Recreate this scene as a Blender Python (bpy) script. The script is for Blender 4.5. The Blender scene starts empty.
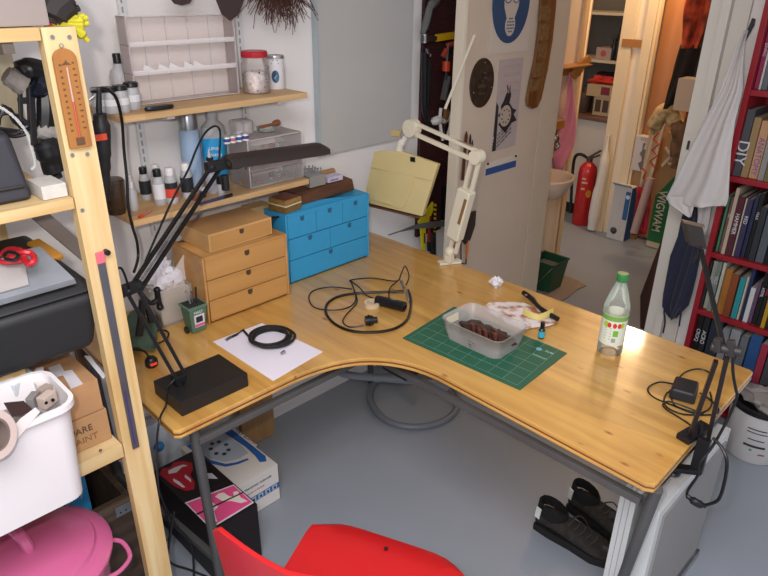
import bpy, bmesh, math, random
from mathutils import Vector as V, Matrix
random.seed(7)
PI = math.pi
SC = bpy.context.scene
COL = SC.collection
# ------------------------------------------------------------------ camera model
CAM = V((0, 0, 1.77)); FPX = 654.6
CF = V((0.64409591, 0.63574239, -0.42540813)).normalized()
CA = V((0.70599355, -0.70813806, 0.01065842)).normalized()
CB = CA.cross(CF).normalized()
def at(px, py, ax, val):
    """world point on the plane <axis>=val that the photo shows at pixel px,py"""
    i = 'xyz'.index(ax)
    d = CF*FPX + CA*(px-384) - CB*(py-288)
    return CAM + d*((val-CAM[i])/d[i])
def proj(p):
    d = V(p)-CAM; w = d.dot(CF)
    return 384+FPX*d.dot(CA)/w, 288-FPX*d.dot(CB)/w
def zat(x, y, py):
    lo, hi = -.5, 3
    for _ in range(40):
        m = (lo+hi)/2
        if proj((x, y, m))[1] > py: lo = m
        else: hi = m
    return m
cd = bpy.data.cameras.new('camera'); cam = bpy.data.objects.new('camera', cd); COL.objects.link(cam)
cd.sensor_width = 36; cd.lens = FPX*36/768; cd.clip_start = .02; cd.clip_end = 60
rot = Matrix((CA, CB, -CF)).transposed()
cam.matrix_world = Matrix.Translation(CAM) @ rot.to_4x4()
SC.camera = cam
# ------------------------------------------------------------------ materials
def lin(c):
    if isinstance(c, str):
        c = [int(c[i:i+2], 16)/255 for i in (0, 2, 4)]
    return tuple(x/12.92 if x <= .04045 else ((x+.055)/1.055)**2.4 for x in c)+(1,)
MATS = {}
def mat(name, col, rough=.5, metal=0, var=0, vs=8, bump=0, bs=60, coat=0, trans=0, alpha=1, ior=1.45, emit=0, spec=.5, stretch=(1,1,1), sheen=0):
    if name in MATS: return MATS[name]
    m = bpy.data.materials.new(name); m.use_nodes = True; nt = m.node_tree; N = nt.nodes; L = nt.links
    b = N['Principled BSDF']
    b.inputs['Base Color'].default_value = lin(col); b.inputs['Roughness'].default_value = rough
    b.inputs['Metallic'].default_value = metal; b.inputs['Coat Weight'].default_value = coat
    b.inputs['Coat Roughness'].default_value = .12
    b.inputs['Transmission Weight'].default_value = trans; b.inputs['Alpha'].default_value = alpha
    b.inputs['IOR'].default_value = ior; b.inputs['Specular IOR Level'].default_value = spec
    b.inputs['Sheen Weight'].default_value = sheen
    if emit:
        b.inputs['Emission Color'].default_value = lin(col); b.inputs['Emission Strength'].default_value = emit
    tc = N.new('ShaderNodeTexCoord'); mp = N.new('ShaderNodeMapping'); mp.inputs['Scale'].default_value = stretch
    L.new(tc.outputs['Object'], mp.inputs['Vector'])
    if var:
        n = N.new('ShaderNodeTexNoise'); n.inputs['Scale'].default_value = vs; n.inputs['Detail'].default_value = 5
        L.new(mp.outputs[0], n.inputs['Vector'])
        mx = N.new('ShaderNodeMix'); mx.data_type = 'RGBA'
        c = lin(col)
        mx.inputs[6].default_value = tuple(x*(1-var) for x in c[:3])+(1,)
        mx.inputs[7].default_value = tuple(min(1, x*(1+var)) for x in c[:3])+(1,)
        r = N.new('ShaderNodeMapRange'); r.inputs[1].default_value = .3; r.inputs[2].default_value = .7
        L.new(n.outputs[0], r.inputs[0]); L.new(r.outputs[0], mx.inputs[0]); L.new(mx.outputs[2], b.inputs['Base Color'])
    if bump:
        n2 = N.new('ShaderNodeTexNoise'); n2.inputs['Scale'].default_value = bs; n2.inputs['Detail'].default_value = 4
        L.new(mp.outputs[0], n2.inputs['Vector'])
        bp = N.new('ShaderNodeBump'); bp.inputs['Strength'].default_value = bump; bp.inputs['Distance'].default_value = .004
        L.new(n2.outputs[0], bp.inputs['Height']); L.new(bp.outputs[0], b.inputs['Normal'])
    MATS[name] = m
    return m
def wood(name, c1, c2, knot=None, scale=1, axis='X', rough=.4, coat=0, knots=.0, kscale=3.2):
    if name in MATS: return MATS[name]
    m = bpy.data.materials.new(name); m.use_nodes = True; nt = m.node_tree; N = nt.nodes; L = nt.links
    b = N['Principled BSDF']; b.inputs['Roughness'].default_value = rough
    b.inputs['Coat Weight'].default_value = coat; b.inputs['Coat Roughness'].default_value = .1
    tc = N.new('ShaderNodeTexCoord')
    def mapping(sx):
        mp = N.new('ShaderNodeMapping'); mp.inputs['Scale'].default_value = sx; L.new(tc.outputs['Object'], mp.inputs['Vector']); return mp
    st = {'X': (1.3, 16, 16), 'Y': (16, 1.3, 16), 'Z': (16, 16, 1.3)}[axis]
    mp = mapping(tuple(s*scale for s in st))
    n = N.new('ShaderNodeTexNoise'); n.inputs['Scale'].default_value = 1.6; n.inputs['Detail'].default_value = 6; n.inputs['Distortion'].default_value = .6
    L.new(mp.outputs[0], n.inputs['Vector'])
    cr = N.new('ShaderNodeValToRGB'); cr.color_ramp.elements[0].position = .3; cr.color_ramp.elements[0].color = lin(c2)
    cr.color_ramp.elements[1].position = .62; cr.color_ramp.elements[1].color = lin(c1)
    L.new(n.outputs[0], cr.inputs[0]); out = cr.outputs[0]
    # staves: broad tone change
    st2 = {'X': (.5, 9, .01), 'Y': (9, .5, .01), 'Z': (9, 9, .3)}[axis]
    mp2 = mapping(st2); v = N.new('ShaderNodeTexVoronoi'); v.inputs['Scale'].default_value = 1.0*scale; L.new(mp2.outputs[0], v.inputs['Vector'])
    hs = N.new('ShaderNodeMix'); hs.data_type = 'RGBA'; hs.blend_type = 'MULTIPLY'; hs.inputs[0].default_value = .22
    L.new(out, hs.inputs[6]); L.new(v.outputs['Color'], hs.inputs[7]); 
    bw = N.new('ShaderNodeRGBToBW'); L.new(v.outputs['Color'], bw.inputs[0]); L.new(bw.outputs[0], hs.inputs[7]); out = hs.outputs[2]
    if knots:
        k = {'X': (1, 2.2, 2.2), 'Y': (2.2, 1, 2.2), 'Z': (2.2, 2.2, 1)}[axis]
        mp3 = mapping(tuple(q*kscale for q in k)); vv = N.new('ShaderNodeTexVoronoi'); vv.inputs['Scale'].default_value = 1
        vv.inputs['Randomness'].default_value = 1
        L.new(mp3.outputs[0], vv.inputs['Vector'])
        rr = N.new('ShaderNodeMapRange'); rr.inputs[1].default_value = knots*1.4; rr.inputs[2].default_value = knots*.4
        L.new(vv.outputs['Distance'], rr.inputs[0])
        km = N.new('ShaderNodeMix'); km.data_type = 'RGBA'; km.inputs[7].default_value = lin(knot or c2)
        L.new(rr.outputs[0], km.inputs[0]); L.new(out, km.inputs[6]); out = km.outputs[2]
    L.new(out, b.inputs['Base Color'])
    MATS[name] = m
    return m
def clear(name, tint, amount=.25, rough=.08):
    """clear thin plastic or glass: see-through with a glossy skin and a little tint"""
    if name in MATS: return MATS[name]
    m = bpy.data.materials.new(name); m.use_nodes = True; nt = m.node_tree; N = nt.nodes; L = nt.links
    N.remove(N['Principled BSDF']); out = N['Material Output']
    t = N.new('ShaderNodeBsdfTransparent'); t.inputs[0].default_value = tuple(.93+.07*x for x in lin(tint)[:3])+(1,)
    p = N.new('ShaderNodeBsdfPrincipled'); p.inputs['Base Color'].default_value = lin(tint); p.inputs['Roughness'].default_value = rough
    fr = N.new('ShaderNodeFresnel'); fr.inputs[0].default_value = 1.5
    ad = N.new('ShaderNodeMath'); ad.operation = 'ADD'; ad.inputs[1].default_value = amount; ad.use_clamp = True
    L.new(fr.outputs[0], ad.inputs[0]); mx = N.new('ShaderNodeMixShader')
    L.new(ad.outputs[0], mx.inputs[0]); L.new(t.outputs[0], mx.inputs[1]); L.new(p.outputs[0], mx.inputs[2]); L.new(mx.outputs[0], out.inputs[0])
    MATS[name] = m
    return m
# ------------------------------------------------------------------ mesh builder
class M:
    def __init__(s): s.v = []; s.f = []; s.mi = []
    def add(s, vs, fs, mi=0):
        o = len(s.v); s.v += [V(v) for v in vs]
        for f in fs: s.f.append([o+i for i in f]); s.mi.append(mi)
        return s
    def box(s, x0, x1, y0, y1, z0, z1, mi=0, rz=0, piv=None):
        vs = [V((x, y, z)) for z in (z0, z1) for y in (y0, y1) for x in (x0, x1)]
        if rz:
            p = V(piv) if piv else V(((x0+x1)/2, (y0+y1)/2, 0)); R = Matrix.Rotation(rz, 3, 'Z')
            vs = [R@(v-p)+p for v in vs]
        return s.add(vs, [(0,2,3,1), (4,5,7,6), (0,1,5,4), (2,6,7,3), (0,4,6,2), (1,3,7,5)], mi)
    def hexa(s, b, t, mi=0):
        """8 corner block: b, t = 4 corners each, same winding"""
        vs = list(b)+list(t)
        return s.add(vs, [(3,2,1,0), (4,5,6,7), (0,1,5,4), (1,2,6,5), (2,3,7,6), (3,0,4,7)], mi)
    def bar(s, a, b, w, h, mi=0, up=(0,0,1)):
        a = V(a); b = V(b); d = (b-a).normalized(); u = V(up)
        if abs(d.dot(u)) > .98: u = V((1,0,0))
        r = d.cross(u).normalized()*w/2; u2 = r.cross(d).normalized()*h/2
        return s.hexa([a-r-u2, a+r-u2, a+r+u2, a-r+u2], [b-r-u2, b+r-u2, b+r+u2, b-r+u2], mi)
    def tube(s, pts, r, seg=8, mi=0, smooth=0, closed=False):
        P = [V(p) for p in pts]
        if smooth:
            Q = []; n = len(P)
            rng = range(n) if closed else range(n-1)
            for i in rng:
                p0 = P[(i-1) % n] if closed or i > 0 else P[0]; p1 = P[i]; p2 = P[(i+1) % n]
                p3 = P[(i+2) % n] if closed or i+2 < n else P[-1]
                for k in range(smooth):
                    t = k/smooth
                    Q.append(.5*((2*p1)+(-p0+p2)*t+(2*p0-5*p1+4*p2-p3)*t*t+(-p0+3*p1-3*p2+p3)*t**3))
            if not closed: Q.append(P[-1])
            P = Q
        n = len(P); rs = r if isinstance(r, (list, tuple)) else None
        vs = []; prev = None
        for i in range(n):
            if closed: d = P[(i+1) % n]-P[i-1]
            else: d = P[min(i+1, n-1)]-P[max(i-1, 0)]
            d = d.normalized() if d.length > 1e-9 else V((0,0,1))
            if prev is None:
                u = d.cross(V((0,0,1)) if abs(d.z) < .95 else V((1,0,0))).normalized()
            else:
                u = prev-d*prev.dot(d); u = u.normalized() if u.length > 1e-6 else prev
            prev = u; w = d.cross(u)
            rr = (rs[min(len(rs)-1, int(i*(len(rs)-1)/max(1, n-1)+.5))] if rs else r)
            for k in range(seg):
                a = 2*PI*k/seg; vs.append(P[i]+(u*math.cos(a)+w*math.sin(a))*rr)
        fs = []
        for i in range(n if closed else n-1):
            j = (i+1) % n
            for k in range(seg):
                k2 = (k+1) % seg; fs.append((i*seg+k, i*seg+k2, j*seg+k2, j*seg+k))
        if not closed:
            fs.append(tuple(range(seg))[::-1]); fs.append(tuple((n-1)*seg+k for k in range(seg)))
        return s.add(vs, fs, mi)
    def lathe(s, prof, c=(0,0,0), seg=20, mi=0, R=None, sx=1, sy=1, mis=None):
        c = V(c); vs = []; fs = []; ms = []
        for (r, z) in prof:
            for k in range(seg):
                a = 2*PI*k/seg; p = V((r*sx*math.cos(a), r*sy*math.sin(a), z))
                vs.append(c+(R@p if R else p))
        o = len(s.v); s.v += vs
        for i in range(len(prof)-1):
            for k in range(seg):
                k2 = (k+1) % seg
                s.f.append([o+i*seg+k, o+i*seg+k2, o+(i+1)*seg+k2, o+(i+1)*seg+k]); s.mi.append(mis[i] if mis else mi)
        if prof[0][0] > 1e-5: s.f.append([o+k for k in range(seg)][::-1]); s.mi.append(mis[0] if mis else mi)
        if prof[-1][0] > 1e-5: s.f.append([o+(len(prof)-1)*seg+k for k in range(seg)]); s.mi.append(mis[-1] if mis else mi)
        return s
    def cyl(s, a, b, r, seg=16, mi=0, r2=None):
        return s.tube([a, b], [r, r if r2 is None else r2], seg, mi)
    def prism(s, poly, off, mi=0):
        """polygon of 3-D points pushed by off"""
        n = len(poly); off = V(off); vs = [V(p) for p in poly]+[V(p)+off for p in poly]
        fs = [tuple(range(n))[::-1], tuple(range(n, 2*n))]+[(i, (i+1) % n, n+(i+1) % n, n+i) for i in range(n)]
        return s.add(vs, fs, mi)
    def grid(s, G, th=None, mi=0):
        """rows of points; th = thickness vector makes it a closed sheet"""
        R_, C_ = len(G), len(G[0]); vs = [V(p) for row in G for p in row]; o = R_*C_
        fs = [(i*C_+j, i*C_+j+1, (i+1)*C_+j+1, (i+1)*C_+j) for i in range(R_-1) for j in range(C_-1)]
        if th is not None:
            t = V(th); vs += [v+t for v in vs]
            fs += [tuple(o+k for k in reversed(f)) for f in fs]
            for i in range(R_-1):
                fs.append((i*C_, (i+1)*C_, o+(i+1)*C_, o+i*C_)); a = i*C_+C_-1; fs.append((a, o+a, o+a+C_, a+C_))
            for j in range(C_-1):
                fs.append((j, o+j, o+j+1, j+1)); a = (R_-1)*C_+j; fs.append((a, a+1, o+a+1, o+a))
        return s.add(vs, fs, mi)
    def ball(s, c, r, seg=12, mi=0, sz=1):
        n = seg//2
        return s.lathe([(max(1e-6, r*math.sin(PI*i/n)), -r*sz*math.cos(PI*i/n)) for i in range(n+1)], c, seg, mi)
    def xform(s, mtx):
        s.v = [mtx@v for v in s.v]; return s
    def build(s, name, mats, parent=None, bevel=0, seg=2, smooth=True, loc=None, world=True, ang=35):
        me = bpy.data.meshes.new(name)
        off = V((0,0,0))
        if parent is not None and world:
            p = parent; 
            while p is not None: off += p.location; p = p.parent
        elif loc is not None: off = V(loc)
        bm = bmesh.new(); vv = [bm.verts.new(v-off) for v in s.v]
        for f, mi in zip(s.f, s.mi):
            try: fc = bm.faces.new([vv[i] for i in f]); fc.material_index = mi
            except ValueError: pass
        bmesh.ops.remove_doubles(bm, verts=bm.verts, dist=1e-6)
        bmesh.ops.recalc_face_normals(bm, faces=bm.faces)
        if bevel:
            es = [e for e in bm.edges if len(e.link_faces) == 2 and e.calc_face_angle(0) > .5]
            bmesh.ops.bevel(bm, geom=es, offset=bevel, segments=seg, affect='EDGES', profile=.6, clamp_overlap=True)
        bm.to_mesh(me); bm.free()
        if not isinstance(mats, (list, tuple)): mats = [mats]
        for m in mats: me.materials.append(m)
        if smooth:
            me.shade_smooth(); me.set_sharp_from_angle(angle=math.radians(ang))
        o = bpy.data.objects.new(name, me); COL.objects.link(o)
        if bevel and smooth:
            wn = o.modifiers.new('weighted_normals', 'WEIGHTED_NORMAL'); wn.keep_sharp = True; wn.weight = 100
        if parent is not None: o.parent = parent
        elif loc is not None: o.location = loc
        return o
def tag(o, label, cat, group=None, kind=None):
    o['label'] = label; o['category'] = cat
    if group: o['group'] = group
    if kind: o['kind'] = kind
    return o
def thing(name, label, cat, loc, group=None):
    o = bpy.data.objects.new(name, None); o.empty_display_size = .05; COL.objects.link(o); o.location = V(loc)
    return tag(o, label, cat, group)
def struct(name, m, mats, **k):
    o = m.build(name, mats, **k); o['kind'] = 'structure'; return o
def dup(root, loc, rz=0, label=None):
    r = root.copy(); COL.objects.link(r); r.location = V(loc); r.rotation_euler = (0, 0, rz)
    if label: r['label'] = label
    for ch in list(root.children):
        c = ch.copy(); COL.objects.link(c); c.parent = r
        for g in ch.children:
            d = g.copy(); COL.objects.link(d); d.parent = c
    return r
def text(s, size, m, parent, origin, right, up, depth=.0006, name='lettering', sx=1, align='LEFT', bold=0):
    """flat lettering mesh standing a hair proud of its surface"""
    cu = bpy.data.curves.new(name, 'FONT'); cu.body = s; cu.size = size; cu.extrude = depth; cu.align_x = align; cu.offset = bold
    ob = bpy.data.objects.new(name, cu); me = bpy.data.meshes.new_from_object(ob); bpy.data.objects.remove(ob); bpy.data.curves.remove(cu)
    r = V(right).normalized(); u = V(up); u = (u-r*u.dot(r)).normalized(); n = r.cross(u)
    R = Matrix((r*sx, u, n)).transposed().to_4x4(); off = V((0,0,0)); p = parent
    while p is not None: off += p.location; p = p.parent
    me.transform(Matrix.Translation(V(origin)-off) @ R)
    me.materials.clear(); me.materials.append(m)
    o = bpy.data.objects.new(name, me); COL.objects.link(o)
    if parent is not None: o.parent = parent
    return o
X_, Y_, Z_ = V((1,0,0)), V((0,1,0)), V((0,0,1))
# shared materials
BLK = mat('black_plastic', '141416', .38); BLKM = mat('black_matte', '1a1918', .6, bump=.1, bs=200)
BLKG = mat('black_cable', '101012', .42); STEEL = mat('steel', 'a8a9ab', .3, 1); DSTEEL = mat('dark_steel', '4b4d50', .5, .6)
WHT = mat('white_plastic', 'e6e5e2', .4); CRM = mat('cream_enamel', 'e3dcc2', .35); PAPER = mat('white_paper', 'eceaea', .8)
CARD = mat('cardboard', 'a98259', .8, var=.08, vs=20); PINE = wood('raw_pine', 'dfc592', 'c9a468', axis='Z', rough=.55, knots=.0)
PINEX = wood('raw_pine_x', 'dfc592', 'cba76c', axis='X', rough=.55); CLEAR = clear('clear_acrylic', 'f2eeee', .12)
GLASS = clear('clear_glass', 'eef4f0', .05, .03)
# ------------------------------------------------------------------ setting
WY = 2.02; DZ = .74
wallm = mat('white_wall_paint', 'e9e6e2', .65, var=.03, vs=3, bump=.12, bs=25)
floorm = mat('grey_floor_paint', '8d949c', .42, var=.06, vs=2.2, bump=.05, bs=30)
struct('floor', M().box(-1.6, 6.2, -1.8, 3.6, -.05, 0), floorm)
struct('wall_left', M().box(-1.6, 2.95, WY, WY+.12, 0, 2.5), wallm)
struct('ceiling', M().box(-1.6, 6.2, -1.8, 3.6, 2.5, 2.55), mat('ceiling_white', 'd8d4d0', .8))
framem = mat('door_frame_paint', 'cdbfa9', .5, var=.03); jamb = mat('jamb_gloss', 'ddd3c2', .35)
struct('wall_back', M().box(2.95, 3.05, 1.84, 2.14, 0, 2.5).box(2.95, 3.05, .87, 1.0, 0, 2.5).box(3.06, 3.16, -1.8, .87, 0, 2.5).box(2.95, 3.05, 1.0, 1.84, 2.1, 2.5), wallm)
struct('trim_1', M().box(2.9, 3.07, 1.785, 1.84, 0, 2.1).box(2.885, 2.9, 1.80, 1.875, 0, 2.12), framem, bevel=.004)
struct('trim_2', M().box(2.90, 3.07, .995, 1.03, 0, 2.1).box(2.93, 2.95, .93, .995, 0, 2.12).box(2.915, 3.06, 1.03, 1.078, 0, 2.1), mat('door_frame_white', 'd9d5c9', .5), bevel=.003)
WARM = mat('washroom_paint', 'ead6bb', .6, var=.03)
struct('wall_washroom', M().box(3.05, 3.70, 2.05, 2.13, 0, 2.5), WARM)
struct('trim_3', M().box(3.70, 3.74, 2.035, 2.13, 0, 2.2).box(3.665, 3.70, 2.035, 2.05, 0, 2.2), mat('warm_trim', 'e0c094', .5), bevel=.003)
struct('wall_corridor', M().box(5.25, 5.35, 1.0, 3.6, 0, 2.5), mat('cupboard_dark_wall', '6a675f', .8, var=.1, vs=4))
struct('wall_closet', M().box(4.66, 4.74, 2.12, 2.285, 0, 2.5).box(4.74, 5.25, 2.12, 2.16, 0, 2.5), mat('closet_side_paint', 'e6d4b8', .6))
struct('trim_4', M().box(4.64, 4.70, 2.055, 2.12, 0, 2.3).box(4.64, 4.66, 2.19, 2.285, 0, 2.3).box(4.65, 4.70, 2.035, 2.055, 0, 2.3), mat('warm_trim2', 'dcc6a0', .5), bevel=.004)
orm = wood('orange_door_wood', 'b87a45', 'a66a36', axis='Z', rough=.45, scale=.5)
d2 = struct('door_2', M().box(4.72, 4.76, 1.76, 2.035, .02, 2.1), orm)
struct('wall_hall', M().box(4.85, 4.9, .6, 1.78, 0, 2.5).box(3.2, 4.9, .6, .68, 0, 2.5), mat('hall_brown_wall', '6a4a35', .8, var=.15, vs=3))
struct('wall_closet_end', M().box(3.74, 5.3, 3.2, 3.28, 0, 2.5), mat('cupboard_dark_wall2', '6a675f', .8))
# ------------------------------------------------------------------ open door with its signs
doorm = mat('beige_door_paint', 'cdbba6', .5, var=.03, vs=5); DY = 1.78
door = struct('door_1', M().box(2.25, 2.885, DY, DY+.042, .01, 2.05), doorm, bevel=.003)
M().box(2.243, 2.25, DY-.003, DY+.044, .01, 2.05).box(2.243, 2.262, DY-.006, DY, .01, 2.05).build('door_edge_moulding', mat('door_edge_cream', 'e0d5c0', .45), door, bevel=.002)
dp = lambda px, py, d=0: at(px, py, 'y', DY-d)
def disc_on_door(cx, cy, rx, rz, y0, y1, n=40):
    return [V((cx+rx*math.cos(2*PI*k/n), y0, cz_+rz*math.sin(2*PI*k/n))) for k in range(n) for cz_ in (cy,)]
# safety sign
a, b_ = dp(490, 0), dp(528, 47)
c = dp(511, -8); zl = dp(505, 53).z
sign = thing('safety_sign', 'white sign with a blue disc and a respirator face, high on the beige door', 'sign', (c.x, DY-.004, zl))
M().box(dp(489, 50).x, dp(527, 47).x, DY-.004, DY-.001, zl, zl+.40).build('sign_sheet', mat('sign_cream', 'cdbfae', .6), sign)
cc = V((c.x+.005, 0, zl+.205)); rr = .165
M().prism(disc_on_door(cc.x, cc.z, rr*.83, rr, DY-.0055, 0), (0, .0015, 0)).build('blue_disc', mat('sign_blue', '2f4a6b', .5), sign)
fm = mat('sign_face', 'c3b4a4', .6); fl_ = mat('sign_line', '35506e', .6)
f = M(); f.prism([V((cc.x+x*1.0, DY-.0068, cc.z+z)) for x, z in [(-.05,.16),(-.062,.05),(-.05,-.02),(-.03,-.06),(.03,-.06),(.05,-.02),(.062,.05),(.05,.16)]], (0,.0013,0))
f.prism(disc_on_door(cc.x, cc.z-.09, .036, .045, DY-.0074, 0, 24), (0, .002, 0))
f.build('respirator_face', fm, sign)
g = M()
for sx in (-1, 1):
    M().tube([V((cc.x+sx*.03+.024*math.cos(t/12*2*PI), DY-.0078, cc.z+.02+.022*math.sin(t/12*2*PI))) for t in range(12)], .002, 5, closed=True).build('goggle_ring', fl_, sign)
for q in range(-2, 3):
    for w in range(-2, 3):
        if q*q+w*w < 7: g.box(cc.x+q*.011-.003, cc.x+q*.011+.003, DY-.0088, DY-.0072, cc.z-.09+w*.013-.003, cc.z-.09+w*.013+.003)
g.build('face_lines', fl_, sign)
# bronze plaque
c = dp(481, 83); pq = thing('round_plaque', 'dark bronze oval plaque with three bright screws on the beige door', 'plaque', (c.x, DY-.01, c.z))
hz = (dp(481, 59).z-dp(481, 108).z)/2; hx = (dp(492.5, 83).x-dp(469.5, 83).x)/2
m = M(); m.prism(disc_on_door(c.x, c.z, hx, hz, DY-.009, 0), (0, .008, 0))
brz = mat('old_bronze', '4a3c30', .5, .6, var=.35, vs=40, bump=.8, bs=60)
m.build('plaque_plate', brz, pq, bevel=.002)
m = M()
for k in range(22):
    a = random.uniform(0, 6.28); r = random.uniform(0, .62)
    m.ball((c.x+hx*r*math.cos(a), DY-.0095, c.z+hz*r*math.sin(a)), random.uniform(.004, .011), 8)
m.build('relief', brz, pq)['kind'] = 'stuff'
for a in (1.5, 3.55, 6.0):
    M().ball((c.x+hx*.82*math.cos(a), DY-.0105, c.z+hz*.82*math.sin(a)), .0035, 8).build('screw', STEEL, pq)
# poster
x0, x1 = dp(496, 100).x, dp(519, 100).x; z1, z0 = dp(508, 59).z, dp(508, 147).z
po = thing('poster', 'grey poster with a black spiky creature and slanted lettering on the beige door', 'poster', (x0, DY-.003, z0))
M().box(x0, x1, DY-.003, DY-.001, z0, z1).build('poster_sheet', mat('poster_grey', 'b3a5a0', .6, var=.06), po)
W_, H_ = x1-x0, z1-z0; P = lambda u, v: V((x0+u*W_, DY-.0045, z0+v*H_))
ink = mat('poster_ink', '2a2624', .7)
m = M(); m.prism([P(*q) for q in [(-.02,.0),(.13,.0),(.1,.5),(0,.55)]], (0,.001,0))
m.prism([P(*q) for q in [(.2,.5),(.3,.55),(.42,.66),(.38,.73),(.42,.72),(.5,.65),(.52,.72),(.56,.66),(.6,.6),(.55,.52),(.72,.45),(.9,.42),(.78,.38),(.95,.3),(.7,.28),(.5,.18),(.3,.24),(.15,.3),(.3,.34),(.1,.4),(.25,.44)]], (0,.001,0))
m.build('creature_print', ink, po)
m = M(); m.prism([V((P(.42,.38).x+.30*W_*.8*math.cos(t/20*2*PI), DY-.0055, P(.42,.38).z+.12*H_*math.sin(t/20*2*PI))) for t in range(20)], (0,.001,0))
m.build('creature_face', mat('poster_pale', 'b5a48f', .7), po)
m = M()
for t in range(9):
    a = t*.7; m.ball((P(.42,.38).x+.16*W_*math.cos(a), DY-.0058, P(.42,.38).z+.075*H_*math.sin(a)), .004, 6)
m.build('creature_spots', ink, po)
for k in range(4):
    text('AND TOOLS ARE OUR', .012, ink, po, P(.16, .03+.045*k), V((1, 0, .55)), Z_, depth=.0004)
for k in range(4):
    text('OPEN NOW', .026, mat('poster_faint', 'c4a898', .7), po, P(.12, .90-.09*k), X_, Z_, depth=.0004)
text('100', .03, mat('poster_white', 'd8d0c8', .7), po, P(.03, .06)+V((-.012, -.001, 0)), V((0.15, 0, 1)), V((-1, 0, 0)), depth=.0004)
# blue corner of another sheet below
x0b, x1b = dp(486, 160).x, dp(516, 155).x; zb = dp(500, 171).z
pn = thing('blue_strip_notice', 'white notice with a blue bottom strip held by black pins, below the creature poster', 'notice', (x0b, DY-.003, zb))
M().box(x0b, x1b, DY-.003, DY-.001, zb+.0, zb+.06).build('notice_sheet', mat('notice_paper', 'd2c6b4', .7), pn)
M().box(x0b, x1b, DY-.0045, DY-.003, zb, zb+.032).build('blue_band', mat('band_blue', '33508a', .6), pn)
for xx in (x0b+.01, x1b-.01): M().ball((xx, DY-.006, zb+.055), .006, 8).build('pin', BLK, pn)
# long wooden blade at the right of the door
bl = at(549, 0, 'y', DY-.02); bb = at(530, 108, 'y', DY-.02)
pr_ = thing('wooden_paddle', 'long curved brown wooden paddle with rounded tip hanging on the beige door', 'paddle', (bb.x, DY-.02, bb.z))
L_ = [(541,-30),(539,0),(537,30),(533,60),(527,88),(525,100),(526,106),(530,108.5),(535,107),(539,98),(545,70),(550,40),(553,10),(556,-30)]
wm = wood('mahogany_blade', '8a5a30', '5c3618', axis='Z', rough=.35, coat=.3)
M().prism([at(x, y, 'y', DY-.004) for x, y in L_], (0, -.016, 0)).build('blade', wm, pr_, bevel=.004)
m = M()
for (xa, ya, xb, yb) in [(541,6,549,20),(540,24,548,40),(538,44,546,58),(535,64,543,76),(531,80,540,90)]:
    p, q = at(xa, ya, 'y', DY-.0215), at(xb, yb, 'y', DY-.0215); m.box(p.x, q.x, DY-.0225, DY-.0195, q.z, p.z)
m.build('inlay', mat('inlay_tan', '7a5a35', .5, var=.4, vs=60), pr_)
# thin white rod leaning over the door edge
p, q = at(474.5, 35, 'y', 1.70), at(445, 109, 'y', 1.72)
tag(M().bar(p, q, .008, .008).build('white_rod', mat('rod_white', 'e4dcc6', .5), loc=q, bevel=.001), 'thin white rod slanting up in front of the door edge', 'rod')
# knives / small tools beside the door edge (hang on the door)
for i, (xa, ya, xb, yb, w, col, lab) in enumerate([(466,131,462,180,5,'5a3320','brown handled blade hanging on the door behind the cream lamp'),
        (470,134,468,170,3,'3a2a20','short dark spike hanging on the door right of the brown blade'),
        (472,140,471,165,2.5,'2c2622','shortest dark spike hanging on the door behind the lamp joint')]):
    p, q = at(xa, ya, 'y', DY-.008), at(xb, yb, 'y', DY-.008)
    w_ = w*.0032
    m = M(); m.prism([p, p+V((w_*.5,0,-.02)), q+V((w_*.5,0,0)), q-V((w_*.5,0,0)), p+V((-w_*.5,0,-.02))], (0,-.006,0))
    tag(m.build('knife', mat('blade%d' % i, col, .4), loc=q, bevel=.001), lab, 'blade')
# ------------------------------------------------------------------ things on the left wall
bp_ = at(318, 155, 'y', WY); br_ = at(406.5, 132, 'y', WY)
pt = thing('wall_panel', 'large pale grey board fixed to the white wall right of the shelves', 'panel', (bp_.x, WY, bp_.z))
M().box(bp_.x, br_.x, WY-.022, WY-.002, bp_.z, 2.2).build('panel_board', mat('grey_board', 'b9b8b3', .55, var=.03, vs=4), pt, bevel=.002)
M().box(bp_.x-.012, bp_.x, WY-.026, WY-.002, bp_.z, 2.2).build('panel_edge_strip', mat('edge_bluegrey', 'a9b3b6', .4), pt, bevel=.001)
pegm = mat('pegboard_maroon', '3a1a1c', .6, var=.35, vs=6)
if True:
    nt = pegm.node_tree; bs_ = nt.nodes['Principled BSDF']; tc = nt.nodes.new('ShaderNodeTexCoord'); wv = nt.nodes.new('ShaderNodeTexWave')
    wv.bands_direction = 'Z'; wv.inputs['Scale'].default_value = 32; nt.links.new(tc.outputs['Object'], wv.inputs[0])
    bpn = nt.nodes.new('ShaderNodeBump'); bpn.inputs['Strength'].default_value = .5; bpn.inputs['Distance'].default_value = .003
    nt.links.new(wv.outputs[0], bpn.inputs['Height']); nt.links.new(bpn.outputs[0], bs_.inputs['Normal'])
pz = at(412, 237, 'y', WY).z
tag(M().box(2.252, 2.43, WY-.02, WY-.003, pz, 2.06).box(2.43, 2.62, WY-.02, WY-.003, pz+.16, 2.06).build('tool_board', pegm, loc=(2.25, WY, pz)), 'dark maroon ribbed tool board between the grey panel and the beige door', 'tool board')
TY = WY-.045
tp = lambda x, y, d=0: at(x, y, 'y', TY-d)
YEL = mat('tool_yellow', 'c9a21a', .45); ORG = mat('tool_orange', 'c8431c', .45); GRY = mat('tool_grey', '6b6e6a', .5, .4); TRED = mat('tool_red', '8e2222', .45)
def tool(name, label, cat, loc): return thing(name, label, cat, loc, 'tools on the maroon board')
h = tool('hammer', 'hammer with a yellow handle hanging level on the maroon board', 'hammer', tp(440, 38))
M().bar(tp(436, 38), tp(462, 34), .016, .03).build('handle', YEL, h, bevel=.004)
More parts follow.
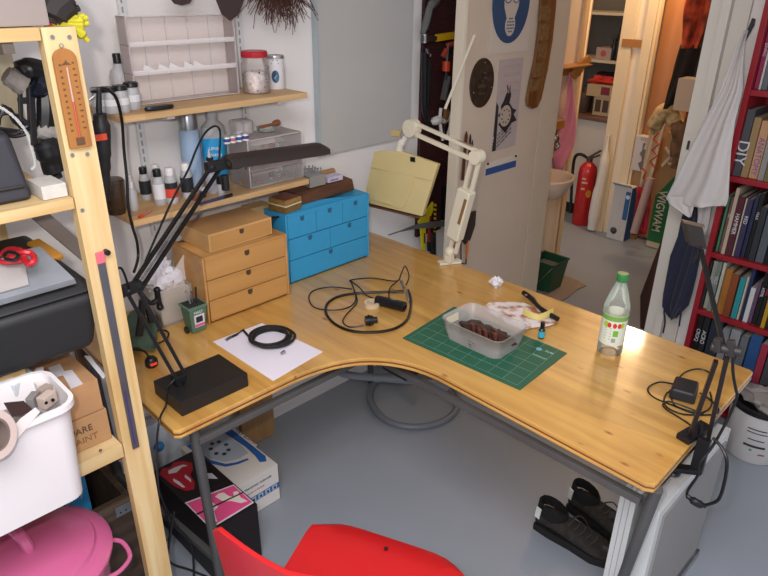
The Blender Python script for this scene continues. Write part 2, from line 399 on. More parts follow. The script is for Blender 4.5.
m = M(); m.bar(tp(430, 39), tp(437, 38), .014, .018); m.cyl(tp(424.5, 33.5), tp(424.5, 43), .014, 10); m.bar(tp(422, 38.5), tp(432, 38), .018, .024)
m.build('hammer_head', STEEL, h, bevel=.002)
t = tool('long_wrench', 'long grey curved wrench hanging above the yellow hammer', 'wrench', tp(424, 34))
M().tube([tp(422.5, 34), tp(427, 20), tp(430, 8), tp(434, 2), tp(443, -6)], [.012, .016, .016, .02, .012], 8, smooth=4).build('shaft', GRY, t)
tag(M().bar(tp(443, 57), tp(450, 43.5), .02, .02).bar(tp(447.5, 45), tp(453.5, 43), .02, .018).build('hooked_tool', mat('tool_salmon', 'a84a34', .5), loc=tp(448, 57), bevel=.004), 'dull red hooked grip hanging just below the yellow hammer handle', 'tool')
t = tool('screwdriver', 'screwdriver with a bright orange collar hanging on the maroon board', 'screwdriver', tp(446, 100))
M().cyl(tp(446.5, 61), tp(446, 71), .019, 10).build('collar', ORG, t, bevel=.002)
M().cyl(tp(448, 46), tp(447, 61), .015, 10).build('handle', BLK, t)
M().cyl(tp(446.5, 71), tp(446, 80), .006, 8).build('shaft', DSTEEL, t)
tag(M().bar(tp(448, 76), tp(443, 100), .03, .012).build('grey_file', GRY, loc=tp(443, 100), bevel=.003), 'flat grey bar tool hanging below the orange collar', 'file')
t = tool('chisel', 'chisel with a brown wooden handle above the white arm', 'chisel', tp(444, 130))
M().tube([tp(446, 107), tp(446, 113), tp(444, 124)], [.012, .017, .012], 8, smooth=3).build('handle', wood('chisel_wood', '8a6232', '6a4420', axis='Z'), t)
M().bar(tp(444, 124), tp(442.5, 137), .018, .004).build('blade', STEEL, t)
t = tool('long_pliers', 'long black handled pliers hanging at the left of the maroon board', 'pliers', tp(424, 60))
M().tube([tp(424, 52), tp(424, 80), tp(424.5, 110), tp(430, 126), tp(438, 135)], .013, 8, smooth=4).build('handle', BLK, t)
M().tube([tp(430, 60), tp(428, 85), tp(427, 108)], .011, 8, smooth=4).build('handle', BLK, t)
tag(M().tube([tp(431, 123), tp(438, 120), tp(444, 121), tp(449, 119)], [.012, .02, .012, .008], 8, smooth=4).tube([tp(441, 108), tp(440, 118), tp(441, 130), tp(443, 140)], .008, 6, smooth=4).tube([tp(449, 112), tp(450, 125), tp(446, 140)], .006, 6, smooth=4).build('white_clips', WHT, loc=tp(440, 130)), 'bundle of white plastic clips hanging below the chisel handle', 'clips')
tag(M().bar(tp(427, 48), tp(428.5, 53), .012, .01).bar(tp(431, 53.5), tp(431, 57), .008, .01).build('small_hooks', STEEL, loc=tp(429, 55), bevel=.001), 'two small bright metal hooks under the hammer head', 'hook')
t = tool('spirit_level', 'yellow spirit level leaning against the bottom of the maroon board', 'spirit level', at(423, 249, 'y', TY-.02))
q = lambda x, y: at(x, y, 'y', TY-.02)
M().prism([q(433.5, 202), q(433.5, 210), q(426, 230), q(425.5, 252), q(422.5, 250), q(421.5, 230), q(419, 222)], (0, .012, 0)).build('level_body', mat('lemon', 'cfc01e', .45), t, bevel=.002)
M().bar(q(424, 233), q(424, 243), .012, .004).build('vial_window', DSTEEL, t)
t = tool('red_pencil_tool', 'red and black narrow tool beside the yellow level', 'tool', q(429, 253))
M().bar(q(430, 216), q(428.5, 242), .012, .01).build('red_handle', TRED, t, bevel=.002)
M().bar(q(428.5, 242), q(429, 251), .02, .01).build('black_tip', BLK, t, bevel=.002)
t = tool('folding_rule', 'yellow and black marked rule hanging at the foot of the board', 'rule', q(435, 232))
m = M()
for k in range(13): m.bar(q(435.3-.05*k, 204+k*2.2), q(435.2-.05*k, 206.2+k*2.2), .012, .006, mi=k % 2)
m.build('rule_strip', [YEL, BLK], t)
tag(M().bar(q(433, 232), q(433, 254), .03, .012).build('black_file', BLK, loc=q(433, 254), bevel=.003), 'short black bar tool under the marked rule', 'tool')
tag(M().bar(tp(444, 186), tp(443, 220), .025, .012).build('hanging_tool', BLK, loc=tp(443, 220), bevel=.003), 'black grip hanging beside the door edge low on the maroon board', 'tool')
# curved saw blade strip behind the lamps
s_ = lambda x, y: at(x, y, 'y', 1.93)
m = M(); top = [(388,235),(400,231),(415,225),(430,222),(440,221),(452,221.5)]; bot = [(452,226),(440,227),(430,228),(415,229),(400,232),(389,235.5)]
tag(m.prism([s_(*p) for p in top+bot], (0, .004, 0)).build('bent_saw', GRY, loc=s_(420, 230)), 'dark grey curved blade sticking out level behind the cream lamp', 'blade')
# ------------------------------------------------------------------ shelf standards, brackets, boards
shm = wood('shelf_pine', 'dfb983', 'c99a5e', axis='X', rough=.5)
for i, (sx, lab) in enumerate([(.935, 'left white slotted shelf standard, behind the small bottles'), (at(235, 60, 'y', WY).x+.02, 'right white slotted shelf standard beside the jar with the red lid')]):
    m = M().box(sx-.013, sx+.013, WY-.014, WY-.001, .98, 1.78); 
    t = thing('shelf_standard', lab, 'shelf rail', (sx, WY, .98), 'white slotted standards')
    m.build('rail', mat('white_steel', 'd9d9d8', .4), t, bevel=.001)
    m = M()
    for k in range(30): m.box(sx-.006, sx-.001, WY-.0155, WY-.013, 1.0+k*.026, 1.016+k*.026)
    m.build('slots', mat('slot_grey', '9a9a9a', .6), t)
    for z in (1.125, 1.415-.003):
        mm = M().prism([V((sx-.012, WY-.014, z-.045)), V((sx-.012, WY-.014, z-.004)), V((sx-.012, 1.80, z-.004)), V((sx-.012, 1.80, z-.014))], (.024, 0, 0))
        mm.build('bracket', mat('white_steel', 'd9d9d8', .4), t, bevel=.001)
SY = 1.765
sh1 = tag(M().box(.77, 1.415, SY, WY-.016, 1.414-.003, 1.43).build('wall_shelf', shm, loc=(1.09, 1.9, 1.41), bevel=.003), 'upper pine wall shelf holding the clear case and the red lidded jar', 'shelf')
sh2 = tag(M().box(.755, 1.40, SY-.01, WY-.016, 1.121, 1.14).build('wall_shelf', shm, loc=(1.08, 1.9, 1.12), bevel=.003), 'lower pine wall shelf holding the bottles and clear drawers', 'shelf')
T1, T2 = 1.43, 1.14
s1 = lambda x, y: at(x, y, 'z', T1)
s2 = lambda x, y: at(x, y, 'z', T2)
# big clear divided case on the top shelf
cx0, cx1, cy0, cy1, cz1 = .880, 1.228, 1.885, 1.945, 1.672
oc = thing('display_case', 'clear acrylic case with three tiers standing on the upper shelf', 'case', (cx0, cy0, T1))
acr = clear('case_acrylic', 'fbf3f1', .05, .12)
m = M(); th = .003
m.box(cx0-.004, cx0-.004+th, cy0, cy1, T1, cz1).box(cx1-th, cx1, cy0, cy1, T1, cz1).box(cx0-.004, cx1, cy0, cy1, cz1-th, cz1).box(cx0-.004, cx1, cy0, cy1, T1+.001, T1+th)
m.build('case_shell', acr, oc)
M().tube([V((cx0, cy0, T1+.003)), V((cx1, cy0, T1+.003)), V((cx1, cy0, cz1-.002)), V((cx0, cy0, cz1-.002))], .0016, 5, closed=True).build('edge_highlight', clear('acrylic_edge_highlight', 'f4ece8', .5, .2), oc)
M().box(cx0-.001, cx1-.003, cy1-.004, cy1-.001, T1+.004, cz1-.004).build('case_back', clear('case_back_m', 'fbefe8', .4, .3), oc)
for z in (T1+.085, T1+.163): M().box(cx0-.001, cx1-.003, cy0+.002, cy1-.005, z, z+.004).box(cx0-.001, cx1-.003, cy0, cy0+.003, z-.002, z+.012).build('tier', clear('tier_m', 'fbf5f3', .35, .1), oc)
for k in range(1, 5):
    x = cx0-.001+(cx1-cx0+.014)*k/5; M().box(x-.0012, x+.0012, cy1-.009, cy1-.0045, T1+.004, cz1-.004).build('divider', clear('divider_clear', 'ffffff', .12, .1), oc)
m = M()
for k in range(5):
    x = cx0+.03+k*.045+random.uniform(-.01, .01); m.prism([V((x, cy0+.012, T1+.09)), V((x+.05, cy0+.02, T1+.09)), V((x+.015, cy0+.03, T1+.108))], (0, .004, .001))
tag(m.build('paper_scraps', PAPER, loc=(cx0+.05, cy0+.02, T1+.09)), 'white paper scraps lying on the middle tier of the clear case', 'paper')
# small bottles left on the top shelf
def bottle(name, label, cat, c, r, h, body, cap, capr=.55, caph=.14, neck=.62, liquid=None, labm=None, lab=(.15, .55), group=None, caps=None, seg=18, z=None):
    """round bottle: shell, cap, optional liquid and label band"""
    c = V(c); t = thing(name, label, cat, c, group); hb = h*(1-caph)
    M().lathe([(r*.92, .0), (r, .01*h/.1 if h < .1 else .01), (r, hb*.70), (r*.9, hb*.82), (r*neck*.8, hb*.93), (r*neck*.75, hb)], c, seg).build('bottle_body', body, t)
    M().lathe([(r*capr, hb-.001), (r*capr, h-.003), (r*capr*.9, h)], c, seg).build('cap', cap, t)
    if liquid: M().lathe([(r*.86, .003), (r*.93, .012), (r*.93, hb*.5)], c, seg).build('liquid', liquid, t)
    if labm:
        M().lathe([(r*1.012, h*lab[0]), (r*1.012, h*lab[1])], c, seg).build('label_band', labm, t)
    return t
fro = clear('frosted_plastic', 'dcdcdc', .55, .35)
lq = mat('amber_liquid', 'b4482c', .2, trans=.3)
for i, (x, y, px, ty) in enumerate([(102, 113, 98, 91), (113, 113, 107, 90), (123, 112, 118, 89), (134, 109, 131, 87)]):
    c = s1(x, y); c.y = max(c.y, 1.80); hh = [.068, .07, .072, .074][i]
    lab = ['leftmost', 'second', 'third', 'rightmost'][i]+' of the four black lidded clear jars on the upper shelf'
    bottle('sample_jar', lab, 'jar', (c.x, c.y, T1), .0215, hh, fro, BLK, .95, .16, 1.1, mat('grey_water', 'a8aebc', .3), mat('label_white', 'dedede', .7), (.3, .55), 'black lidded jars on the upper shelf')
c = s1(121, 104); bottle('round_bottle', 'round clear bottle of amber liquid with tall black cap behind the jars', 'bottle', (.875, 1.968, T1), .028, .14, fro, BLK, .42, .2, .6, lq)
c = s1(157, 109)
tag(M().lathe([(.001, 0), (.9, 0), (1, .006), (.9, .012), (.001, .012)], (c.x, c.y-.015, T1), 24).xform(Matrix.Translation(V((c.x, c.y-.015, T1))) @ Matrix.Diagonal((.046, .014, 1, 1)) @ Matrix.Translation(-V((c.x, c.y-.015, T1)))).build('black_disc', BLK, loc=(c.x, c.y-.015, T1)), 'flat oval black object lying on the upper shelf edge in front of the clear case', 'cap')
# jar with red lid
jc = V((1.284, 1.868, T1)); jt = thing('glass_jar', 'glass jar with a red screw lid half filled with white clay lumps', 'jar', jc)
jr = .044
M().lathe([(jr*.9, 0), (jr, .006), (jr*1.02, .05), (jr, .085), (jr*.88, .105), (jr*.86, .112)], jc, 28).build('jar_glass', clear('jar_glass_m', 'f1e8e4', .10, .05), jt)
M().lathe([(.001, .003), (jr*.88, .003), (jr*.93, .01), (jr*.93, .058), (jr*.7, .068), (.001, .07)], jc, 24).build('clay_filling', mat('clay_white', 'd9cfc8', .9, var=.35, vs=60, bump=1, bs=80), jt)
m = M()
for k in range(18):
    a = random.uniform(0, 6.28); z = random.uniform(.01, .1); m.ball(jc+V((jr*.95*math.cos(a), jr*.95*math.sin(a), z)), random.uniform(.0018, .0035), 6)
m.build('dark_flecks', mat('fleck', '3d3030', .8), jt)['kind'] = 'stuff'
M().lathe([(jr*.95, .112), (jr*.97, .114), (jr*.97, .128), (jr*.9, .131), (.001, .131)], jc, 28).build('lid', mat('lid_red', 'b3222e', .35), jt)
cc = V((1.392, 1.905, T1)); ct = thing('white_canister', 'white tin canister with a blue and white drop emblem beside the red lidded jar', 'canister', cc)
M().lathe([(.029, 0), (.030, .003), (.030, .098), (.028, .1)], cc, 28).build('tin_body', mat('tin_white', 'dad8d8', .35), ct)
M().lathe([(.0305, .098), (.031, .1), (.030, .108), (.027, .106), (.001, .106)], cc, 28).build('tin_lid', mat('tin_silver', 'b5b5b5', .3, .8), ct)
ang0 = math.atan2(-cc.y, -cc.x)
def on_cyl(c, r, u, z, a0=ang0): a = a0+u/r; return V((c[0]+r*math.cos(a), c[1]+r*math.sin(a), c[2]+z))
def drop(sgn):
    out = []
    for t in range(17):
        a = PI/2+t/16*PI; out.append((math.cos(a)*.011, .036+math.sin(a)*.014))
    out += [(.001, .024), (-.004, .032), (.004, .042), (.0, .05)]
    return [(sgn*u*1.35, ((z if sgn > 0 else .072-z)-.036)*1.45+.042) for u, z in out]
M().prism([on_cyl(cc, .0306, u, z) for u, z in drop(1)], V((math.cos(ang0), math.sin(ang0), 0))*.0006).build('emblem_left', mat('emblem_navy', '24405e', .5), ct)
M().prism([on_cyl(cc, .0306, u*.8, z) for u, z in drop(-1)], V((math.cos(ang0), math.sin(ang0), 0))*.0006).build('emblem_right', mat('emblem_blue', '3f6d8c', .5), ct)
m = M()
for w, z in ((.02, .092), (.026, .082)): m.prism([on_cyl(cc, .0306, u, zz) for u, zz in ((-w/2, z), (w/2, z), (w/2, z+.0035), (-w/2, z+.0035))], V((math.cos(ang0), math.sin(ang0), 0))*.0004)
m.build('print_lines', mat('print_grey', '777b84', .6), ct)
# dried bundle and dark leaf shapes hanging from above
bc = at(278, -20, 'y', 1.90); dm = mat('dried_brown', '4a2a20', .8, var=.3, vs=40)
m = M()
for k in range(330):
    a = random.gauss(.02, .42); L0 = random.uniform(.08, .20); p = bc+V((random.gauss(0, .022), random.gauss(0, .015), .03))
    dx, dz = math.sin(a), -math.cos(a)*random.uniform(.7, 1)
    pts = [p]; 
    for s in range(4):
        p = p+V((dx*L0/4+random.gauss(0, .009), random.gauss(0, .008), dz*L0/4+random.gauss(0, .005))); pts.append(p)
    m.tube(pts, [.0024, .0012], 4)
bd = thing('dried_bundle', 'bundle of brown dried twigs hanging above the red lidded jar', 'dried plant', bc)
m.build('twigs', dm, bd)
M().tube([bc+V((0, 0, .02)), bc+V((0, .03, .25))], .002, 6).build('string', BLKG, bd)
for xs, ytip, w, lab in [((170, 195), 5.5, .5, 'left dark pointed leaf tip hanging above the clear case'), ((217, 245), 21, .6, 'right dark brown pointed leaf hanging in front of the clear case')]:
    a, b = xs; mid = (a+b)/2; q = lambda x, y: at(x, y, 'y', 1.87)
    pts = [q(a, -22), q(a+.5, 0 if ytip > 10 else -3), q(a+(mid-a)*.45, ytip*.68), q(mid, ytip), q(b-(b-mid)*.4, ytip*.68), q(b-.5, 0 if ytip > 10 else -3), q(b, -22)]
    tag(M().prism(pts, (0, .012, 0)).build('dark_leaf', mat('leaf_brown', '3c2c2a', .6), loc=q(mid, ytip), bevel=.003), lab, 'ornament')
# ------------------------------------------------------------------ lower shelf
def s2y(x, y): p = s2(x, y); return p
c = s2(117, 213); t = thing('amber_jar', 'dark brown plastic beaker upside down at the left end of the lower shelf', 'beaker', (c.x, c.y, T2))
M().lathe([(.025, 0), (.028, .01), (.034, .085), (.035, .097), (.031, .103), (.001, .104)], (c.x, c.y, T2), 24).build('beaker_body', clear('brown_glass', '4a3826', .72, .15), t)
c = s2(134, 210); t = thing('spray_bottle', 'small clear spray bottle with a white pump beside the brown beaker', 'bottle', (c.x, c.y, T2))
M().lathe([(.014, 0), (.015, .005), (.015, .06), (.008, .072)], (c.x, c.y, T2), 18).build('bottle_body', fro, t)
M().lathe([(.009, .070), (.009, .088), (.006, .09), (.006, .108), (.001, .109)], (c.x, c.y, T2), 16).build('pump', WHT, t)
labk = mat('label_black', '23262a', .6); lw = mat('label_white', 'dedede', .7)
def acry(px, py, h, r, cap, labm, label, liquid, band=None):
    c = s2(px, py); t = bottle('paint_bottle', label, 'bottle', (c.x, c.y, T2), r*1.1, h*1.16, fro, cap, .68, .2, 1.0, liquid, labm, (.18, .6), 'paint bottles on the lower shelf')
    if band: M().lathe([(r*1.145, h*.22), (r*1.145, h*.50)], (c.x, c.y, T2), 18).build('colour_band', band, t)
    return t
gl = mat('grey_paint', '8a8c96', .4); wl = mat('white_paint', 'd5d3d4', .4); dg = mat('dark_paint', '34353c', .4)
acry(161, 204, .094, .0165, BLK, lw, 'black capped paint bottle with a plain white label and dark paint', dg)
acry(147, 199, .088, .0155, BLK, labk, 'grey paint bottle with black flip cap and black label, left of the dark one', gl)
acry(158.5, 194.5, .085, .015, WHT, lw, 'white capped bottle half hidden behind the two black capped bottles', wl)
acry(173, 202.5, .095, .0175, WHT, labk, 'white capped paint bottle with an orange red band on its label', wl, mat('band_red', 'd4452f', .5))
acry(188.5, 197, .095, .0175, WHT, labk, 'white capped paint bottle with a black label standing right of the red banded one', wl)
c = V((1.075, 1.965, T2)); t = thing('steel_flask', 'light blue sleeved steel flask standing behind the paint bottles', 'flask', c)
M().lathe([(.031, 0), (.032, .004), (.032, .18), (.030, .185)], c, 24).build('flask_sleeve', mat('pale_blue', '9fb9d3', .6, bump=.4, bs=60), t)
M().lathe([(.029, .184), (.029, .232), (.026, .24), (.001, .242)], c, 24).build('flask_lid', STEEL, t)
c = V((1.158, 1.955, T2)); t = thing('wash_jug', 'large translucent jug with bright blue label on the lower shelf', 'jug', c)
M().lathe([(.038, 0), (.04, .006), (.043, .15), (.040, .185), (.020, .205), (.018, .212)], c, 28, sy=.75).build('jug_body', fro, t)
M().lathe([(.020, .210), (.020, .238), (.001, .24)], c, 20).build('cap', clear('jug_cap', 'cfcfd2', .6, .3), t)
m = M().lathe([(.0415, .012), (.0438, .15)], c, 28, sy=.76); m.build('label_band', mat('cyan_label', '2c9ed4', .5), t)
for k in range(3):
    d_ = V((-c.x, -c.y, 0)).normalized(); r_ = V((d_.y, -d_.x, 0))*-1
    text(['LENS', 'WASH', 'CARE'][k], .014, mat('label_text_white', 'e8f2f6', .6), t, c+d_*.044+r_*(-.018)+V((0, 0, .115-k*.022)), r_, Z_)
c = s2(213, 192); t = thing('glue_bottle', 'white squeeze bottle with a dark collar and pointed nozzle in front of the jug', 'bottle', (c.x, c.y, T2))
cv = (c.x, c.y, T2)
M().lathe([(.0185, 0), (.02, .006), (.02, .055), (.0165, .062), (.018, .066), (.019, .095), (.012, .104)], cv, 22).build('bottle_body', mat('milky_plastic', 'b9bac2', .4), t)
M().lathe([(.011, .103), (.011, .114), (.001, .115)], cv, 18).build('collar', BLK, t)
M().lathe([(.007, .114), (.0015, .14), (.001, .141)], cv, 12).build('nozzle', fro, t)
c = s2(217, 193); cv = (c.x-.006, c.y-.035, T2)
t = thing('small_vial', 'small clear vial with a black ribbed cap standing before the squeeze bottle', 'vial', cv)
M().lathe([(.011, 0), (.012, .004), (.012, .034), (.009, .04)], cv, 16).build('bottle_body', fro, t)
M().lathe([(.011, .04), (.0115, .042), (.0115, .064), (.001, .065)], cv, 16).build('cap', BLK, t)
for i, (px, py, col, lab) in enumerate([(196, 200, '7c3a2c', 'tiny red brown paint pot beside the lamp joint'), (203, 197, '3b3552', 'tiny dark purple paint pot beside the lamp joint')]):
    c = s2(px, py); cv = (c.x, c.y, T2); t = thing('paint_pot', lab, 'paint pot', cv, 'tiny paint pots on the lower shelf')
    M().lathe([(.01, 0), (.011, .003), (.011, .02), (.009, .024)], cv, 14).build('pot_body', mat('pot%d' % i, col, .3), t)
    M().lathe([(.01, .023), (.01, .032), (.001, .033)], cv, 14).build('cap', WHT if i else mat('gold_cap', 'b59a5a', .4), t)
p, q = s2(200, 206)+V((0, 0, .006)), s2(232, 196.5)+V((0, 0, .006))
t = thing('pen', 'dark blue pen lying at the front edge of the lower shelf', 'pen', p)
M().cyl(p, p+(q-p)*.75, .005, 8).build('barrel', mat('pen_blue', '3b3f66', .4), t); M().cyl(p+(q-p)*.75, q, .0055, 8).build('pen_cap', BLK, t)
p, q = s2(139.5, 219)+V((0, 0, .006)), s2(151, 212.5)+V((0, 0, .006))
t = thing('red_marker', 'small orange red marker lying by the spray bottle', 'marker', p)
M().cyl(p, q, .0035, 8).build('barrel', mat('marker_clear', 'c07060', .4), t); M().cyl(p, p+(q-p)*.3, .005, 8).build('marker_cap', mat('marker_red', 'd0482e', .4), t)
# clear drawer unit
dx0, dx1, dy0, dy1, dz0, dz1 = 1.178, 1.398, 1.785, 1.90, T2, 1.300
du = thing('drawer_unit', 'clear acrylic drawer unit with three drawers on the lower shelf', 'drawer unit', (dx0, dy0, dz0))
ac2 = clear('drawer_acrylic', 'f9f4f2', .03, .08)
m = M().box(dx0, dx0+.003, dy0, dy1, dz0+.001, dz1).box(dx1-.003, dx1, dy0, dy1, dz0+.001, dz1).box(dx0, dx1, dy0, dy1, dz1-.003, dz1).box(dx0, dx1, dy0, dy1, dz0+.001, dz0+.004).box(dx0, dx1, dy1-.003, dy1, dz0, dz1)
m.build('case_shell', ac2, du)
edg = clear('acrylic_edge_highlight', 'f4ece8', .5, .2); e_ = .0016; m = M()
for z in (dz0+.004, dz1-.001): m.tube([V((dx0, dy0, z)), V((dx1, dy0, z)), V((dx1, dy1, z)), V((dx0, dy1, z))], e_, 5, closed=True)
m.build('edge_highlight', edg, du)
M().tube([V((dx1, dy0, dz0+.004)), V((dx1, dy0, dz1))], e_, 5).build('upright_highlight', edg, du); M().tube([V((dx0, dy0, dz0+.004)), V((dx0, dy0, dz1))], e_, 5).build('upright_highlight', edg, du); M().tube([V((dx1, dy1, dz0+.004)), V((dx1, dy1, dz1))], e_, 5).build('upright_highlight', edg, du)  # pale upright strips paint in the bright edge highlights of the clear plastic
hh = (dz1-dz0-.006)/3
cols = ['b98a3a', '9c3a32', '6d6f75', 'c8c2b8', '3a3a44', '8a5a3c', 'd0ccc6']
for k in range(3):
    z = dz0+.006+k*hh; dr = M().box(dx0+.005, dx1-.005, dy0-.004, dy0-.001, z, z+hh-.004).box(dx0+.005, dx1-.005, dy0, dy1-.008, z, z+.002).box(dx0+.005, dx0+.007, dy0, dy1-.008, z, z+hh-.012).box(dx1-.007, dx1-.005, dy0, dy1-.008, z, z+hh-.012).build('drawer', clear('drawer_front', 'f9f4f2', .05, .1), du)
    M().ball(((dx0+dx1)/2, dy0-.008, z+hh*.45), .006, 10).build('knob', GLASS, dr)
    for j in range(7):
        x = dx0+.022+j*.028+random.uniform(-.008, .008); y = dy0+random.uniform(.02, .1); w = random.uniform(.008, .016)
        m = M(); m.box(x-w, x+w, y-w*.5, y+w*.5, z+.003, z+.003+random.uniform(.005, .016), rz=random.uniform(-.6, .6))
        tag(m.build('trinket', mat('trinket%d' % ((j+k*2) % 7), cols[(j+k*2) % 7], .5), loc=(x, y, z+.003), bevel=.002), 'small coloured odds and ends lying inside the clear drawers', 'trinket', 'odds and ends in the clear drawers')
# on top of the drawer unit
TZ = dz1
for i, (px, lab, cb) in enumerate([(245, 'leftmost tiny jar with a blue band on the clear drawers', '2f4a8a'), (254.5, 'second tiny jar with a pink band on the clear drawers', 'b86a78'), (265, 'third tiny jar with a wide blue band on the clear drawers', '31549a'), (276, 'rightmost tiny jar with a blue and red band on the clear drawers', '4b3f88')]):
    c = at(px, 149, 'z', TZ); cv = (c.x, max(c.y, dy0+.012), TZ); t = thing('tiny_jar', lab, 'jar', cv, 'tiny jars on the clear drawers')
    M().lathe([(.0095, 0), (.0105, .002), (.0105, .018), (.0085, .021)], cv, 14).build('jar_body', WHT, t)
    M().lathe([(.0107, .006), (.0107, .016)], cv, 14).build('label_band', mat('jarband%d' % i, cb, .5), t)
    M().lathe([(.0103, .02), (.0103, .027), (.001, .028)], cv, 14).build('cap', GLASS, t)
c = V((1.31, 1.865, TZ)); t = thing('glass_dish', 'round clear glass dish on the clear drawers', 'dish', c)
M().lathe([(.03, 0), (.032, .003), (.033, .016), (.031, .016), (.03, .004), (.001, .003)], c, 28).build('dish_glass', GLASS, t)
t = thing('wooden_comb', 'reddish brown wooden spatula lying across the glass dish', 'spatula', c+V((0, 0, .017)))
M().tube([c+V((-.03, -.01, .02)), c+V((.02, 0, .02)), c+V((.06, .012, .02))], [.006, .005, .012], 8, smooth=4).build('spatula_body', mat('reddish_wood', '8c5238', .5), t)
c = V((1.215, 1.872, TZ)); t = thing('clear_tub', 'clear rounded plastic box standing at the back of the drawers', 'box', c)
M().box(c.x-.034, c.x+.034, c.y-.028, c.y+.028, TZ, TZ+.052).build('box_shell', clear('tub_clear', 'eee8e6', .15, .1), t, bevel=.014, seg=3)
# ------------------------------------------------------------------ desk
deskm = wood('desk_pine', 'd7a757', 'c08c44', knot='8a4c1c', axis='Y', rough=.34, coat=.9, knots=.075, kscale=6.5)
FX, FY, BX, EY = .58, 1.30, 1.94, .37
poly = [(.60, WY-.008), (.588, 1.60), (FX, FY+.012), (FX+.012, FY), (.95, FY)]
for k in range(1, 12):
    t = k/12; a, b, c_ = V((.95, FY)), V((1.245, 1.285)), V((1.262, 1.02)); p = a*(1-t)**2+b*2*t*(1-t)+c_*t*t; poly.append((p.x, p.y))
poly += [(1.262, 1.02), (1.252, EY+.02), (1.262, EY+.002), (1.275, EY), (BX-.01, EY+.008), (BX, EY+.018), (BX, WY-.008)]
desk = thing('desk', 'L-shaped varnished pine desk on a grey metal frame', 'desk', (BX-.3, 1.6, 0))
M().prism([V((x, y, DZ)) for x, y in poly], (0, 0, -.012)).build('desktop', deskm, desk, bevel=.003, smooth=False)
M().prism([V((x-.0012*(1 if x > 1.2 and y < 1.2 and x < 1.3 else 0)*-1, y+(.0012 if y < 1.31 else 0), DZ-.012)) for x, y in poly], (0, 0, -.005)).build('edge_groove', mat('edge_brown', '7a4a1e', .5), desk)
M().prism([V((x, y, DZ-.017)) for x, y in poly], (0, 0, -.009)).build('lower_board', deskm, desk, bevel=.002, ang=50)
fm = mat('frame_grey', '5b5a58', .45, .3, var=.1)
m = M().bar((.65, 1.328, .660), (1.25, 1.328, .660), .020, .020).build('front_rail', fm, desk, bevel=.003)
M().bar((1.282, 1.33, .660), (1.282, .40, .660), .020, .020).build('front_rail', fm, desk, bevel=.003)
M().bar((.63, 1.345, .70), (.63, 1.97, .70), .022, .028).build('side_rail', fm, desk, bevel=.003)
M().bar((1.30, .44, .70), (1.88, .44, .70), .022, .028).build('side_rail', fm, desk, bevel=.003)
M().bar((.63, 1.97, .70), (1.88, 1.97, .70), .022, .028).build('back_rail', fm, desk, bevel=.003)
M().bar((1.88, 1.97, .70), (1.88, .44, .70), .022, .028).build('back_rail', fm, desk, bevel=.003)
for a, b in [((.645, 1.332, .715), (.70, 1.40, 0)), ((.63, 1.96, .715), (.645, 1.95, 0)), ((1.875, 1.95, .715), (1.87, 1.93, 0)), ((1.282, .372, .715), (1.45, .475, 0)), ((1.875, .46, .715), (1.86, .47, 0))]:
    M().cyl(a, b, .0145, 14).build('leg', fm, desk, bevel=.003)
M().bar((.685, 1.39, .16), (.643, 1.95, .16), .02, .02).build('side_stretcher', fm, desk, bevel=.002)
m = M().bar((1.33, 1.47, .60), (1.52, 1.47, .60), .05, .10).bar((1.42, 1.40, .68), (1.42, 1.6, .5), .02, .02)
m.build('inner_bracket', mat('bracket_black', '242426', .5), desk, bevel=.004)
# ------------------------------------------------------------------ drawers boxes
ply = wood('birch_ply', 'cf9a58', 'bf8848', axis='X', rough=.42, coat=.15); plyd = wood('birch_front', 'd29e5c', 'c28e4e', axis='X', rough=.4, coat=.15, scale=.7)
holem = mat('notch_dark', '4a3a2a', .7)
def chest(name, label, x0, x1, y0, y1, z0, z1, rows, body, front, pull):
    t = thing(name, label, 'drawer box', ((x0+x1)/2, y0, z0)); w = .011
    m = M().box(x0, x0+w, y0, y1, z0+.001, z1).box(x1-w, x1, y0, y1, z0+.001, z1).box(x0+w, x1-w, y0, y1, z1-w, z1).box(x0+w, x1-w, y0, y1, z0+.001, z0+w).box(x0+w, x1-w, y1-.006, y1, z0+w, z1-w)
    m.build('carcass', body, t, bevel=.0015)
    H = (z1-z0-2*w+.004)
    for r, cols_ in enumerate(rows):
        zz0 = z0+w-.002+H*r/len(rows)+.0015; zz1 = z0+w-.002+H*(r+1)/len(rows)-.0015
        for c in range(cols_):
            xx0 = x0+w*.8+(x1-x0-1.6*w)*c/cols_+.001; xx1 = x0+w*.8+(x1-x0-1.6*w)*(c+1)/cols_-.001
            d = M().box(xx0, xx1, y0-.001, y0+.14, zz0, zz1).build('drawer', front, t, bevel=.0015)
            xm = (xx0+xx1)/2
            M().prism([V((xm-.009, y0-.0025, zz1-.004)), V((xm+.009, y0-.0025, zz1-.004)), V((xm+.009, y0-.0025, zz1-.017)), V((xm+.004, y0-.0025, zz1-.022)), V((xm-.004, y0-.0025, zz1-.022)), V((xm-.009, y0-.0025, zz1-.017))], (0, .0022, 0)).build('finger_notch', pull, d)
    return t
chest('wooden_drawer_box', 'varnished birch three-drawer box standing on the desk under the small wooden box', .945, 1.277, 1.738, 1.93, DZ, .972, [1, 1, 1], ply, plyd, holem)
blu = mat('sky_blue_paint', '3497c6', .5, var=.03, vs=30); 
chest('blue_drawer_box', 'sky blue painted drawer box standing on the desk against the wall', 1.322, 1.735, 1.802, 1.962, DZ, 1.008, [1, 2, 3], blu, blu, mat('notch_blue', '24607e', .6))
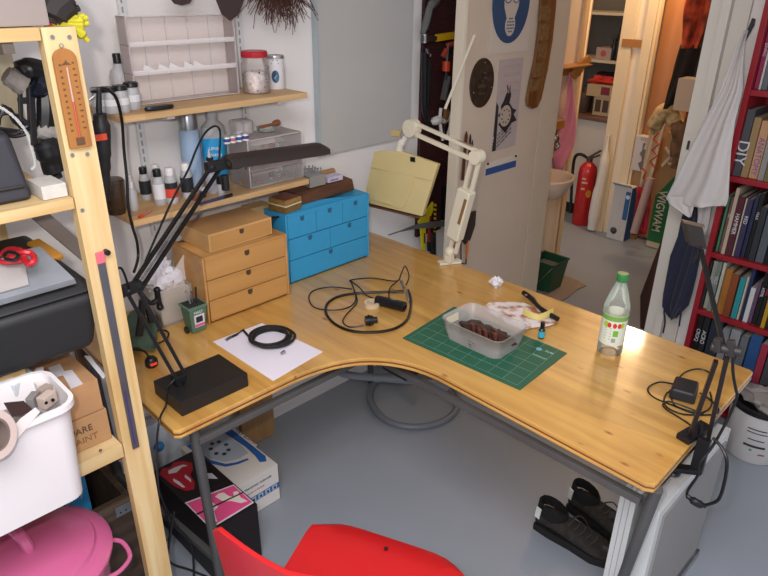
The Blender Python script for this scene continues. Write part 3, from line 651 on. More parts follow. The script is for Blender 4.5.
# small wooden box on top
p0, p1, p2 = at(210, 253.5, 'z', .972), at(272.5, 234, 'z', .972), at(185, 238, 'z', .972)
e1 = (p1-p0); e1.z = 0; n1 = V((-e1.y, e1.x, 0)).normalized(); dpt = .165
lb = thing('small_wooden_box', 'shallow stained wooden box with one drawer on top of the birch drawers', 'box', p0)
bs = [p0, p0+e1, p0+e1+n1*dpt, p0+n1*dpt]; up = V((0, 0, .062))
M().hexa([q+V((0, 0, .001)) for q in bs], [q+up for q in bs]).build('box_body', mat('stained_maple', 'c99e66', .45, var=.12, vs=9, coat=.1), lb, bevel=.002)
u = e1.normalized(); q0 = p0+u*.006-n1*.001; L0 = e1.length-.012
fr_ = M().hexa([q0+V((0,0,.006)), q0+u*L0+V((0,0,.006)), q0+u*L0+n1*.004+V((0,0,.006)), q0+n1*.004+V((0,0,.006))], [q0+V((0,0,.056)), q0+u*L0+V((0,0,.056)), q0+u*L0+n1*.004+V((0,0,.056)), q0+n1*.004+V((0,0,.056))]).build('drawer_front', plyd, lb, bevel=.001)
pm = q0+u*L0/2-n1*.0015; M().prism([pm+u*a+V((0,0,z)) for a, z in ((-.008,.052),(.008,.052),(.008,.040),(.004,.036),(-.004,.036),(-.008,.040))], n1*.002).build('finger_notch', holem, lb)
# things on the blue box
BT = 1.008
t = thing('gold_tin', 'brown and gold hinged tin with a cream band on the blue drawer box', 'tin', at(285, 214, 'z', BT))
a, b, c = at(286, 213.5, 'z', BT+.001), at(302, 207.5, 'z', BT+.001), at(271, 206, 'z', BT+.001)
e = (b-a); n = V((-e.y, e.x, 0)).normalized()*.085; e = e.normalized()*.085
a = V((1.245, 1.725, BT+.0)); a = at(286, 214.5, 'z', BT+.001)
if a.y < 1.80: a.y = 1.808
bs = [a, a+e, a+e+n, a+n]
M().hexa(bs, [q+V((0,0,.024)) for q in bs]).build('tin_base', mat('tin_gold_brown', '8a6a3a', .4, .3, var=.2, vs=50), t, bevel=.003)
M().hexa([q+V((0,0,.024)) for q in bs], [q+V((0,0,.029)) for q in bs]).build('cream_band', mat('cream_band', 'd8cfae', .5), t, bevel=.001)
M().hexa([q+V((0,0,.029)) for q in bs], [q+V((0,0,.048)) for q in bs]).build('tin_lid', mat('tin_gold', 'a88448', .4, .3, var=.2, vs=60), t, bevel=.003)
M().hexa([q+V((0,0,.0485))+(sum(bs, V())/4-q)*.15 for q in bs], [q+V((0,0,.0495))+(sum(bs, V())/4-q)*.15 for q in bs]).build('lid_pattern', mat('lid_redlines', '7a3a28', .5, var=.4, vs=80), t)
t0 = V((1.44, 1.862, BT)); t = tag(M().hexa([V((1.415, 1.86, BT+.001)), V((1.72, 1.868, BT+.001)), V((1.725, 1.975, BT+.001)), V((1.42, 1.975, BT+.001))], [V((1.42, 1.868, BT+.05)), V((1.715, 1.875, BT+.047)), V((1.72, 1.97, BT+.05)), V((1.425, 1.97, BT+.052))]).build('bark_block', wood('dark_bark', '7a4c2c', '4a2c1a', axis='X', rough=.8, scale=1.5), loc=t0, bevel=.006), 'rough dark brown wooden block lying along the blue drawer box', 'wood block')
KZ = BT+.052
ma, mb = V((1.497, 1.878, KZ)), V((1.58, 1.878, KZ))
t = thing('drill_block', 'square grey metal block holding upright burrs on the dark wooden block', 'burr holder', (1.54, 1.9, KZ))
M().box(1.497, 1.575, 1.875, 1.945, KZ, KZ+.042).build('metal_block', mat('brushed_alu', 'a9a7a0', .4, .5), t, bevel=.0015)
for k in range(16):
    x = 1.507+(k % 4)*.018; y = 1.885+(k//4)*.016; h = random.uniform(.014, .026)
    M().cyl((x, y, KZ+.042), (x, y, KZ+.042+h), .0015, 6).ball((x, y, KZ+.042+h), .003, 8).build('burr', STEEL, t)
t = thing('small_white_box', 'small white and lilac carton beside the metal burr block', 'box', (1.63, 1.9, KZ))
M().box(1.592, 1.668, 1.88, 1.925, KZ, KZ+.02).build('box_body', mat('lilac_white', 'c9c0d0', .6), t, bevel=.001)
text('DELUXE', .011, mat('box_ink', '7a6a90', .6), t, V((1.603, 1.8785, KZ+.005)), X_, Z_)
tag(M().cyl((1.575, 1.958, KZ+.014), (1.69, 1.962, KZ+.014), .013, 14).build('brown_roll', mat('kraft_roll', 'a87e52', .8), loc=(1.62, 1.96, KZ)), 'brown kraft paper roll behind the burr block on the dark wooden block', 'roll')
# dark round bundle between shelf and boxes + brown small box
c = at(274, 225, 'y', 1.86)
t = thing('black_coil', 'coil of black cable wedged between the birch and the blue drawers', 'cable', c)
m = M()
for k in range(5): m.tube([c+V(((.036-.004*k)*math.cos(a*.5), .012*k-.02, (.036-.004*k)*math.sin(a*.5))) for a in range(13)], .004, 6, closed=False)
m.tube([c+V((.03, 0, 0)), c+V((.034, -.01, -.04)), c+V((.028, -.03, -.1)), c+V((.025, -.045, -.155))], .0035, 6, smooth=5)
m.build('coil', BLKG, t)
c = at(262, 209, 'y', 1.93)
tag(M().box(c.x-.05, c.x+.04, 1.93, 1.99, .972+.003, c.z+.012).build('tan_box', mat('tan_card', 'c8a878', .7), loc=(c.x, 1.93, .975), bevel=.002), 'plain tan carton behind the small wooden box under the lower shelf', 'box')
c = at(186, 240, 'y', 1.95)
t = thing('socket_box', 'small white box with a green dot left of the small wooden box', 'socket', c)
M().box(c.x-.02, c.x+.03, 1.95, 2.005, c.z-.016, c.z+.018).build('socket_body', WHT, t, bevel=.002)
M().ball((c.x+.006, 1.949, c.z), .004, 8).build('green_dot', mat('dot_green', '2c6a4a', .4), t)
# ------------------------------------------------------------------ left end of the desk: tissue box, bin, cloth
ta, tb, tc_ = at(163, 328.5, 'z', DZ), at(197, 314, 'z', DZ), at(147, 302, 'z', DZ)
tb = ta+V((.15, .0, 0)); H = .125
t = thing('tissue_box', 'clear open box stuffed with crumpled white paper on the left end of the desk', 'tissue box', ta)
x0, y0 = ta.x, ta.y; bw, bd_ = .118, .13
m = M().box(x0, x0+bw, y0, y0+.003, DZ+.001, DZ+H).box(x0, x0+.003, y0, y0+bd_, DZ+.001, DZ+H).box(x0+bw-.003, x0+bw, y0, y0+bd_, DZ+.001, DZ+H).box(x0, x0+bw, y0+bd_-.003, y0+bd_, DZ+.001, DZ+H).box(x0, x0+bw, y0, y0+bd_, DZ+.001, DZ+.004)
m.build('box_shell', clear('tissue_shell', 'efe6dc', .16, .12), t, bevel=.0008)
M().box(x0+.004, x0+bw-.004, y0+.004, y0+bd_-.004, DZ+.005, DZ+H-.01).build('folded_paper', mat('tissue_cream', 'e2dacf', .85, bump=1, bs=18, var=.06, vs=12), t, bevel=.006)
def crumple(c, rx, ry, rz_, seed, n=14):
    rd = random.Random(seed); m = M(); G = []
    for i in range(n+1):
        row = []
        for j in range(n*2):
            a = 2*PI*j/(n*2); ph = PI*i/n; k = 1+rd.uniform(-.22, .22)+.16*math.sin(3*a+seed)+.1*math.sin(5*ph+seed*2)
            row.append(V((c[0]+rx*k*math.sin(ph)*math.cos(a), c[1]+ry*k*math.sin(ph)*math.sin(a), c[2]-rz_*math.cos(ph)*(1 if i in (0, n) else k))))
        row.append(row[0].copy()); G.append(row)
    return m.grid(G)
crumple((x0+.05, y0+.065, DZ+H+.02), .05, .05, .06, 3).build('crumpled_tissue', mat('tissue_white', 'e9e6ea', .85), t, ang=25)
m = M(); 
zz = lambda px, py, y: at(px, py, 'y', y)
m.prism([zz(165, 285, y0+.03), zz(183, 256, y0+.03), zz(194, 252, y0+.05), zz(192, 268, y0+.05), zz(189, 290, y0+.04), zz(175, 300, y0+.03)], (.004, .006, .002))
m.prism([zz(149, 292, y0+.05), zz(163, 262, y0+.05), zz(172, 270, y0+.04), zz(176, 292, y0+.03)], (.004, .006, .003))
m.build('paper_sheet', mat('paper_cream', 'dcd3c6', .85), t)
tag(M().box(ta.x+.125, ta.x+.14, ta.y-.035, ta.y-.02, DZ+.03, DZ+.068).build('red_clip', mat('clip_red', 'd8322c', .4), loc=(ta.x+.13, ta.y-.03, DZ+.03), bevel=.003), 'small bright red clip between the paper box and the green bin', 'clip')
# little wheelie bin
bc = V((.895, 1.735, DZ)); grn = mat('bin_green', '52705c', .5)
t = thing('toy_wheelie_bin', 'miniature green wheeled bin holding brushes beside the birch drawers', 'pen holder', bc)
def frus(c, a0, b0, a1, b1, z0, z1, m=None, mi=0):
    m = m or M(); return m.hexa([c+V((sx*a0, sy*b0, z0)) for sx, sy in ((-1,-1),(1,-1),(1,1),(-1,1))], [c+V((sx*a1, sy*b1, z1)) for sx, sy in ((-1,-1),(1,-1),(1,1),(-1,1))], mi)
frus(bc, .024, .022, .031, .029, .004, .092).build('bin_body', grn, t, bevel=.003)
frus(bc, .034, .032, .035, .033, .088, .096).build('rim', mat('rim_green', '5d7d68', .45), t, bevel=.002)
frus(bc, .029, .027, .029, .027, .0962, .0966).build('dark_opening', mat('bin_inside', '232b26', .8), t)
M().cyl(bc+V((-.03, .0, .012)), bc+V((-.036, .0, .012)), .012, 14).build('wheel', BLK, t)
M().cyl(bc+V((.026, .02, .012)), bc+V((.034, .02, .012)), .012, 14).build('wheel', BLK, t)
yy = bc.y-.0275
M().hexa([V((bc.x-.014, bc.y-.0252, DZ+.022)), V((bc.x+.02, bc.y-.0252, DZ+.022)), V((bc.x+.02, bc.y-.0235, DZ+.022)), V((bc.x-.014, bc.y-.0235, DZ+.022))], [V((bc.x-.016, bc.y-.029, DZ+.066)), V((bc.x+.02, bc.y-.029, DZ+.066)), V((bc.x+.02, bc.y-.027, DZ+.066)), V((bc.x-.016, bc.y-.027, DZ+.066))]).build('sticker', mat('sticker_white', 'd6ced0', .6), t)
M().hexa([V((bc.x-.014, bc.y-.0258, DZ+.024)), V((bc.x+.02, bc.y-.0258, DZ+.024)), V((bc.x+.02, bc.y-.024, DZ+.024)), V((bc.x-.014, bc.y-.024, DZ+.024))], [V((bc.x-.0145, bc.y-.0268, DZ+.033)), V((bc.x+.02, bc.y-.0268, DZ+.033)), V((bc.x+.02, bc.y-.025, DZ+.033)), V((bc.x-.0145, bc.y-.025, DZ+.033))]).build('pink_band', mat('band_pink', 'd05a8a', .5), t)
M().box(bc.x-.010, bc.x+.013, yy-.0012, yy+.001, DZ+.040, DZ+.060).build('black_print', labk, t)
text('HAST', .013, mat('bin_text', 'd8dcd8', .5), t, V((bc.x-.016, bc.y-.0296, DZ+.071)), X_, Z_)
for i, (dx, dy, h, cname) in enumerate([(-.008, 0, .145, 'c6c6c8'), (.003, .006, .135, '8c8e92'), (.010, -.004, .15, '55504c')]):
    p = bc+V((dx, dy, .098)); tag(M().cyl(p, p+V((dx*.8-.004, .0, h-.098)), .0035, 8).build('metal_tool', mat('mtool%d' % i, cname, .3, .8), loc=p), ['silver rod', 'grey rod', 'dark rod'][i]+' standing in the miniature green bin', 'tool', 'rods in the miniature bin')
# green cloth, red black clip, plug at the left edge
c = at(141, 342, 'z', DZ); 
G = []
for i in range(9):
    row = []
    for j in range(9):
        u, v = i/8, j/8; p = at(128+30*u-(2*v), 318+34*v, 'z', DZ+.012); row.append(p+V((0, 0, .008+.02*math.sin(u*7+v*3)*math.sin(v*5+1)+.012*(1-abs(2*u-1))))) 
    G.append(row)
tag(M().grid(G, (0, 0, -.004)).build('green_pouch', mat('cloth_green', '4d6350', .8, bump=.4), loc=c), 'crumpled green cloth pouch on the desk behind the black lamp arm', 'pouch')
c = at(152, 366, 'z', DZ); t = thing('mains_plug', 'black mains plug with a red neon strip lying left of the black lamp base', 'plug', c)
M().lathe([(.015, 0), (.019, .006), (.018, .022), (.012, .03), (.001, .031)], c, 16).build('plug_body', BLK, t)
M().box(c.x-.012, c.x+.008, c.y-.022, c.y-.014, DZ+.012, DZ+.019).build('red_strip', mat('neon_red', 'd8402e', .3, emit=.4), t, bevel=.002)
M().tube([c+V((0, .01, .02)), c+V((-.005, .03, .04)), c+V((-.03, .1, .03)), c+V((-.05, .2, .02))], .003, 6, smooth=5).build('cord', BLKG, t)
c = at(156, 300, 'y', 1.75)
t = thing('gooseneck_clips', 'cluster of black spring clips with a red jaw beside the lamp elbow', 'clip', c)
m = M(); q = lambda x, y: at(x, y, 'y', 1.72)
m.tube([q(140, 292), q(146, 300), q(152, 303), q(160, 297)], .008, 8, smooth=4).tube([q(157, 290), q(158, 298), q(160, 306)], .009, 8, smooth=3).ball(q(157, 290), .011).ball(q(160, 307), .011)
m.tube([q(143, 300), q(141, 318), q(139, 335)], .012, 8, smooth=3).tube([q(147, 306), q(151, 322)], .008, 8)
m.build('clip_arms', BLK, t)
M().bar(q(143, 299), q(150, 303), .012, .012).build('red_jaw', mat('clip_red', 'd8322c', .4), t, bevel=.002)
# ------------------------------------------------------------------ paper + coiled hose
pp = [at(213, 342, 'z', DZ), at(262, 323.5, 'z', DZ), at(322.5, 352, 'z', DZ), at(273, 381, 'z', DZ)]
tag(M().prism(pp, (0, 0, .0015)).build('paper_sheet', mat('paper_white', 'e3dde6', .8), loc=pp[0]), 'white sheet of paper under the black coiled hose near the desk front', 'paper')
cc = at(271, 338, 'z', DZ+.01); rx = .066
t = thing('coiled_hose', 'black braided hose coiled on the white paper with metal ends', 'hose', cc)
m = M(); pts = []
for k in range(0, 150):
    a = -k*.21+2.6; r = rx*(1-.10*math.sin(k*.11))*(.86+.002*(k % 60)); pts.append(V((cc.x+.0015*math.sin(k)+r*math.cos(a)+.006*math.sin(k*.04), cc.y+r*math.sin(a)*1.02, DZ+.006+.00012*k)))
e = at(231, 337, 'z', DZ+.006); m.tube([e, e+V((.02, .0, .001)), at(243, 330, 'z', DZ+.006)]+pts, .0042, 7)
m.build('hose_body', mat('braid_black', '191816', .55, bump=.8, bs=400), t)
M().cyl(e, at(226, 340, 'z', DZ+.006), .005, 8).build('metal_end', STEEL, t)
M().cyl(at(285, 351, 'z', DZ+.012), at(281, 354, 'z', DZ+.006), .005, 8).build('metal_end', STEEL, t)
# ------------------------------------------------------------------ airbrush cable cluster
def dpts(l, h=.005): return [at(x, y, 'z', DZ+(h if len(q_) < 3 else q_[2])) for q_ in l for x, y in [q_[:2]]]
t = thing('pendant_tool', 'black hose and power leads looped round a black cylinder in the middle of the desk', 'rotary tool', at(370, 305, 'z', DZ))
M().tube(dpts([(408, 290, .02), (411, 301, .008), (408, 318), (396, 328), (376, 332), (352, 331), (335, 324), (326, 313), (328, 303), (340, 296), (360, 293), (385, 292, .012), (404, 291, .02)]), .0048, 8, smooth=6).build('thick_hose', BLK, t)
M().tube(dpts([(352, 289), (330, 287), (313, 291), (309, 299), (316, 308), (336, 310), (351, 306), (356, 297), (352, 284, .012), (351, 280, .012), (372, 278), (396, 281), (401, 274, .03), (405, 266, .045), (409, 276, .03), (406, 285, .018)]), .0024, 6, smooth=6).build('thin_lead', BLKG, t)
M().tube(dpts([(354, 291), (357, 302), (346, 315), (343, 322), (350, 327), (364, 325, .012)]), .0024, 6, smooth=6).build('thin_lead', BLKG, t)
M().tube(dpts([(351, 281, .012), (360, 288, .014), (366, 295, .014), (378, 300, .014)]), .0024, 6, smooth=6).build('thin_lead', BLKG, t)
M().tube(dpts([(399, 280, .02), (390, 288, .02), (389, 299, .02)]), .0024, 6, smooth=6).build('thin_lead', BLKG, t)
M().cyl(at(401, 281, 'z', DZ+.02), at(404, 288, 'z', DZ+.015), .005, 8).build('metal_connector', STEEL, t)
M().cyl(at(407, 290, 'z', DZ+.02), at(408.5, 301, 'z', DZ+.01), .0042, 8).build('metal_connector', STEEL, t)
a, b = at(376.5, 300, 'z', DZ+.018), at(405, 307, 'z', DZ+.018)
t = thing('motor_cylinder', 'glossy black motor cylinder lying among the looped leads', 'motor', (a+b)/2-V((0, 0, .018)))
M().cyl(a, b, .018, 20).build('motor_body', mat('gloss_black', '19191c', .22), t, bevel=.002)
mid = (a+b)/2; ax_ = (b-a).normalized(); M().prism([mid+ax_*d+V((0, 0, .0178)).lerp(V((-ax_.y, ax_.x, 0))*.0, 0)+V((-ax_.y, ax_.x, 0))*w for d, w in ((0, -.002), (.02, -.002), (.02, .002), (0, .002))], (0, 0, .0009)).build('grey_print', mat('print_grey2', '8a8a90', .5), t)
c = at(370, 324, 'z', DZ); t = thing('euro_plug', 'black plug adapter with a pale face lying in front of the motor cylinder', 'plug', c)
m = M().cyl(c+V((-.018, .004, .017)), c+V((.004, -.010, .017)), .0165, 14); m.cyl(c+V((.004, -.010, .017)), c+V((.016, -.018, .017)), .011, 12).cyl(c+V((-.010, -.001, .017)), c+V((-.004, -.004, .017)), .0195, 14)
m.build('plug_body', BLK, t, bevel=.002); M().cyl(c+V((.016, -.018, .017)), c+V((.017, -.0188, .017)), .008, 12).build('plug_face', mat('plug_pale', '9a8f8c', .5), t)
c = at(372, 306, 'z', DZ); t = thing('tape_roll', 'small cream tape roll under the black motor cylinder', 'tape', c)
M().lathe([(.017, 0), (.028, 0), (.028, .016), (.017, .016), (.017, 0)], c, 24).build('roll', mat('tape_cream', 'cdb896', .6), t)
# ------------------------------------------------------------------ mat, tub and small things
mm = mat('cut_mat_green', '235c45', .5, var=.05, vs=20)
mp_ = [at(402.5, 338.5, 'z', DZ), at(520, 390.5, 'z', DZ), at(567, 353.5, 'z', DZ), at(454, 307, 'z', DZ)]
t = thing('cutting_mat', 'green cutting mat with a pale grid under the plastic tub', 'cutting mat', mp_[0])
M().prism(mp_, (0, 0, .0025)).build('mat_sheet', mm, t, bevel=.0005)
o_, u_, w_ = mp_[0], mp_[1]-mp_[0], mp_[3]-mp_[0]; dz_ = V((0, 0, .0027)); m = M()
mP = lambda a, b: o_+u_*a+w_*b+dz_
for k in range(9): a = .04+.92*k/8; m.bar(mP(a, .05), mP(a, .95), .0008, .0005)
for k in range(7): b = .05+.9*k/6; m.bar(mP(.04, b), mP(.96, b), .0008, .0005)
m.build('grid_lines', mat('grid_pale', '6f9684', .6), t)
M().lathe([(.001, .0027), (.009, .0027), (.009, .0034), (.001, .0034)], mP(.85, .80)-V((0, 0, .0027)), 20).build('logo_disc', mat('logo_blue', '6fb0b8', .6), t)
text('OLFA', .012, mat('grid_pale2', '9fc0b2', .6), t, mP(.895, .80)+V((0, 0, .0002)), u_, w_)
text('CUTTING MAT', .007, mat('grid_pale2', '9fc0b2', .6), t, mP(.85, .66)+V((0, 0, .0002)), u_, w_)
# tub
tz = DZ+.003; ctr = (at(445, 341, 'z', DZ)+at(519, 345, 'z', DZ))/2
A0 = at(448, 338, 'z', tz); B0 = at(488, 360, 'z', tz); C0 = at(516, 345, 'z', tz)
# nearly rectangular footprint
e1 = V((.0, -1, 0)).normalized(); 
tc0 = V((1.500, 1.040, tz)); hx_, hy_ = .066, .100
def rr_ring(hx, hy, r, z, n=6):
    pts = []
    for (sx, sy, a0) in ((1, 1, 0), (-1, 1, PI/2), (-1, -1, PI), (1, -1, 1.5*PI)):
        for k in range(n+1):
            a = a0+k/n*PI/2; pts.append(V((tc0.x+sx*(hx-r)+r*math.cos(a), tc0.y+sy*(hy-r)+r*math.sin(a), z)))
    return pts
tub = thing('plastic_tub', 'rectangular cloudy plastic food tub with brown clay inside on the cutting mat', 'tub', (tc0.x, tc0.y, tz))
R0 = Matrix.Rotation(math.radians(4), 3, 'Z')
G = [rr_ring(hx_, hy_, .028, tz), rr_ring(hx_+.006, hy_+.006, .022, tz+.03), rr_ring(hx_+.013, hy_+.013, .026, tz+.066), rr_ring(hx_+.016, hy_+.016, .028, tz+.068), rr_ring(hx_+.016, hy_+.016, .028, tz+.072), rr_ring(hx_+.011, hy_+.011, .025, tz+.070), rr_ring(hx_+.004, hy_+.004, .021, tz+.03), rr_ring(hx_-.002, hy_-.002, .019, tz+.003)]
G = [r+[r[0]] for r in G]; m = M().grid(G); n = len(G[0])-1
m.f.append([i for i in range(n)]); m.mi.append(0); m.f.append([7*(n+1)+i for i in range(n)]); m.mi.append(0)
tubm = mat('tub_cloudy', 'c6c0ba', .3, alpha=.42)
m.build('tub_shell', tubm, tub, ang=60)
tag(crumple((tc0.x, tc0.y, tz+.022), .058, .090, .017, 5, 16).build('brown_clay', mat('clay_brown', '3c2218', .4, var=.4, vs=40, bump=1, bs=50), loc=(tc0.x, tc0.y, tz+.004), ang=40), 'dark brown clay lump lying in the plastic tub', 'clay')
m = M()
for k in range(5):
    a = random.uniform(-.5, .5); x = tc0.x+random.uniform(-.03, .03); y = tc0.y+random.uniform(-.06, .05); m.tube([V((x-.02, y-.02, tz+.035)), V((x, y, tz+.046)), V((x+.015, y+.025, tz+.038))], [.004, .007, .003], 7, smooth=3)
tag(m.build('clay_strips', mat('clay_red', '54291e', .35), loc=(tc0.x, tc0.y, tz+.04)), 'reddish brown clay strips on top of the clay in the tub', 'clay')
q = at(463, 320, 'y', tc0.y+hy_+.004)
M().hexa([V((tc0.x-.055, tc0.y+hy_+.0005, tz+.040)), V((tc0.x+.0, tc0.y+hy_+.0005, tz+.040)), V((tc0.x+.0, tc0.y+hy_+.002, tz+.040)), V((tc0.x-.055, tc0.y+hy_+.002, tz+.040))], [V((tc0.x-.057, tc0.y+hy_+.0045, tz+.064)), V((tc0.x+.002, tc0.y+hy_+.0045, tz+.064)), V((tc0.x+.002, tc0.y+hy_+.006, tz+.064)), V((tc0.x-.057, tc0.y+hy_+.006, tz+.064))]).build('masking_tape_label', mat('tape_pale', 'd8cdb0', .7), tub)
# tissue, stained paper, knife, peel, vial
c = at(496, 287, 'z', DZ); tag(crumple((c.x, c.y, DZ+.019), .024, .021, .020, 9, 8).build('crumpled_tissue', mat('tissue_white', 'e9e6ea', .85), loc=c, ang=20), 'small crumpled white tissue near the far edge of the desk', 'tissue')
ol = [(482, 309), (489, 303), (508, 302), (524, 303), (540, 310), (552, 316), (558, 323), (548, 327), (533, 328), (524, 331), (512, 326), (497, 318)]
m = M(); N0 = len(ol); cen = at(520, 315, 'z', DZ+.004); ring = [at(x, y, 'z', DZ+.003) for x, y in ol]; vs = [cen]; 
for s, h in ((.5, .004), (1, 0)):
    for k, p in enumerate(ring): w = cen.lerp(p, s); w.z = DZ+.002+h*random.random()+(.004*random.random()); vs.append(w)
fs = [(0, 1+k, 1+(k+1) % N0) for k in range(N0)]+[(1+k, 1+N0+k, 1+N0+(k+1) % N0, 1+(k+1) % N0) for k in range(N0)]
m.add(vs, fs); 
sp = mat('stained_paper', 'e2d3c8', .8); nt = sp.node_tree
tcn = nt.nodes.new('ShaderNodeTexCoord'); nn = nt.nodes.new('ShaderNodeTexNoise'); nn.inputs['Scale'].default_value = 22; rp = nt.nodes.new('ShaderNodeValToRGB')
rp.color_ramp.elements[0].position = .45; rp.color_ramp.elements[0].color = lin('e6ddd8'); rp.color_ramp.elements[1].position = .62; rp.color_ramp.elements[1].color = lin('a86a44')
nt.links.new(tcn.outputs['Object'], nn.inputs[0]); nt.links.new(nn.outputs[0], rp.inputs[0]); nt.links.new(rp.outputs[0], nt.nodes['Principled BSDF'].inputs['Base Color'])
o = m.build('stained_paper', sp, loc=cen, smooth=False); sm = o.modifiers.new('s', 'SOLIDIFY'); sm.thickness = .0012; tag(o, 'crumpled paper with rust brown stains behind the plastic tub', 'paper')
t = thing('craft_knife', 'black handled knife lying across the stained paper', 'knife', at(540, 306, 'z', DZ))
kz = .014
M().tube([at(523.5, 292.5, 'z', DZ+kz), at(532, 299, 'z', DZ+kz), at(539, 307, 'z', DZ+kz), at(548, 313.5, 'z', DZ+kz), at(558, 319, 'z', DZ+kz)], [.009, .0095, .0075, .009, .0085], 8, smooth=4).build('handle', BLK, t)
c = at(526, 295, 'z', DZ+kz+.0085); M().lathe([(.001, 0), (.0045, 0), (.0045, .0012), (.001, .0012)], c, 12).build('hanging_hole', mat('hole_tan', 'a98a6a', .6), t)
yl = mat('peel_yellow', 'd2c070', .6)
G = []
for i in range(7):
    u = i/6; row = []
    for j in range(6):
        v = j/5; p = at(523+30*u, 316+6*math.sin(u*PI)*.6, 'z', DZ+.006); row.append(p+V((0, 0, .004+.026*v*(.55+.45*abs(2*u-1))))+V((-.008*math.sin(u*PI), -.008*math.sin(u*PI), 0))*(1-v))
    G.append(row)
tag(M().grid(G, (.003, .003, 0)).build('yellow_strip', yl, loc=at(538, 322, 'z', DZ)), 'curved pale yellow strip standing on its edge against the knife', 'strip')
c = at(541, 338, 'z', DZ); t = thing('dropper_vial', 'tiny dark vial with a turquoise label beside the cutting mat', 'vial', c)
M().lathe([(.009, 0), (.0105, .003), (.0105, .030), (.006, .036)], c, 18).build('bottle_body', mat('dark_glass', '2a3a24', .15), t)
M().lathe([(.0108, .006), (.0108, .027)], c, 18).build('label_band', mat('label_turq', '3fa9c0', .5), t)
M().lathe([(.007, .035), (.0072, .056), (.001, .057)], c, 16).build('cap', BLK, t)
# big bottle
bc = V((1.735, .733, DZ)); pet = clear('pet_clear', 'dfe6da', .10, .04)
t = thing('drink_bottle', 'clear plastic drink bottle with a green cap and fruit label on the desk', 'bottle', bc)
M().lathe([(.030, 0), (.0365, .006), (.038, .02), (.0365, .028), (.037, .05), (.037, .140), (.0385, .150), (.037, .162), (.026, .202), (.0155, .232), (.0135, .240), (.0135, .246)], bc, 36).build('bottle_body', pet, t)
M().lathe([(.0165, .240), (.017, .242), (.017, .261), (.0155, .264), (.001, .264)], bc, 28).build('cap', mat('cap_green', '2f7a3e', .4), t)
dirc = math.atan2(-bc.y, -bc.x)
M().lathe([(.0376, .040), (.0376, .139)], bc, 36).build('label_band', mat('label_cream', 'd5dccb', .5), t)
M().lathe([(.0379, .122), (.0379, .138)], bc, 36).build('green_band', mat('label_green', '74a44c', .5), t)
oc_ = lambda u, z: on_cyl(bc, .0381, u, z, dirc)
nrm = V((math.cos(dirc), math.sin(dirc), 0))
for u in (-.012, .004, .018): M().prism([oc_(u+.006*math.cos(a*PI/5), .108+.0085*math.sin(a*PI/5)) for a in range(10)], nrm*.0005).build('fruit_print', mat('fruit_red', 'c8342c', .5), t)
for u in (-.024, -.02, .027): M().prism([oc_(u+.007*math.cos(a*PI/5), .109+.009*math.sin(a*PI/5)) for a in range(10)], nrm*.0004).build('leaf_print', mat('fruit_lime', 'a5bd3c', .5), t)
M().prism([oc_(u, z) for u, z in ((.002, .072), (.017, .072), (.017, .092), (.002, .092))], nrm*.0005).build('green_square', mat('label_green2', '6fb13e', .5), t)
M().prism([oc_(u, z) for u, z in ((.0, .052), (.012, .052), (.012, .066), (.0, .066))], nrm*.0005).build('grey_square', mat('label_grey', '9a9a9a', .5), t)
m = M()
for k in range(5): m.prism([oc_(u, z) for u, z in ((-.024, .060+k*.009), (-.004, .060+k*.009), (-.004, .063+k*.009), (-.024, .063+k*.009))], nrm*.0004)
m.build('print_lines', mat('label_print', 'a9b3a0', .6), t)
# adapter + cable at the right
c = at(689, 396, 'z', DZ); t = thing('power_adapter', 'black power adapter with a coiled lead at the right end of the desk', 'power adapter', c)
a = at(675, 400, 'z', DZ)
frus(V((1.665, .475, DZ)), .042, .034, .038, .030, .001, .034).xform(Matrix.Translation(V((1.665, .475, 0))) @ Matrix.Rotation(.25, 4, 'Z') @ Matrix.Translation(V((-1.665, -.475, 0)))).build('adapter_body', mat('adapter_black', '202022', .5), t, bevel=.008, seg=3)
M().tube(dpts([(673, 384, .02), (660, 382), (650, 386), (648, 391), (655, 398), (672, 405), (690, 412), (700, 413), (709, 409), (712, 402), (710, 392)]), .0024, 6, smooth=6).build('lead', BLKG, t)
M().tube(dpts([(676, 390, .012), (667, 393), (664, 401), (668, 408), (682, 414), (700, 415), (716, 414), (718, 408), (708, 398), (700, 393, .03)]), .0024, 6, smooth=6).build('lead', BLKG, t)
M().tube(dpts([(670, 390), (672, 400), (676, 406), (690, 411), (703, 414)])+dpts([(672, 402), (663, 404), (666, 409), (680, 418), (692, 426)]), .0022, 6, smooth=6).build('lead', BLKG, t)
M().tube(dpts([(676, 382, .02), (684, 373, .006), (696, 369), (707, 371), (712, 377)]), .0024, 6, smooth=6).build('lead', BLKG, t)
# ------------------------------------------------------------------ black desk lamp
bz = DZ+.042
b4 = [at(155, 394, 'z', DZ), at(182, 418.5, 'z', DZ), at(243, 384, 'z', DZ), at(214, 367, 'z', DZ)]
o_ = V((.625, 1.345, DZ+.001)); bw, bd = .205, .145
lamp = thing('desk_lamp', 'black fluorescent desk lamp with sprung double arm on a black block base', 'lamp', (o_.x+.1, o_.y+.07, DZ))
M().box(o_.x, o_.x+bw, o_.y, o_.y+bd, DZ+.001, DZ+.044).build('base', mat('lamp_base_black', '1c1b1a', .45, bump=.15, bs=150), lamp, bevel=.003)
ft = V((.668, 1.425, DZ+.044)); el = at(128, 291, 'y', 1.455); jo = at(211, 167, 'y', 1.61)
M().cyl(ft, ft+V((0, 0, .022)), .014, 14).bar(ft+V((-.016, 0, .022)), ft+V((.016, 0, .022)), .03, .018).build('swivel', BLK, lamp, bevel=.002)
off = V((.026, 0, .004)); f2 = ft+V((-.010, 0, .028))
m = M().bar(f2, el+V((-.004, 0, 0)), .009, .009).bar(f2+off, el+off*.9, .009, .009); m.build('lower_arm', BLK, lamp, bevel=.001)
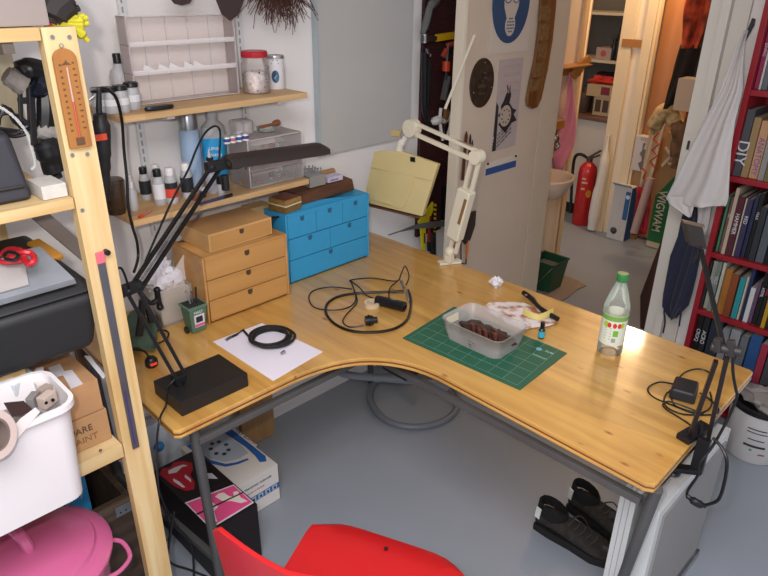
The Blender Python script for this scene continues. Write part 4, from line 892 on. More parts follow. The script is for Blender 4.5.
M().bar(el+V((-.016, 0, .004)), el+V((.036, 0, .006)), .022, .026).ball(el, .014).ball(el+off, .013).build('elbow_joint', BLK, lamp, bevel=.003)
o2 = V((.028, 0, -.010))
m = M().bar(el, jo, .009, .009).bar(el+o2, jo+o2, .009, .009); m.build('upper_arm', BLK, lamp, bevel=.001)
m = M(); d = (jo-el); n = 26; m.tube([el+o2*.5+d*(.08+.3*k/(n*6))+V((.004*math.cos(k*PI/3), .004*math.sin(k*PI/3), 0)) for k in range(n*6)], .0011, 4); m.cyl(el+o2*.5+d*.38, el+o2*.5+d*.85, .0012, 5)
m.build('spring', STEEL, lamp)
M().bar(jo+V((-.016, 0, 0)), jo+V((.05, 0, .002)), .024, .028).cyl(jo+V((.04, 0, -.03)), jo+V((.04, 0, -.075)), .012, 12).ball(jo, .015).build('head_joint', BLK, lamp, bevel=.003)
hA, hB = at(226, 162, 'y', 1.61), at(324, 148, 'y', 1.61)
M().bar(jo+V((.03, 0, .002)), hA+V((.01, 0, .004)), .02, .014).build('neck', BLK, lamp, bevel=.002)
axh = (hB-hA).normalized(); prof = [(-.036, -.014), (-.034, .004), (-.022, .017), (0, .022), (.022, .017), (.034, .004), (.036, -.014)]
sd = V((-axh.y, axh.x, 0)); upv = V((0, 0, 1)); m = M(); G = []
Lh = (hB-hA).length
for t_, sc in ((0, .55), (.02, .8), (.06, 1), (.9, 1), (.96, .8), (1, .35)):
    G.append([hA+axh*Lh*t_+sd*p*(.9 if sc == 1 else .9)+upv*(z if z < 0 else z*sc) for p, z in prof])
m.grid(G)
m.add([g for g in G[0]], [tuple(range(7))]); m.add([g for g in G[-1]], [tuple(range(7))]); m.add([G[0][0], G[-1][0], G[-1][-1], G[0][-1]], [(0, 1, 2, 3)])
headm = mat('lamp_head_brown', '2e2622', .42)
m.build('lamp_shade', headm, lamp, ang=50)
M().lathe([(.001, -.018), (.03, -.016), (.036, -.004), (.034, .008), (.02, .016), (.001, .018)], hA+axh*.025+V((0, 0, -.003)), 20, sy=.85).bar(hA+axh*.02, hA+axh*.085, .05, .026).build('ballast_housing', mat('lamp_gloss_black', '241f1d', .25), lamp, bevel=.003)
M().bar(hA+axh*.06+V((0, 0, -.017)), hB-axh*.0+V((0, 0, -.017)), .03, .008).build('lamp_tube', mat('tube_pinkish', '8a5a4a', .35), lamp, bevel=.002)
cp = lambda x, y, yy: at(x, y, 'y', yy)
M().tube([cp(219, 160, 1.60), cp(220, 145, 1.60), cp(220, 131, 1.60), cp(215, 126, 1.59), cp(205, 133, 1.58), cp(196, 150, 1.56), cp(188, 170, 1.54), cp(170, 205, 1.52), cp(145, 262, 1.47)], .003, 7, smooth=6).build('cord', BLKG, lamp)
M().tube([el+V((.0, -.01, .01)), cp(121, 268, 1.42), cp(112, 277, 1.42), cp(111, 290, 1.42), cp(117, 298, 1.43), cp(124, 297, 1.44)], .0028, 7, smooth=6).build('cord', BLKG, lamp)
M().tube([ft+V((-.01, -.01, .03)), at(168, 388, 'y', 1.41), at(166, 405, 'y', 1.335), at(160, 418, 'y', 1.28), at(157, 440, 'y', 1.27), at(157, 465, 'y', 1.27), at(159, 500, 'y', 1.30)], .0028, 7, smooth=5).build('cord', BLKG, lamp)
tag(M().tube([at(146, 337, 'z', DZ+.005), at(150, 334, 'z', DZ+.005), at(160, 330, 'z', DZ+.006), at(168, 332, 'z', DZ+.006), at(167, 338, 'z', DZ+.005), at(158, 343, 'z', DZ+.005), at(147, 341, 'z', DZ+.005), at(134, 338, 'z', DZ+.006)], .0028, 6, smooth=6).build('loose_cable', BLKG, loc=at(150, 335, 'z', DZ)), 'loose black cable looping out from under the green pouch', 'cable')
# long black cable on the wall behind the bottles
tag(M().tube([cp(97, 90, 1.62), cp(103, 88, 1.62), cp(110, 91, 1.64), cp(117, 100, 1.66), cp(122, 122, 1.70), cp(124, 150, 1.72), cp(127, 180, 1.72), cp(128, 205, 1.72), cp(132, 225, 1.72), cp(137, 242, 1.72), cp(138, 258, 1.72), cp(134, 272, 1.66)], .0042, 8, smooth=6).build('hanging_cable', BLKG, loc=cp(128, 205, 1.72)), 'thick black cable arching over the shelf ends from the hanging nozzle', 'cable')
t = thing('spray_nozzle', 'black heat gun shaped tool with an orange red label hanging beside the post', 'hot air gun', cp(100, 150, 1.60))
q = lambda x, y: cp(x, y, 1.60)
M().tube([q(99, 90), q(99, 110), q(100, 116), q(101, 130), q(102, 150), q(103, 163), q(104, 178), q(105, 200)], [.006, .007, .016, .022, .021, .018, .015, .012], 14, smooth=3).build('gun_body', mat('gun_black', '1d1c1d', .5), t)
p = q(97, 136); M().box(p.x-.016, p.x+.014, p.y-.024, p.y-.021, p.z-.007, p.z+.008).build('orange_label', mat('label_orange', 'd6492c', .5), t)
tag(M().tube([cp(89, 100, 1.62), cp(93, 97, 1.62), cp(98, 93, 1.62), cp(96, 89, 1.62), cp(90, 90, 1.62)], .003, 6, smooth=5).build('wire_hook', STEEL, loc=cp(93, 95, 1.62)), 'silver wire hook beside the hanging black gun', 'hook')
# ------------------------------------------------------------------ cream lamp
cl = thing('cream_clamp_lamp', 'cream sprung clamp lamp with a large square yellowed shade hanging over the desk', 'lamp', (1.91, 1.50, DZ))
ivory = mat('ivory_metal', 'ddd5bd', .4, var=.03); yel = mat('yellowed_shade', 'dac88e', .45, var=.03, vs=6)
X9 = 1.90; q = lambda x, y, d=0: at(x, y, 'x', X9-d)
M().bar(V((1.875, 1.545, DZ+.006)), V((1.955, 1.50, DZ+.006)), .035, .010).bar(V((1.952, 1.502, DZ-.07)), V((1.952, 1.502, DZ+.012)), .02, .010).bar(V((1.90, 1.53, DZ-.065)), V((1.955, 1.50, DZ-.065)), .02, .008).build('clamp', ivory, cl, bevel=.002)
M().cyl((1.915, 1.522, DZ-.06), (1.915, 1.522, DZ-.026), .006, 10).build('clamp_screw', STEEL, cl)
b0 = V((1.905, 1.515, DZ+.012)); mid = q(470, 180); top = q(477, 157)
M().bar(b0+V((0, 0, 0)), b0+V((0, 0, .04)), .03, .03).ball(b0+V((0, 0, .045)), .022).build('swivel', ivory, cl, bevel=.004)
pA, pB = b0+V((0, 0, .045)), q(467, 196)
dv = (top-pA)
m = M().bar(pA, top+V((0, .02, 0)), .012, .014).bar(pA+V((0, -.03, 0)), top+V((0, -.014, 0)), .012, .014); m.build('lower_arm', ivory, cl, bevel=.001)
a1, a2 = pA.lerp(top, .16), pA.lerp(top, .68); m = M().bar(a1+V((-.004, -.006, 0)), a2+V((-.004, .0, 0)), .062, .045, up=(1, 0, 0)); m.build('arm_cover', mat('ivory_cover', 'd9d2ba', .4), cl, bevel=.010, seg=3)
M().bar(a1.lerp(a2, .35)+V((-.027, -.022, 0)), a1.lerp(a2, .85)+V((-.027, -.022, 0)), .012, .003, up=(1, 0, 0)).build('brown_label', mat('label_brownish', '8a6440', .6), cl)
M().cyl(top+V((-.02, 0, 0)), top+V((.02, 0, 0)), .026, 20).build('elbow_disc', ivory, cl, bevel=.003)
jl = q(412, 128); M().cyl(jl+V((-.02, 0, 0)), jl+V((.02, 0, 0)), .034, 24).cyl(jl+V((-.023, 0, 0)), jl+V((-.018, 0, 0)), .006, 10).build('head_disc', ivory, cl, bevel=.003)
M().bar(jl+V((0, -.01, .022)), top+V((0, 0, .022)), .012, .013).bar(jl+V((0, -.005, -.018)), top+V((0, .01, -.014)), .012, .016).build('upper_arm', ivory, cl, bevel=.001)
m = M(); n = 90; s0, s1_ = top+V((-.002, .02, .035)), top+V((0, .10, .042))
m.tube([s0.lerp(s1_, k/n)+V((.005*math.cos(k*PI/2.5), 0, .005*math.sin(k*PI/2.5))) for k in range(n)], .0012, 4); m.tube([s1_, jl.lerp(top, .45)+V((0, 0, .022))], .002, 5)
m.build('spring', mat('rusty_spring', 'a38c70', .4, .6), cl)
M().tube([q(404, 148), q(399, 140), q(402, 128), q(410, 120.5), q(415, 126)], .0045, 8, smooth=5).build('cord', mat('cream_cord', 'b5a88c', .5), cl)
M().tube([q(405, 138, .02), q(400, 146, .02), q(399, 156, .015)], [.010, .014, .018], 10, smooth=4).build('head_yoke', mat('yoke_white', 'e6e2d6', .4), cl)
M().bar(q(392, 133, .0), q(400, 133, .0), .02, .024).build('tension_knob', mat('knob_tan', 'cdb47c', .5), cl, bevel=.004)
# shade: shallow tapered box hanging facing the camera
XS = 1.83; s = lambda x, y, d=0: at(x, y, 'x', XS+d)
fr = [(376, 151), (389, 149), (413, 152), (440, 166), (422.5, 217), (362.5, 202)]
fr = [(374.5, 152), (382, 150.5), (404, 152), (438.5, 164), (433, 181), (422, 216.5), (363, 202)]
F0 = [s(x, y) for x, y in fr]; cen = sum(F0, V())/len(F0)
n_ = V((1, .55, -.25)).normalized(); 
sh_ = M().hexa([F0[0], F0[3], F0[5], F0[6]], [p+n_*.045 for p in (F0[0], F0[3], F0[5], F0[6])])
m = M().prism(F0, n_*.045); m.build('shade_body', yel, cl, bevel=.004)
lid = [F0[0], F0[1], F0[2], F0[3], F0[4], F0[4].lerp(F0[0]-(F0[0]-F0[6])*.32, 1)]
m = M().prism([p-n_*.007 for p in (F0[0], F0[1], F0[2], F0[3], F0[4], F0[0].lerp(F0[6], .30))], n_*.012); m.build('shade_cap', yel, cl, bevel=.003)
shp = [(385, 170), (392, 158), (398, 157.5), (412, 163), (415, 172), (413, 188), (405, 206), (401, 208.5), (373, 200)]
M().prism([s(x, y)-n_*.006 for x, y in shp], n_*.008).build('front_panel', yel, cl, bevel=.002)
p0 = s(388, 201.5)-n_*.009; M().bar(s(381, 201)-n_*.007, s(391, 204)-n_*.007, .006, .005).build('latch', yel, cl, bevel=.001)
M().bar(s(411, 159)-n_*.01, s(415.5, 159.7)-n_*.01, .004, .018).build('switch', BLK, cl, bevel=.001)
M().bar(s(363, 203)+n_*.02, s(421, 217)+n_*.02, .05, .004).build('underside_strip', mat('shade_underside', '6a4632', .5), cl)  # dark brown strip along the lower edge of the lampshade
# tool rack behind the lamp clamp: scissors etc. hanging behind in front of the door
for i, (pts, w, col, lab) in enumerate([([(459, 236), (458, 248), (456.5, 253)], .009, 'd8742c', 'orange handled tool hanging behind the cream lamp clamp'),
        ([(468, 240), (467, 250), (466.5, 259)], .007, 'c8783c', 'second orange brown handle hanging right of the cream lamp clamp')]):
    tag(M().tube([at(x, y, 'y', 1.765) for x, y in pts], [w*.7, w, w*.5], 8, smooth=4).build('small_tool', mat('orng%d' % i, col, .4), loc=at(*pts[1], 'y', 1.765)), lab, 'tool')
k = lambda x, y: at(x, y, 'y', 1.77)
tag(M().prism([k(466, 213), k(475, 210.5), k(474, 225), k(469, 240), k(464, 244), k(461, 238)], (0, -.008, 0)).build('wide_knife', mat('dkblade', '3a3028', .5), loc=k(466, 240), bevel=.001), 'broad dark knife hanging behind the cream lamp cover', 'knife')
tag(M().tube([k(453, 240), k(455, 262), k(466, 264), k(467, 240)], .004, 6).tube([k(461, 240), k(461, 263)], .003, 6).build('wire_rack', mat('dk_rust', '3a2a22', .5, .4), loc=k(460, 262)), 'small dark wire rack beside the cream lamp clamp', 'rack')
# ------------------------------------------------------------------ black lamp at the right
rl = thing('clamp_lamp', 'black sprung clamp lamp at the right end of the desk, folded toward the bookcase', 'lamp', (1.5, EY, DZ))
cA = V((1.49, .375, DZ))
M().bar(V((1.455, .392, DZ+.010)), V((1.555, .372, DZ+.010)), .036, .016).bar(V((1.49, .352, DZ-.09)), V((1.49, .352, DZ+.015)), .03, .018).bar(V((1.49, .352, DZ-.085)), V((1.45, .41, DZ-.085)), .024, .014).build('clamp', BLK, rl, bevel=.003)
M().cyl((1.462, .395, DZ-.085), (1.462, .395, DZ-.027), .006, 10).lathe([(.014, -.006), (.018, 0), (.014, .006)], (1.462, .395, DZ-.1), 14).build('clamp_screw', BLK, rl)
j1 = at(716, 361, 'x', 1.40); j2 = at(727, 358, 'x', 1.40)
redb = mat('arm_redblack', '1f1210', .35)
M().bar(at(689, 438, 'x', 1.48), j1, .010, .011).bar(at(708, 440, 'x', 1.52), j2, .010, .011).build('lower_arm', redb, rl, bevel=.001)
M().cyl(at(699.5, 438, 'x', 1.50), at(702, 423, 'x', 1.49), .006, 8).build('spring_post', BLK, rl)
jm = at(722, 348, 'x', 1.41)
M().cyl(at(711, 346, 'x', 1.40), at(741, 352, 'x', 1.42), .011, 12).bar(at(718, 338, 'x', 1.40), at(718, 352, 'x', 1.40), .016, .016).bar(at(731, 340, 'x', 1.41), at(731, 356, 'x', 1.41), .016, .016).build('elbow_joint', mat('joint_grey', '2e2b29', .5), rl, bevel=.003)
hd = at(701, 250, 'x', 1.62)
M().bar(at(723, 345, 'x', 1.41), hd, .009, .010).build('upper_arm', BLK, rl, bevel=.001)
hq = lambda x, y, d=0: at(x, y, 'x', 1.62+d)
m = M().prism([hq(684.5, 222), hq(703, 227), hq(708, 250), hq(690, 246)], (.05, .03, -.01)); m.build('lamp_shade', mat('shade_dark', '2b2826', .35), rl, bevel=.004)
M().prism([hq(683, 221, -.002), hq(704.5, 226, -.002), hq(704.8, 228, -.002), hq(683.4, 223, -.002)], (.012, .006, 0)).build('shade_rim', mat('rim_tan', '5f5042', .5), rl)
M().tube([hq(700, 247, -.004), hq(697, 256, -.004), hq(692, 263, -.004)], .003, 6, smooth=3).build('shade_lever', BLK, rl)
M().tube([at(733, 352, 'x', 1.41), at(733, 372, 'x', 1.43), at(736, 390, 'x', 1.45), at(737, 396, 'x', 1.46), at(732, 410, 'x', 1.46), at(722, 430, 'x', 1.46), at(712, 447, 'x', 1.46), at(700, 463, 'x', 1.44), at(698, 475, 'x', 1.44), at(688, 490, 'x', 1.44), at(687, 497, 'x', 1.44)], .0035, 8, smooth=6).build('cord', BLKG, rl)
M().tube([at(687, 496, 'x', 1.44), at(697, 503, 'x', 1.44), at(706, 506, 'x', 1.44)], [.006, .010, .006], 10, smooth=5).build('cord_switch', BLK, rl)
M().tube([at(706, 505, 'x', 1.44), at(718, 500, 'x', 1.44), at(724, 484, 'x', 1.44), at(727, 462, 'x', 1.44), at(722, 448, 'x', 1.45), at(713, 438, 'x', 1.46)], .0042, 8, smooth=6).build('cord', BLKG, rl)
# ------------------------------------------------------------------ storage rack at the left
RY = 1.28
rk = thing('storage_rack', 'tall raw pine storage rack with open shelves at the left', 'rack', (.2, RY, 0))
for (x0, x1) in ((.443, .503), ):
    M().box(x0, x1, RY, RY+.028, 0, 1.6895).build('post', PINE, rk, bevel=.002)
M().box(.43, .475, 1.93, 1.96, 0, 1.69).build('post', PINE, rk, bevel=.002)
M().box(-.60, -.54, RY, RY+.028, 0, 1.6895).box(-.60, -.54, 1.93, 1.96, 0, 1.69).build('post', PINE, rk, bevel=.002)
for z0, z1, y0 in ((1.668, 1.69, RY), (1.362, 1.384, RY), (.757, .792, RY), (1.018, 1.04, RY+.06)):
    M().box(-.54, .441 if z0 != 1.018 else .30, y0, 1.92, z0, z1).build('shelf', PINEX, rk, bevel=.002)
gb = mat('greybrown_steel', '7f746c', .5)
M().bar(at(30, 207, 'y', 1.5), at(94, 262, 'y', 1.5), .018, .032).bar((.40, RY+.05, 1.655), (.40, 1.9, 1.60), .02, .02).build('brace', gb, rk, bevel=.002)
for (x, y) in ((52, 37), (69, 37), (82, 210), (72, 155), (87, 154), (100, 450), (120, 460)):
    p = at(x, y, 'y', RY-.001); M().lathe([(.001, -.0), (.003, .0005), (.004, .002)], (0, 0, 0), 8, R=Matrix.Rotation(PI/2, 3, 'X')).xform(Matrix.Translation(p)).build('screw', STEEL, rk)
# thermometer
th0 = at(66, 98, 'y', RY-.002)
th = thing('wooden_thermometer', 'brown wooden wall thermometer with a rounded top screwed to the pine post', 'thermometer', (at(80, 146, 'y', RY).x, RY-.008, at(80, 146, 'y', RY).z))
q = lambda x, y, d=0: at(x, y, 'y', RY-.002-d)
xl, xr = .450, .491; zt = q(61, 48).z; zb2 = q(80, 147).z
out = [V((xl, RY-.002, zb2)), V((xr, RY-.002, zb2)), V((xr, RY-.002, zt-.018))]+[V((.4705+.0205*math.cos(a*PI/10), RY-.002, zt-.018+.018*math.sin(a*PI/10))) for a in range(1, 10)]+[V((xl, RY-.002, zt-.018))]
M().prism(out, (0, -.009, 0)).build('board', wood('thermo_wood', 'b07638', '9c642c', axis='Z', rough=.4), th, bevel=.002)
M().cyl((.470, RY-.0125, zb2+.02), (.470, RY-.0125, zt-.032), .0018, 8).build('glass_tube', mat('thermo_glass', 'b89888', .2), th)
M().cyl((.470, RY-.0128, zb2+.02), (.470, RY-.0128, zb2+.085), .0019, 8).build('red_column', mat('thermo_red', 'b05040', .3), th)
M().box(.463, .478, RY-.0135, RY-.010, zb2+.006, zb2+.020).build('bulb_plate', mat('thermo_dark', '5a4028', .5), th, bevel=.001)
m = M()
for k in range(12): z = zb2+.032+k*.0105; m.box(.457, .461, RY-.0116, RY-.0105, z, z+.0035); m.box(.480, .484 if k % 3 else .486, RY-.0116, RY-.0105, z+.003, z+.0058)
m.prism([V((.461, RY-.0115, zt-.028)), V((.479, RY-.0115, zt-.028)), V((.472, RY-.0115, zt-.023)), V((.470, RY-.0115, zt-.019)), V((.468, RY-.0115, zt-.023))], (0, .001, 0))
m.build('scale_marks', mat('thermo_dark', '5a4028', .5), th)
M().tube([V((.470+.0035*math.cos(a*PI/6), RY-.006, zt+.004+.0035*math.sin(a*PI/6))) for a in range(12)], .0008, 5, closed=True).build('hanging_ring', STEEL, th)
# steel rule
r0, r1_ = .462, .476
rt = thing('steel_rule', 'dark steel rule with pink tape at its top hanging on the pine post', 'ruler', (.468, RY-.006, q(132, 450).z))
zt, zb2 = q(99, 262).z, q(130, 450).z
M().box(.461, .477, RY-.006, RY-.003, zb2, zt).build('rule_strip', mat('rule_steel', '5f5d62', .35, .5, var=.2, vs=9), rt, bevel=.0006)
M().box(.4655, .4685, RY-.0068, RY-.0055, zb2+.012, zb2+.16).build('blue_groove', mat('groove_blue', '34366a', .4), rt)
M().box(.460, .478, RY-.0072, RY-.0028, zt-.003, zt+.022).build('pink_tape', mat('tape_pink', 'd4616e', .5), rt, bevel=.002)
M().cyl((.483, RY-.012, zt+.018), (.483, RY-.001, zt+.018), .006, 12).build('hanging_peg', BLK, rt)
# on the top shelf
p = at(46.5, 24, 'y', RY+.03)
tag(M().box(-.45, p.x, RY+.012, 1.75, 1.691, 1.96).build('storage_box', mat('taupe_box', '8a7f78', .6), loc=(.0, 1.5, 1.69), bevel=.004), 'large taupe storage box on the top of the pine rack', 'box')
gq = lambda x, y, yy=1.32: at(x, y, 'y', yy)
t = thing('work_glove', 'black and yellow work glove drooping over the top of the pine post', 'glove', gq(58, 24))
M().tube([gq(48, 22), gq(52, 10), gq(60, 2), gq(68, -4)], [.016, .03, .03, .02], 10, smooth=5).tube([gq(52, 16), gq(62, 12), gq(72, 10), gq(79, 8)], [.02, .018, .012, .006], 8, smooth=4).build('black_back', mat('glove_black', '2b2524', .8), t)
m = M()
for pts in ([(50, 22), (60, 19), (72, 17), (84, 16)], [(52, 24), (66, 24), (78, 25), (88, 23)], [(60, 25), (70, 28), (80, 33), (88, 41)], [(56, 22), (66, 21), (78, 21), (87, 17)]):
    m.tube([gq(x, y) for x, y in pts], [.008, .011, .010, .005], 8, smooth=4)
m.build('yellow_fingers', mat('glove_yellow', 'bdb52a', .7), t)
M().tube([gq(44, 24.5), gq(55, 24.5), gq(68, 26)], [.005, .006, .003], 8, smooth=4).build('red_cuff', mat('cuff_red', 'c0392f', .7), t)
# plywood sheet on the wall behind
a, b = at(0, 38, 'y', 1.975), at(17, 110, 'y', 1.975); zt = at(9, 40, 'y', 1.975).z
tag(M().box(-.45, at(13, 60, 'y', 1.975).x, 1.975, 1.985, 1.389, 1.66).build('plywood_sheet', wood('pale_ply', 'c9bfa2', 'bcae8c', axis='Z', rough=.6), loc=(.2, 1.98, 1.39)), 'pale plywood sheet standing at the back of the middle rack shelf', 'board')
# middle shelf things
MZ = 1.384
def bx(name, label, cat, x0, x1, y0, y1, z0, z1, m, bev=.004, **k):
    return tag(M().box(x0, x1, y0, y1, z0, z1).build(name, m, loc=((x0+x1)/2, (y0+y1)/2, z0), bevel=bev), label, cat, **k)
p = at(38, 200, 'y', 1.32)
cse = thing('black_case', 'dark grey padded case on the middle rack shelf under tangled cables', 'case', (.2, 1.4, MZ))
M().hexa([V((-.1, 1.315, MZ+.001)), V((.383, 1.315, MZ+.001)), V((.388, 1.46, MZ+.001)), V((-.1, 1.46, MZ+.001))], [V((-.1, 1.335, MZ+.125)), V((.372, 1.335, MZ+.125)), V((.378, 1.44, MZ+.13)), V((-.1, 1.44, MZ+.13))]).build('case_body', mat('case_charcoal', '2a2a2f', .6), cse, bevel=.015, seg=3)
M().tube([V((.0, 1.316, MZ+.03)), V((.37, 1.316, MZ+.03))], .003, 6).build('case_seam', BLK, cse)
q = lambda x, y, yy=1.42: at(x, y, 'y', yy)
m = M()
for sd_ in range(5):
    rd = random.Random(sd_); m.tube([q(-4+rd.uniform(-3, 3), 118+rd.uniform(-8, 8)), q(6+rd.uniform(-4, 4), 112+rd.uniform(-8, 8)), q(18+rd.uniform(-4, 4), 124+rd.uniform(-8, 8)), q(26+rd.uniform(-4, 4), 128+rd.uniform(-6, 6)), q(12, 134+rd.uniform(-5, 5)), q(-3, 128)], .0035, 6, smooth=5)
tag(m.build('tangled_cables', BLKG, loc=q(12, 125)), 'tangle of black cables lying on the charcoal case', 'cable')
tag(M().tube([q(-3, 106), q(8, 112), q(20, 124), q(28, 136), q(32, 150), q(35, 165), q(31, 170)], .0042, 8, smooth=6).build('grey_tube', mat('tube_grey', 'b4b4ae', .5), loc=q(28, 136)), 'pale grey flexible tube curving down beside the charcoal case', 'tube')
a = at(41, 200, 'y', 1.35); bx('white_carton', 'small white speckled carton at the end of the middle rack shelf', 'box', .392, .438, 1.295, 1.37, MZ+.001, MZ+.028, mat('carton_white', 'bab7ae', .7, var=.08, vs=60), .002)
t = thing('black_clamp', 'black bar clamp standing upright at the right of the middle rack shelf', 'clamp', q(30, 160))
m = M().bar(q(30, 84), q(33, 145), .018, .012); m.bar(q(20, 90), q(21, 120), .008, .008); m.bar(q(18, 101), q(31, 100), .012, .012); m.bar(q(21, 118), q(31, 126), .008, .008)
m.tube([q(33, 142), q(38, 144), q(42, 144)], .006, 6)
m.build('clamp_frame', BLK, t, bevel=.002)
t = thing('grey_goggles', 'black and grey goggles with a wide strap hanging above the charcoal case', 'goggles', q(33, 84))
M().tube([q(6, 74), q(14, 79), q(24, 85)], [.016, .020, .022], 10, smooth=4).build('strap', mat('strap_grey', '77716a', .6), t)
M().tube([q(18, 73), q(24, 70), q(32, 69), q(42, 72), q(48, 73)], [.012, .02, .022, .022, .018], 10, smooth=4).build('frame_top', BLK, t)
M().tube([q(22, 77), q(30, 73), q(37, 71)], [.004, .006, .004], 8, smooth=4).build('grey_band', mat('band_grey', 'b9b7ae', .5), t)
M().tube([q(30, 82), q(36, 84), q(47, 83)], [.014, .028, .026], 12, smooth=4).build('lens_body', mat('lens_dark', '181c26', .15), t)
t = thing('black_holster', 'black plastic holder hanging behind the post, above the white carton', 'holder', q(46, 130))
M().tube([q(45, 92), q(46, 110), q(45, 128)], [.016, .018, .016], 8, smooth=3).tube([q(38, 124), q(46, 124), q(54, 122)], .012, 8).build('holder_body', BLK, t)
M().tube([q(37, 127), q(46, 131), q(56, 132)], [.01, .018, .016], 10, smooth=4).build('grey_lobe', mat('lobe_grey', '8f8c86', .5), t)
M().tube([q(43, 139), q(49, 152), q(53, 168), q(57, 178)], [.022, .028, .022, .012], 12, smooth=4).build('black_pouch', mat('pouch_black', '161618', .4), t)
# toolbox with organiser
TZ0 = 1.041
tb = thing('toolbox', 'big black plastic toolbox on the pine rack under the middle shelf', 'toolbox', (.15, 1.4, TZ0))
blk2 = mat('toolbox_black', '1b1b1c', .5)
M().hexa([V((-.2, 1.312, TZ0)), V((.438, 1.312, TZ0)), V((.43, 1.56, TZ0)), V((-.2, 1.56, TZ0))], [V((-.2, 1.315, TZ0+.125)), V((.472, 1.315, TZ0+.125)), V((.46, 1.56, TZ0+.14)), V((-.2, 1.56, TZ0+.14))]).build('box_body', blk2, tb, bevel=.022, seg=3)
M().hexa([V((-.2, 1.315, TZ0+.125)), V((.472, 1.315, TZ0+.125)), V((.46, 1.56, TZ0+.14)), V((-.2, 1.56, TZ0+.14))], [V((-.2, 1.40, TZ0+.20)), V((.41, 1.40, TZ0+.20)), V((.41, 1.53, TZ0+.21)), V((-.2, 1.53, TZ0+.21))]).build('lid', blk2, tb, bevel=.012, seg=3)
q = lambda x, y, yy=1.30: at(x, y, 'y', yy)
M().hexa([V((-.2, 1.322, TZ0+.15)), V((.43, 1.322, TZ0+.15)), V((.405, 1.41, TZ0+.205)), V((-.2, 1.41, TZ0+.205))], [V((-.2, 1.316, TZ0+.166)), V((.425, 1.316, TZ0+.166)), V((.40, 1.405, TZ0+.22)), V((-.2, 1.405, TZ0+.22))]).build('clear_lid_tray', mat('tray_grey', '7f8387', .25, var=.12, vs=12), tb, bevel=.003)
M().bar(V((.425, 1.395, TZ0+.185)), V((.405, 1.47, TZ0+.208)), .03, .012).build('orange_latch', mat('latch_orange', 'b8812c', .5), tb, bevel=.004)
M().box(-.15, .33, 1.42, 1.50, TZ0+.213, TZ0+.24).build('carry_handle', mat('handle_dkgrey', '3b3a3a', .5), tb, bevel=.01, seg=3)
tz1 = TZ0+.235
def on_tray(x, y, h=0): return at(x, y, 'z', TZ0+.205+h)
tag(M().prism([V((.20, 1.325, TZ0+.174)), V((.34, 1.325, TZ0+.174)), V((.36, 1.39, TZ0+.216)), V((.2, 1.39, TZ0+.216))], (0, -.002, .003)).build('clear_bag', mat('bag_clear', 'a09c98', .3), loc=(.15, 1.3, TZ0+.19)), 'clear plastic bag on the toolbox tray under the red leads', 'bag')
rdm = mat('lead_red', 'b3202a', .4); pts = [(0, 257, .02), (6, 250, .03), (16, 249, .035), (24, 254, .03), (22, 260, .02), (12, 262, .02), (2, 262, .02), (-4, 258, .02)]
f_ = lambda l: [at(x, y, 'z', TZ0+.20+h) for x, y, h in l]
tag(M().tube(f_(pts), .005, 7, smooth=6).tube(f_([(14, 254, .03), (24, 252, .035), (32, 254, .03), (34, 261, .025), (28, 264, .02), (24, 258, .025)]), .006, 7, smooth=6).tube(f_([(4, 252, .035), (14, 257, .035), (20, 250, .03)]), .006, 7, smooth=5).build('red_leads', rdm, loc=at(14, 257, 'z', TZ0+.2)), 'coil of red test leads lying on the toolbox tray', 'cable')
tag(M().tube(f_([(3, 257, .045), (8, 252, .05), (18, 255, .05), (14, 260, .045), (5, 259, .045)]), .0035, 7, smooth=6).build('black_lead', BLKG, loc=at(10, 256, 'z', TZ0+.2)), 'thin black lead twisted among the red test leads', 'cable')
# cardboard boxes on lower rack shelf
LZ = .793
cb1 = thing('cardboard_box', 'lower cardboard box with SPARE PAINT written on it, on the low rack shelf', 'box', (.3, 1.4, LZ))
M().box(.02, .435, 1.318, 1.75, LZ, LZ+.083).build('carton', CARD, cb1, bevel=.002)
t0 = at(84.5, 444, 'y', 1.317)
text('SPARE', .023, mat('marker_ink', '5a4030', .8), cb1, V((.338, 1.3172, LZ+.046)), X_, Z_, sx=.95); text('PAINT', .022, mat('marker_ink2', '8a6238', .8), cb1, V((.344, 1.3172, LZ+.020)), X_, Z_)
cb2 = thing('cardboard_box', 'upper cardboard box with white address labels on top, on the low rack shelf', 'box', (.3, 1.4, LZ+.084))
M().box(.02, .430, 1.320, 1.75, LZ+.085, LZ+.165).build('carton', mat('cardboard2', 'a87f57', .8, var=.08, vs=20), cb2, bevel=.002)
lz = LZ+.1662
for pp_ in ([(61, 372), (72, 370), (83, 384), (71, 389)], [(48, 368), (60, 364), (66, 374), (54, 378)], [(84, 356), (90, 356), (106, 376), (103, 379)]):
    M().prism([at(x, y, 'z', lz) for x, y in pp_], (0, 0, .0008)).build('paper_label', mat('label_greywhite', 'c8c4c6', .7), cb2)
# white tub
wt = thing('white_tub', 'deep white plastic crate full of clutter on the low rack shelf', 'crate', (.1, 1.3, LZ))
wx, wy0, wy1, wz = .330, 1.155, 1.312, 1.032
def ring(x0, x1, y0, y1, r, z, n=5):
    pts = []
    for (cx, cy, a0) in ((x1-r, y1-r, 0), (x0+r, y1-r, PI/2), (x0+r, y0+r, PI), (x1-r, y0+r, 1.5*PI)):
        for k in range(n+1): a = a0+k/n*PI/2; pts.append(V((cx+r*math.cos(a), cy+r*math.sin(a), z)))
    return pts
G = [ring(-.22, wx-.014, wy0+.018, wy1, .03, LZ+.003), ring(-.24, wx-.004, wy0+.003, wy1, .035, wz-.013), ring(-.255, wx+.004, wy0-.009, wy1+.008, .04, wz-.012), ring(-.255, wx+.004, wy0-.009, wy1+.008, .04, wz), ring(-.24, wx-.004, wy0+.0, wy1, .035, wz), ring(-.235, wx-.008, wy0+.006, wy1-.006, .03, wz-.03), ring(-.215, wx-.020, wy0+.024, wy1-.02, .03, LZ+.008)]
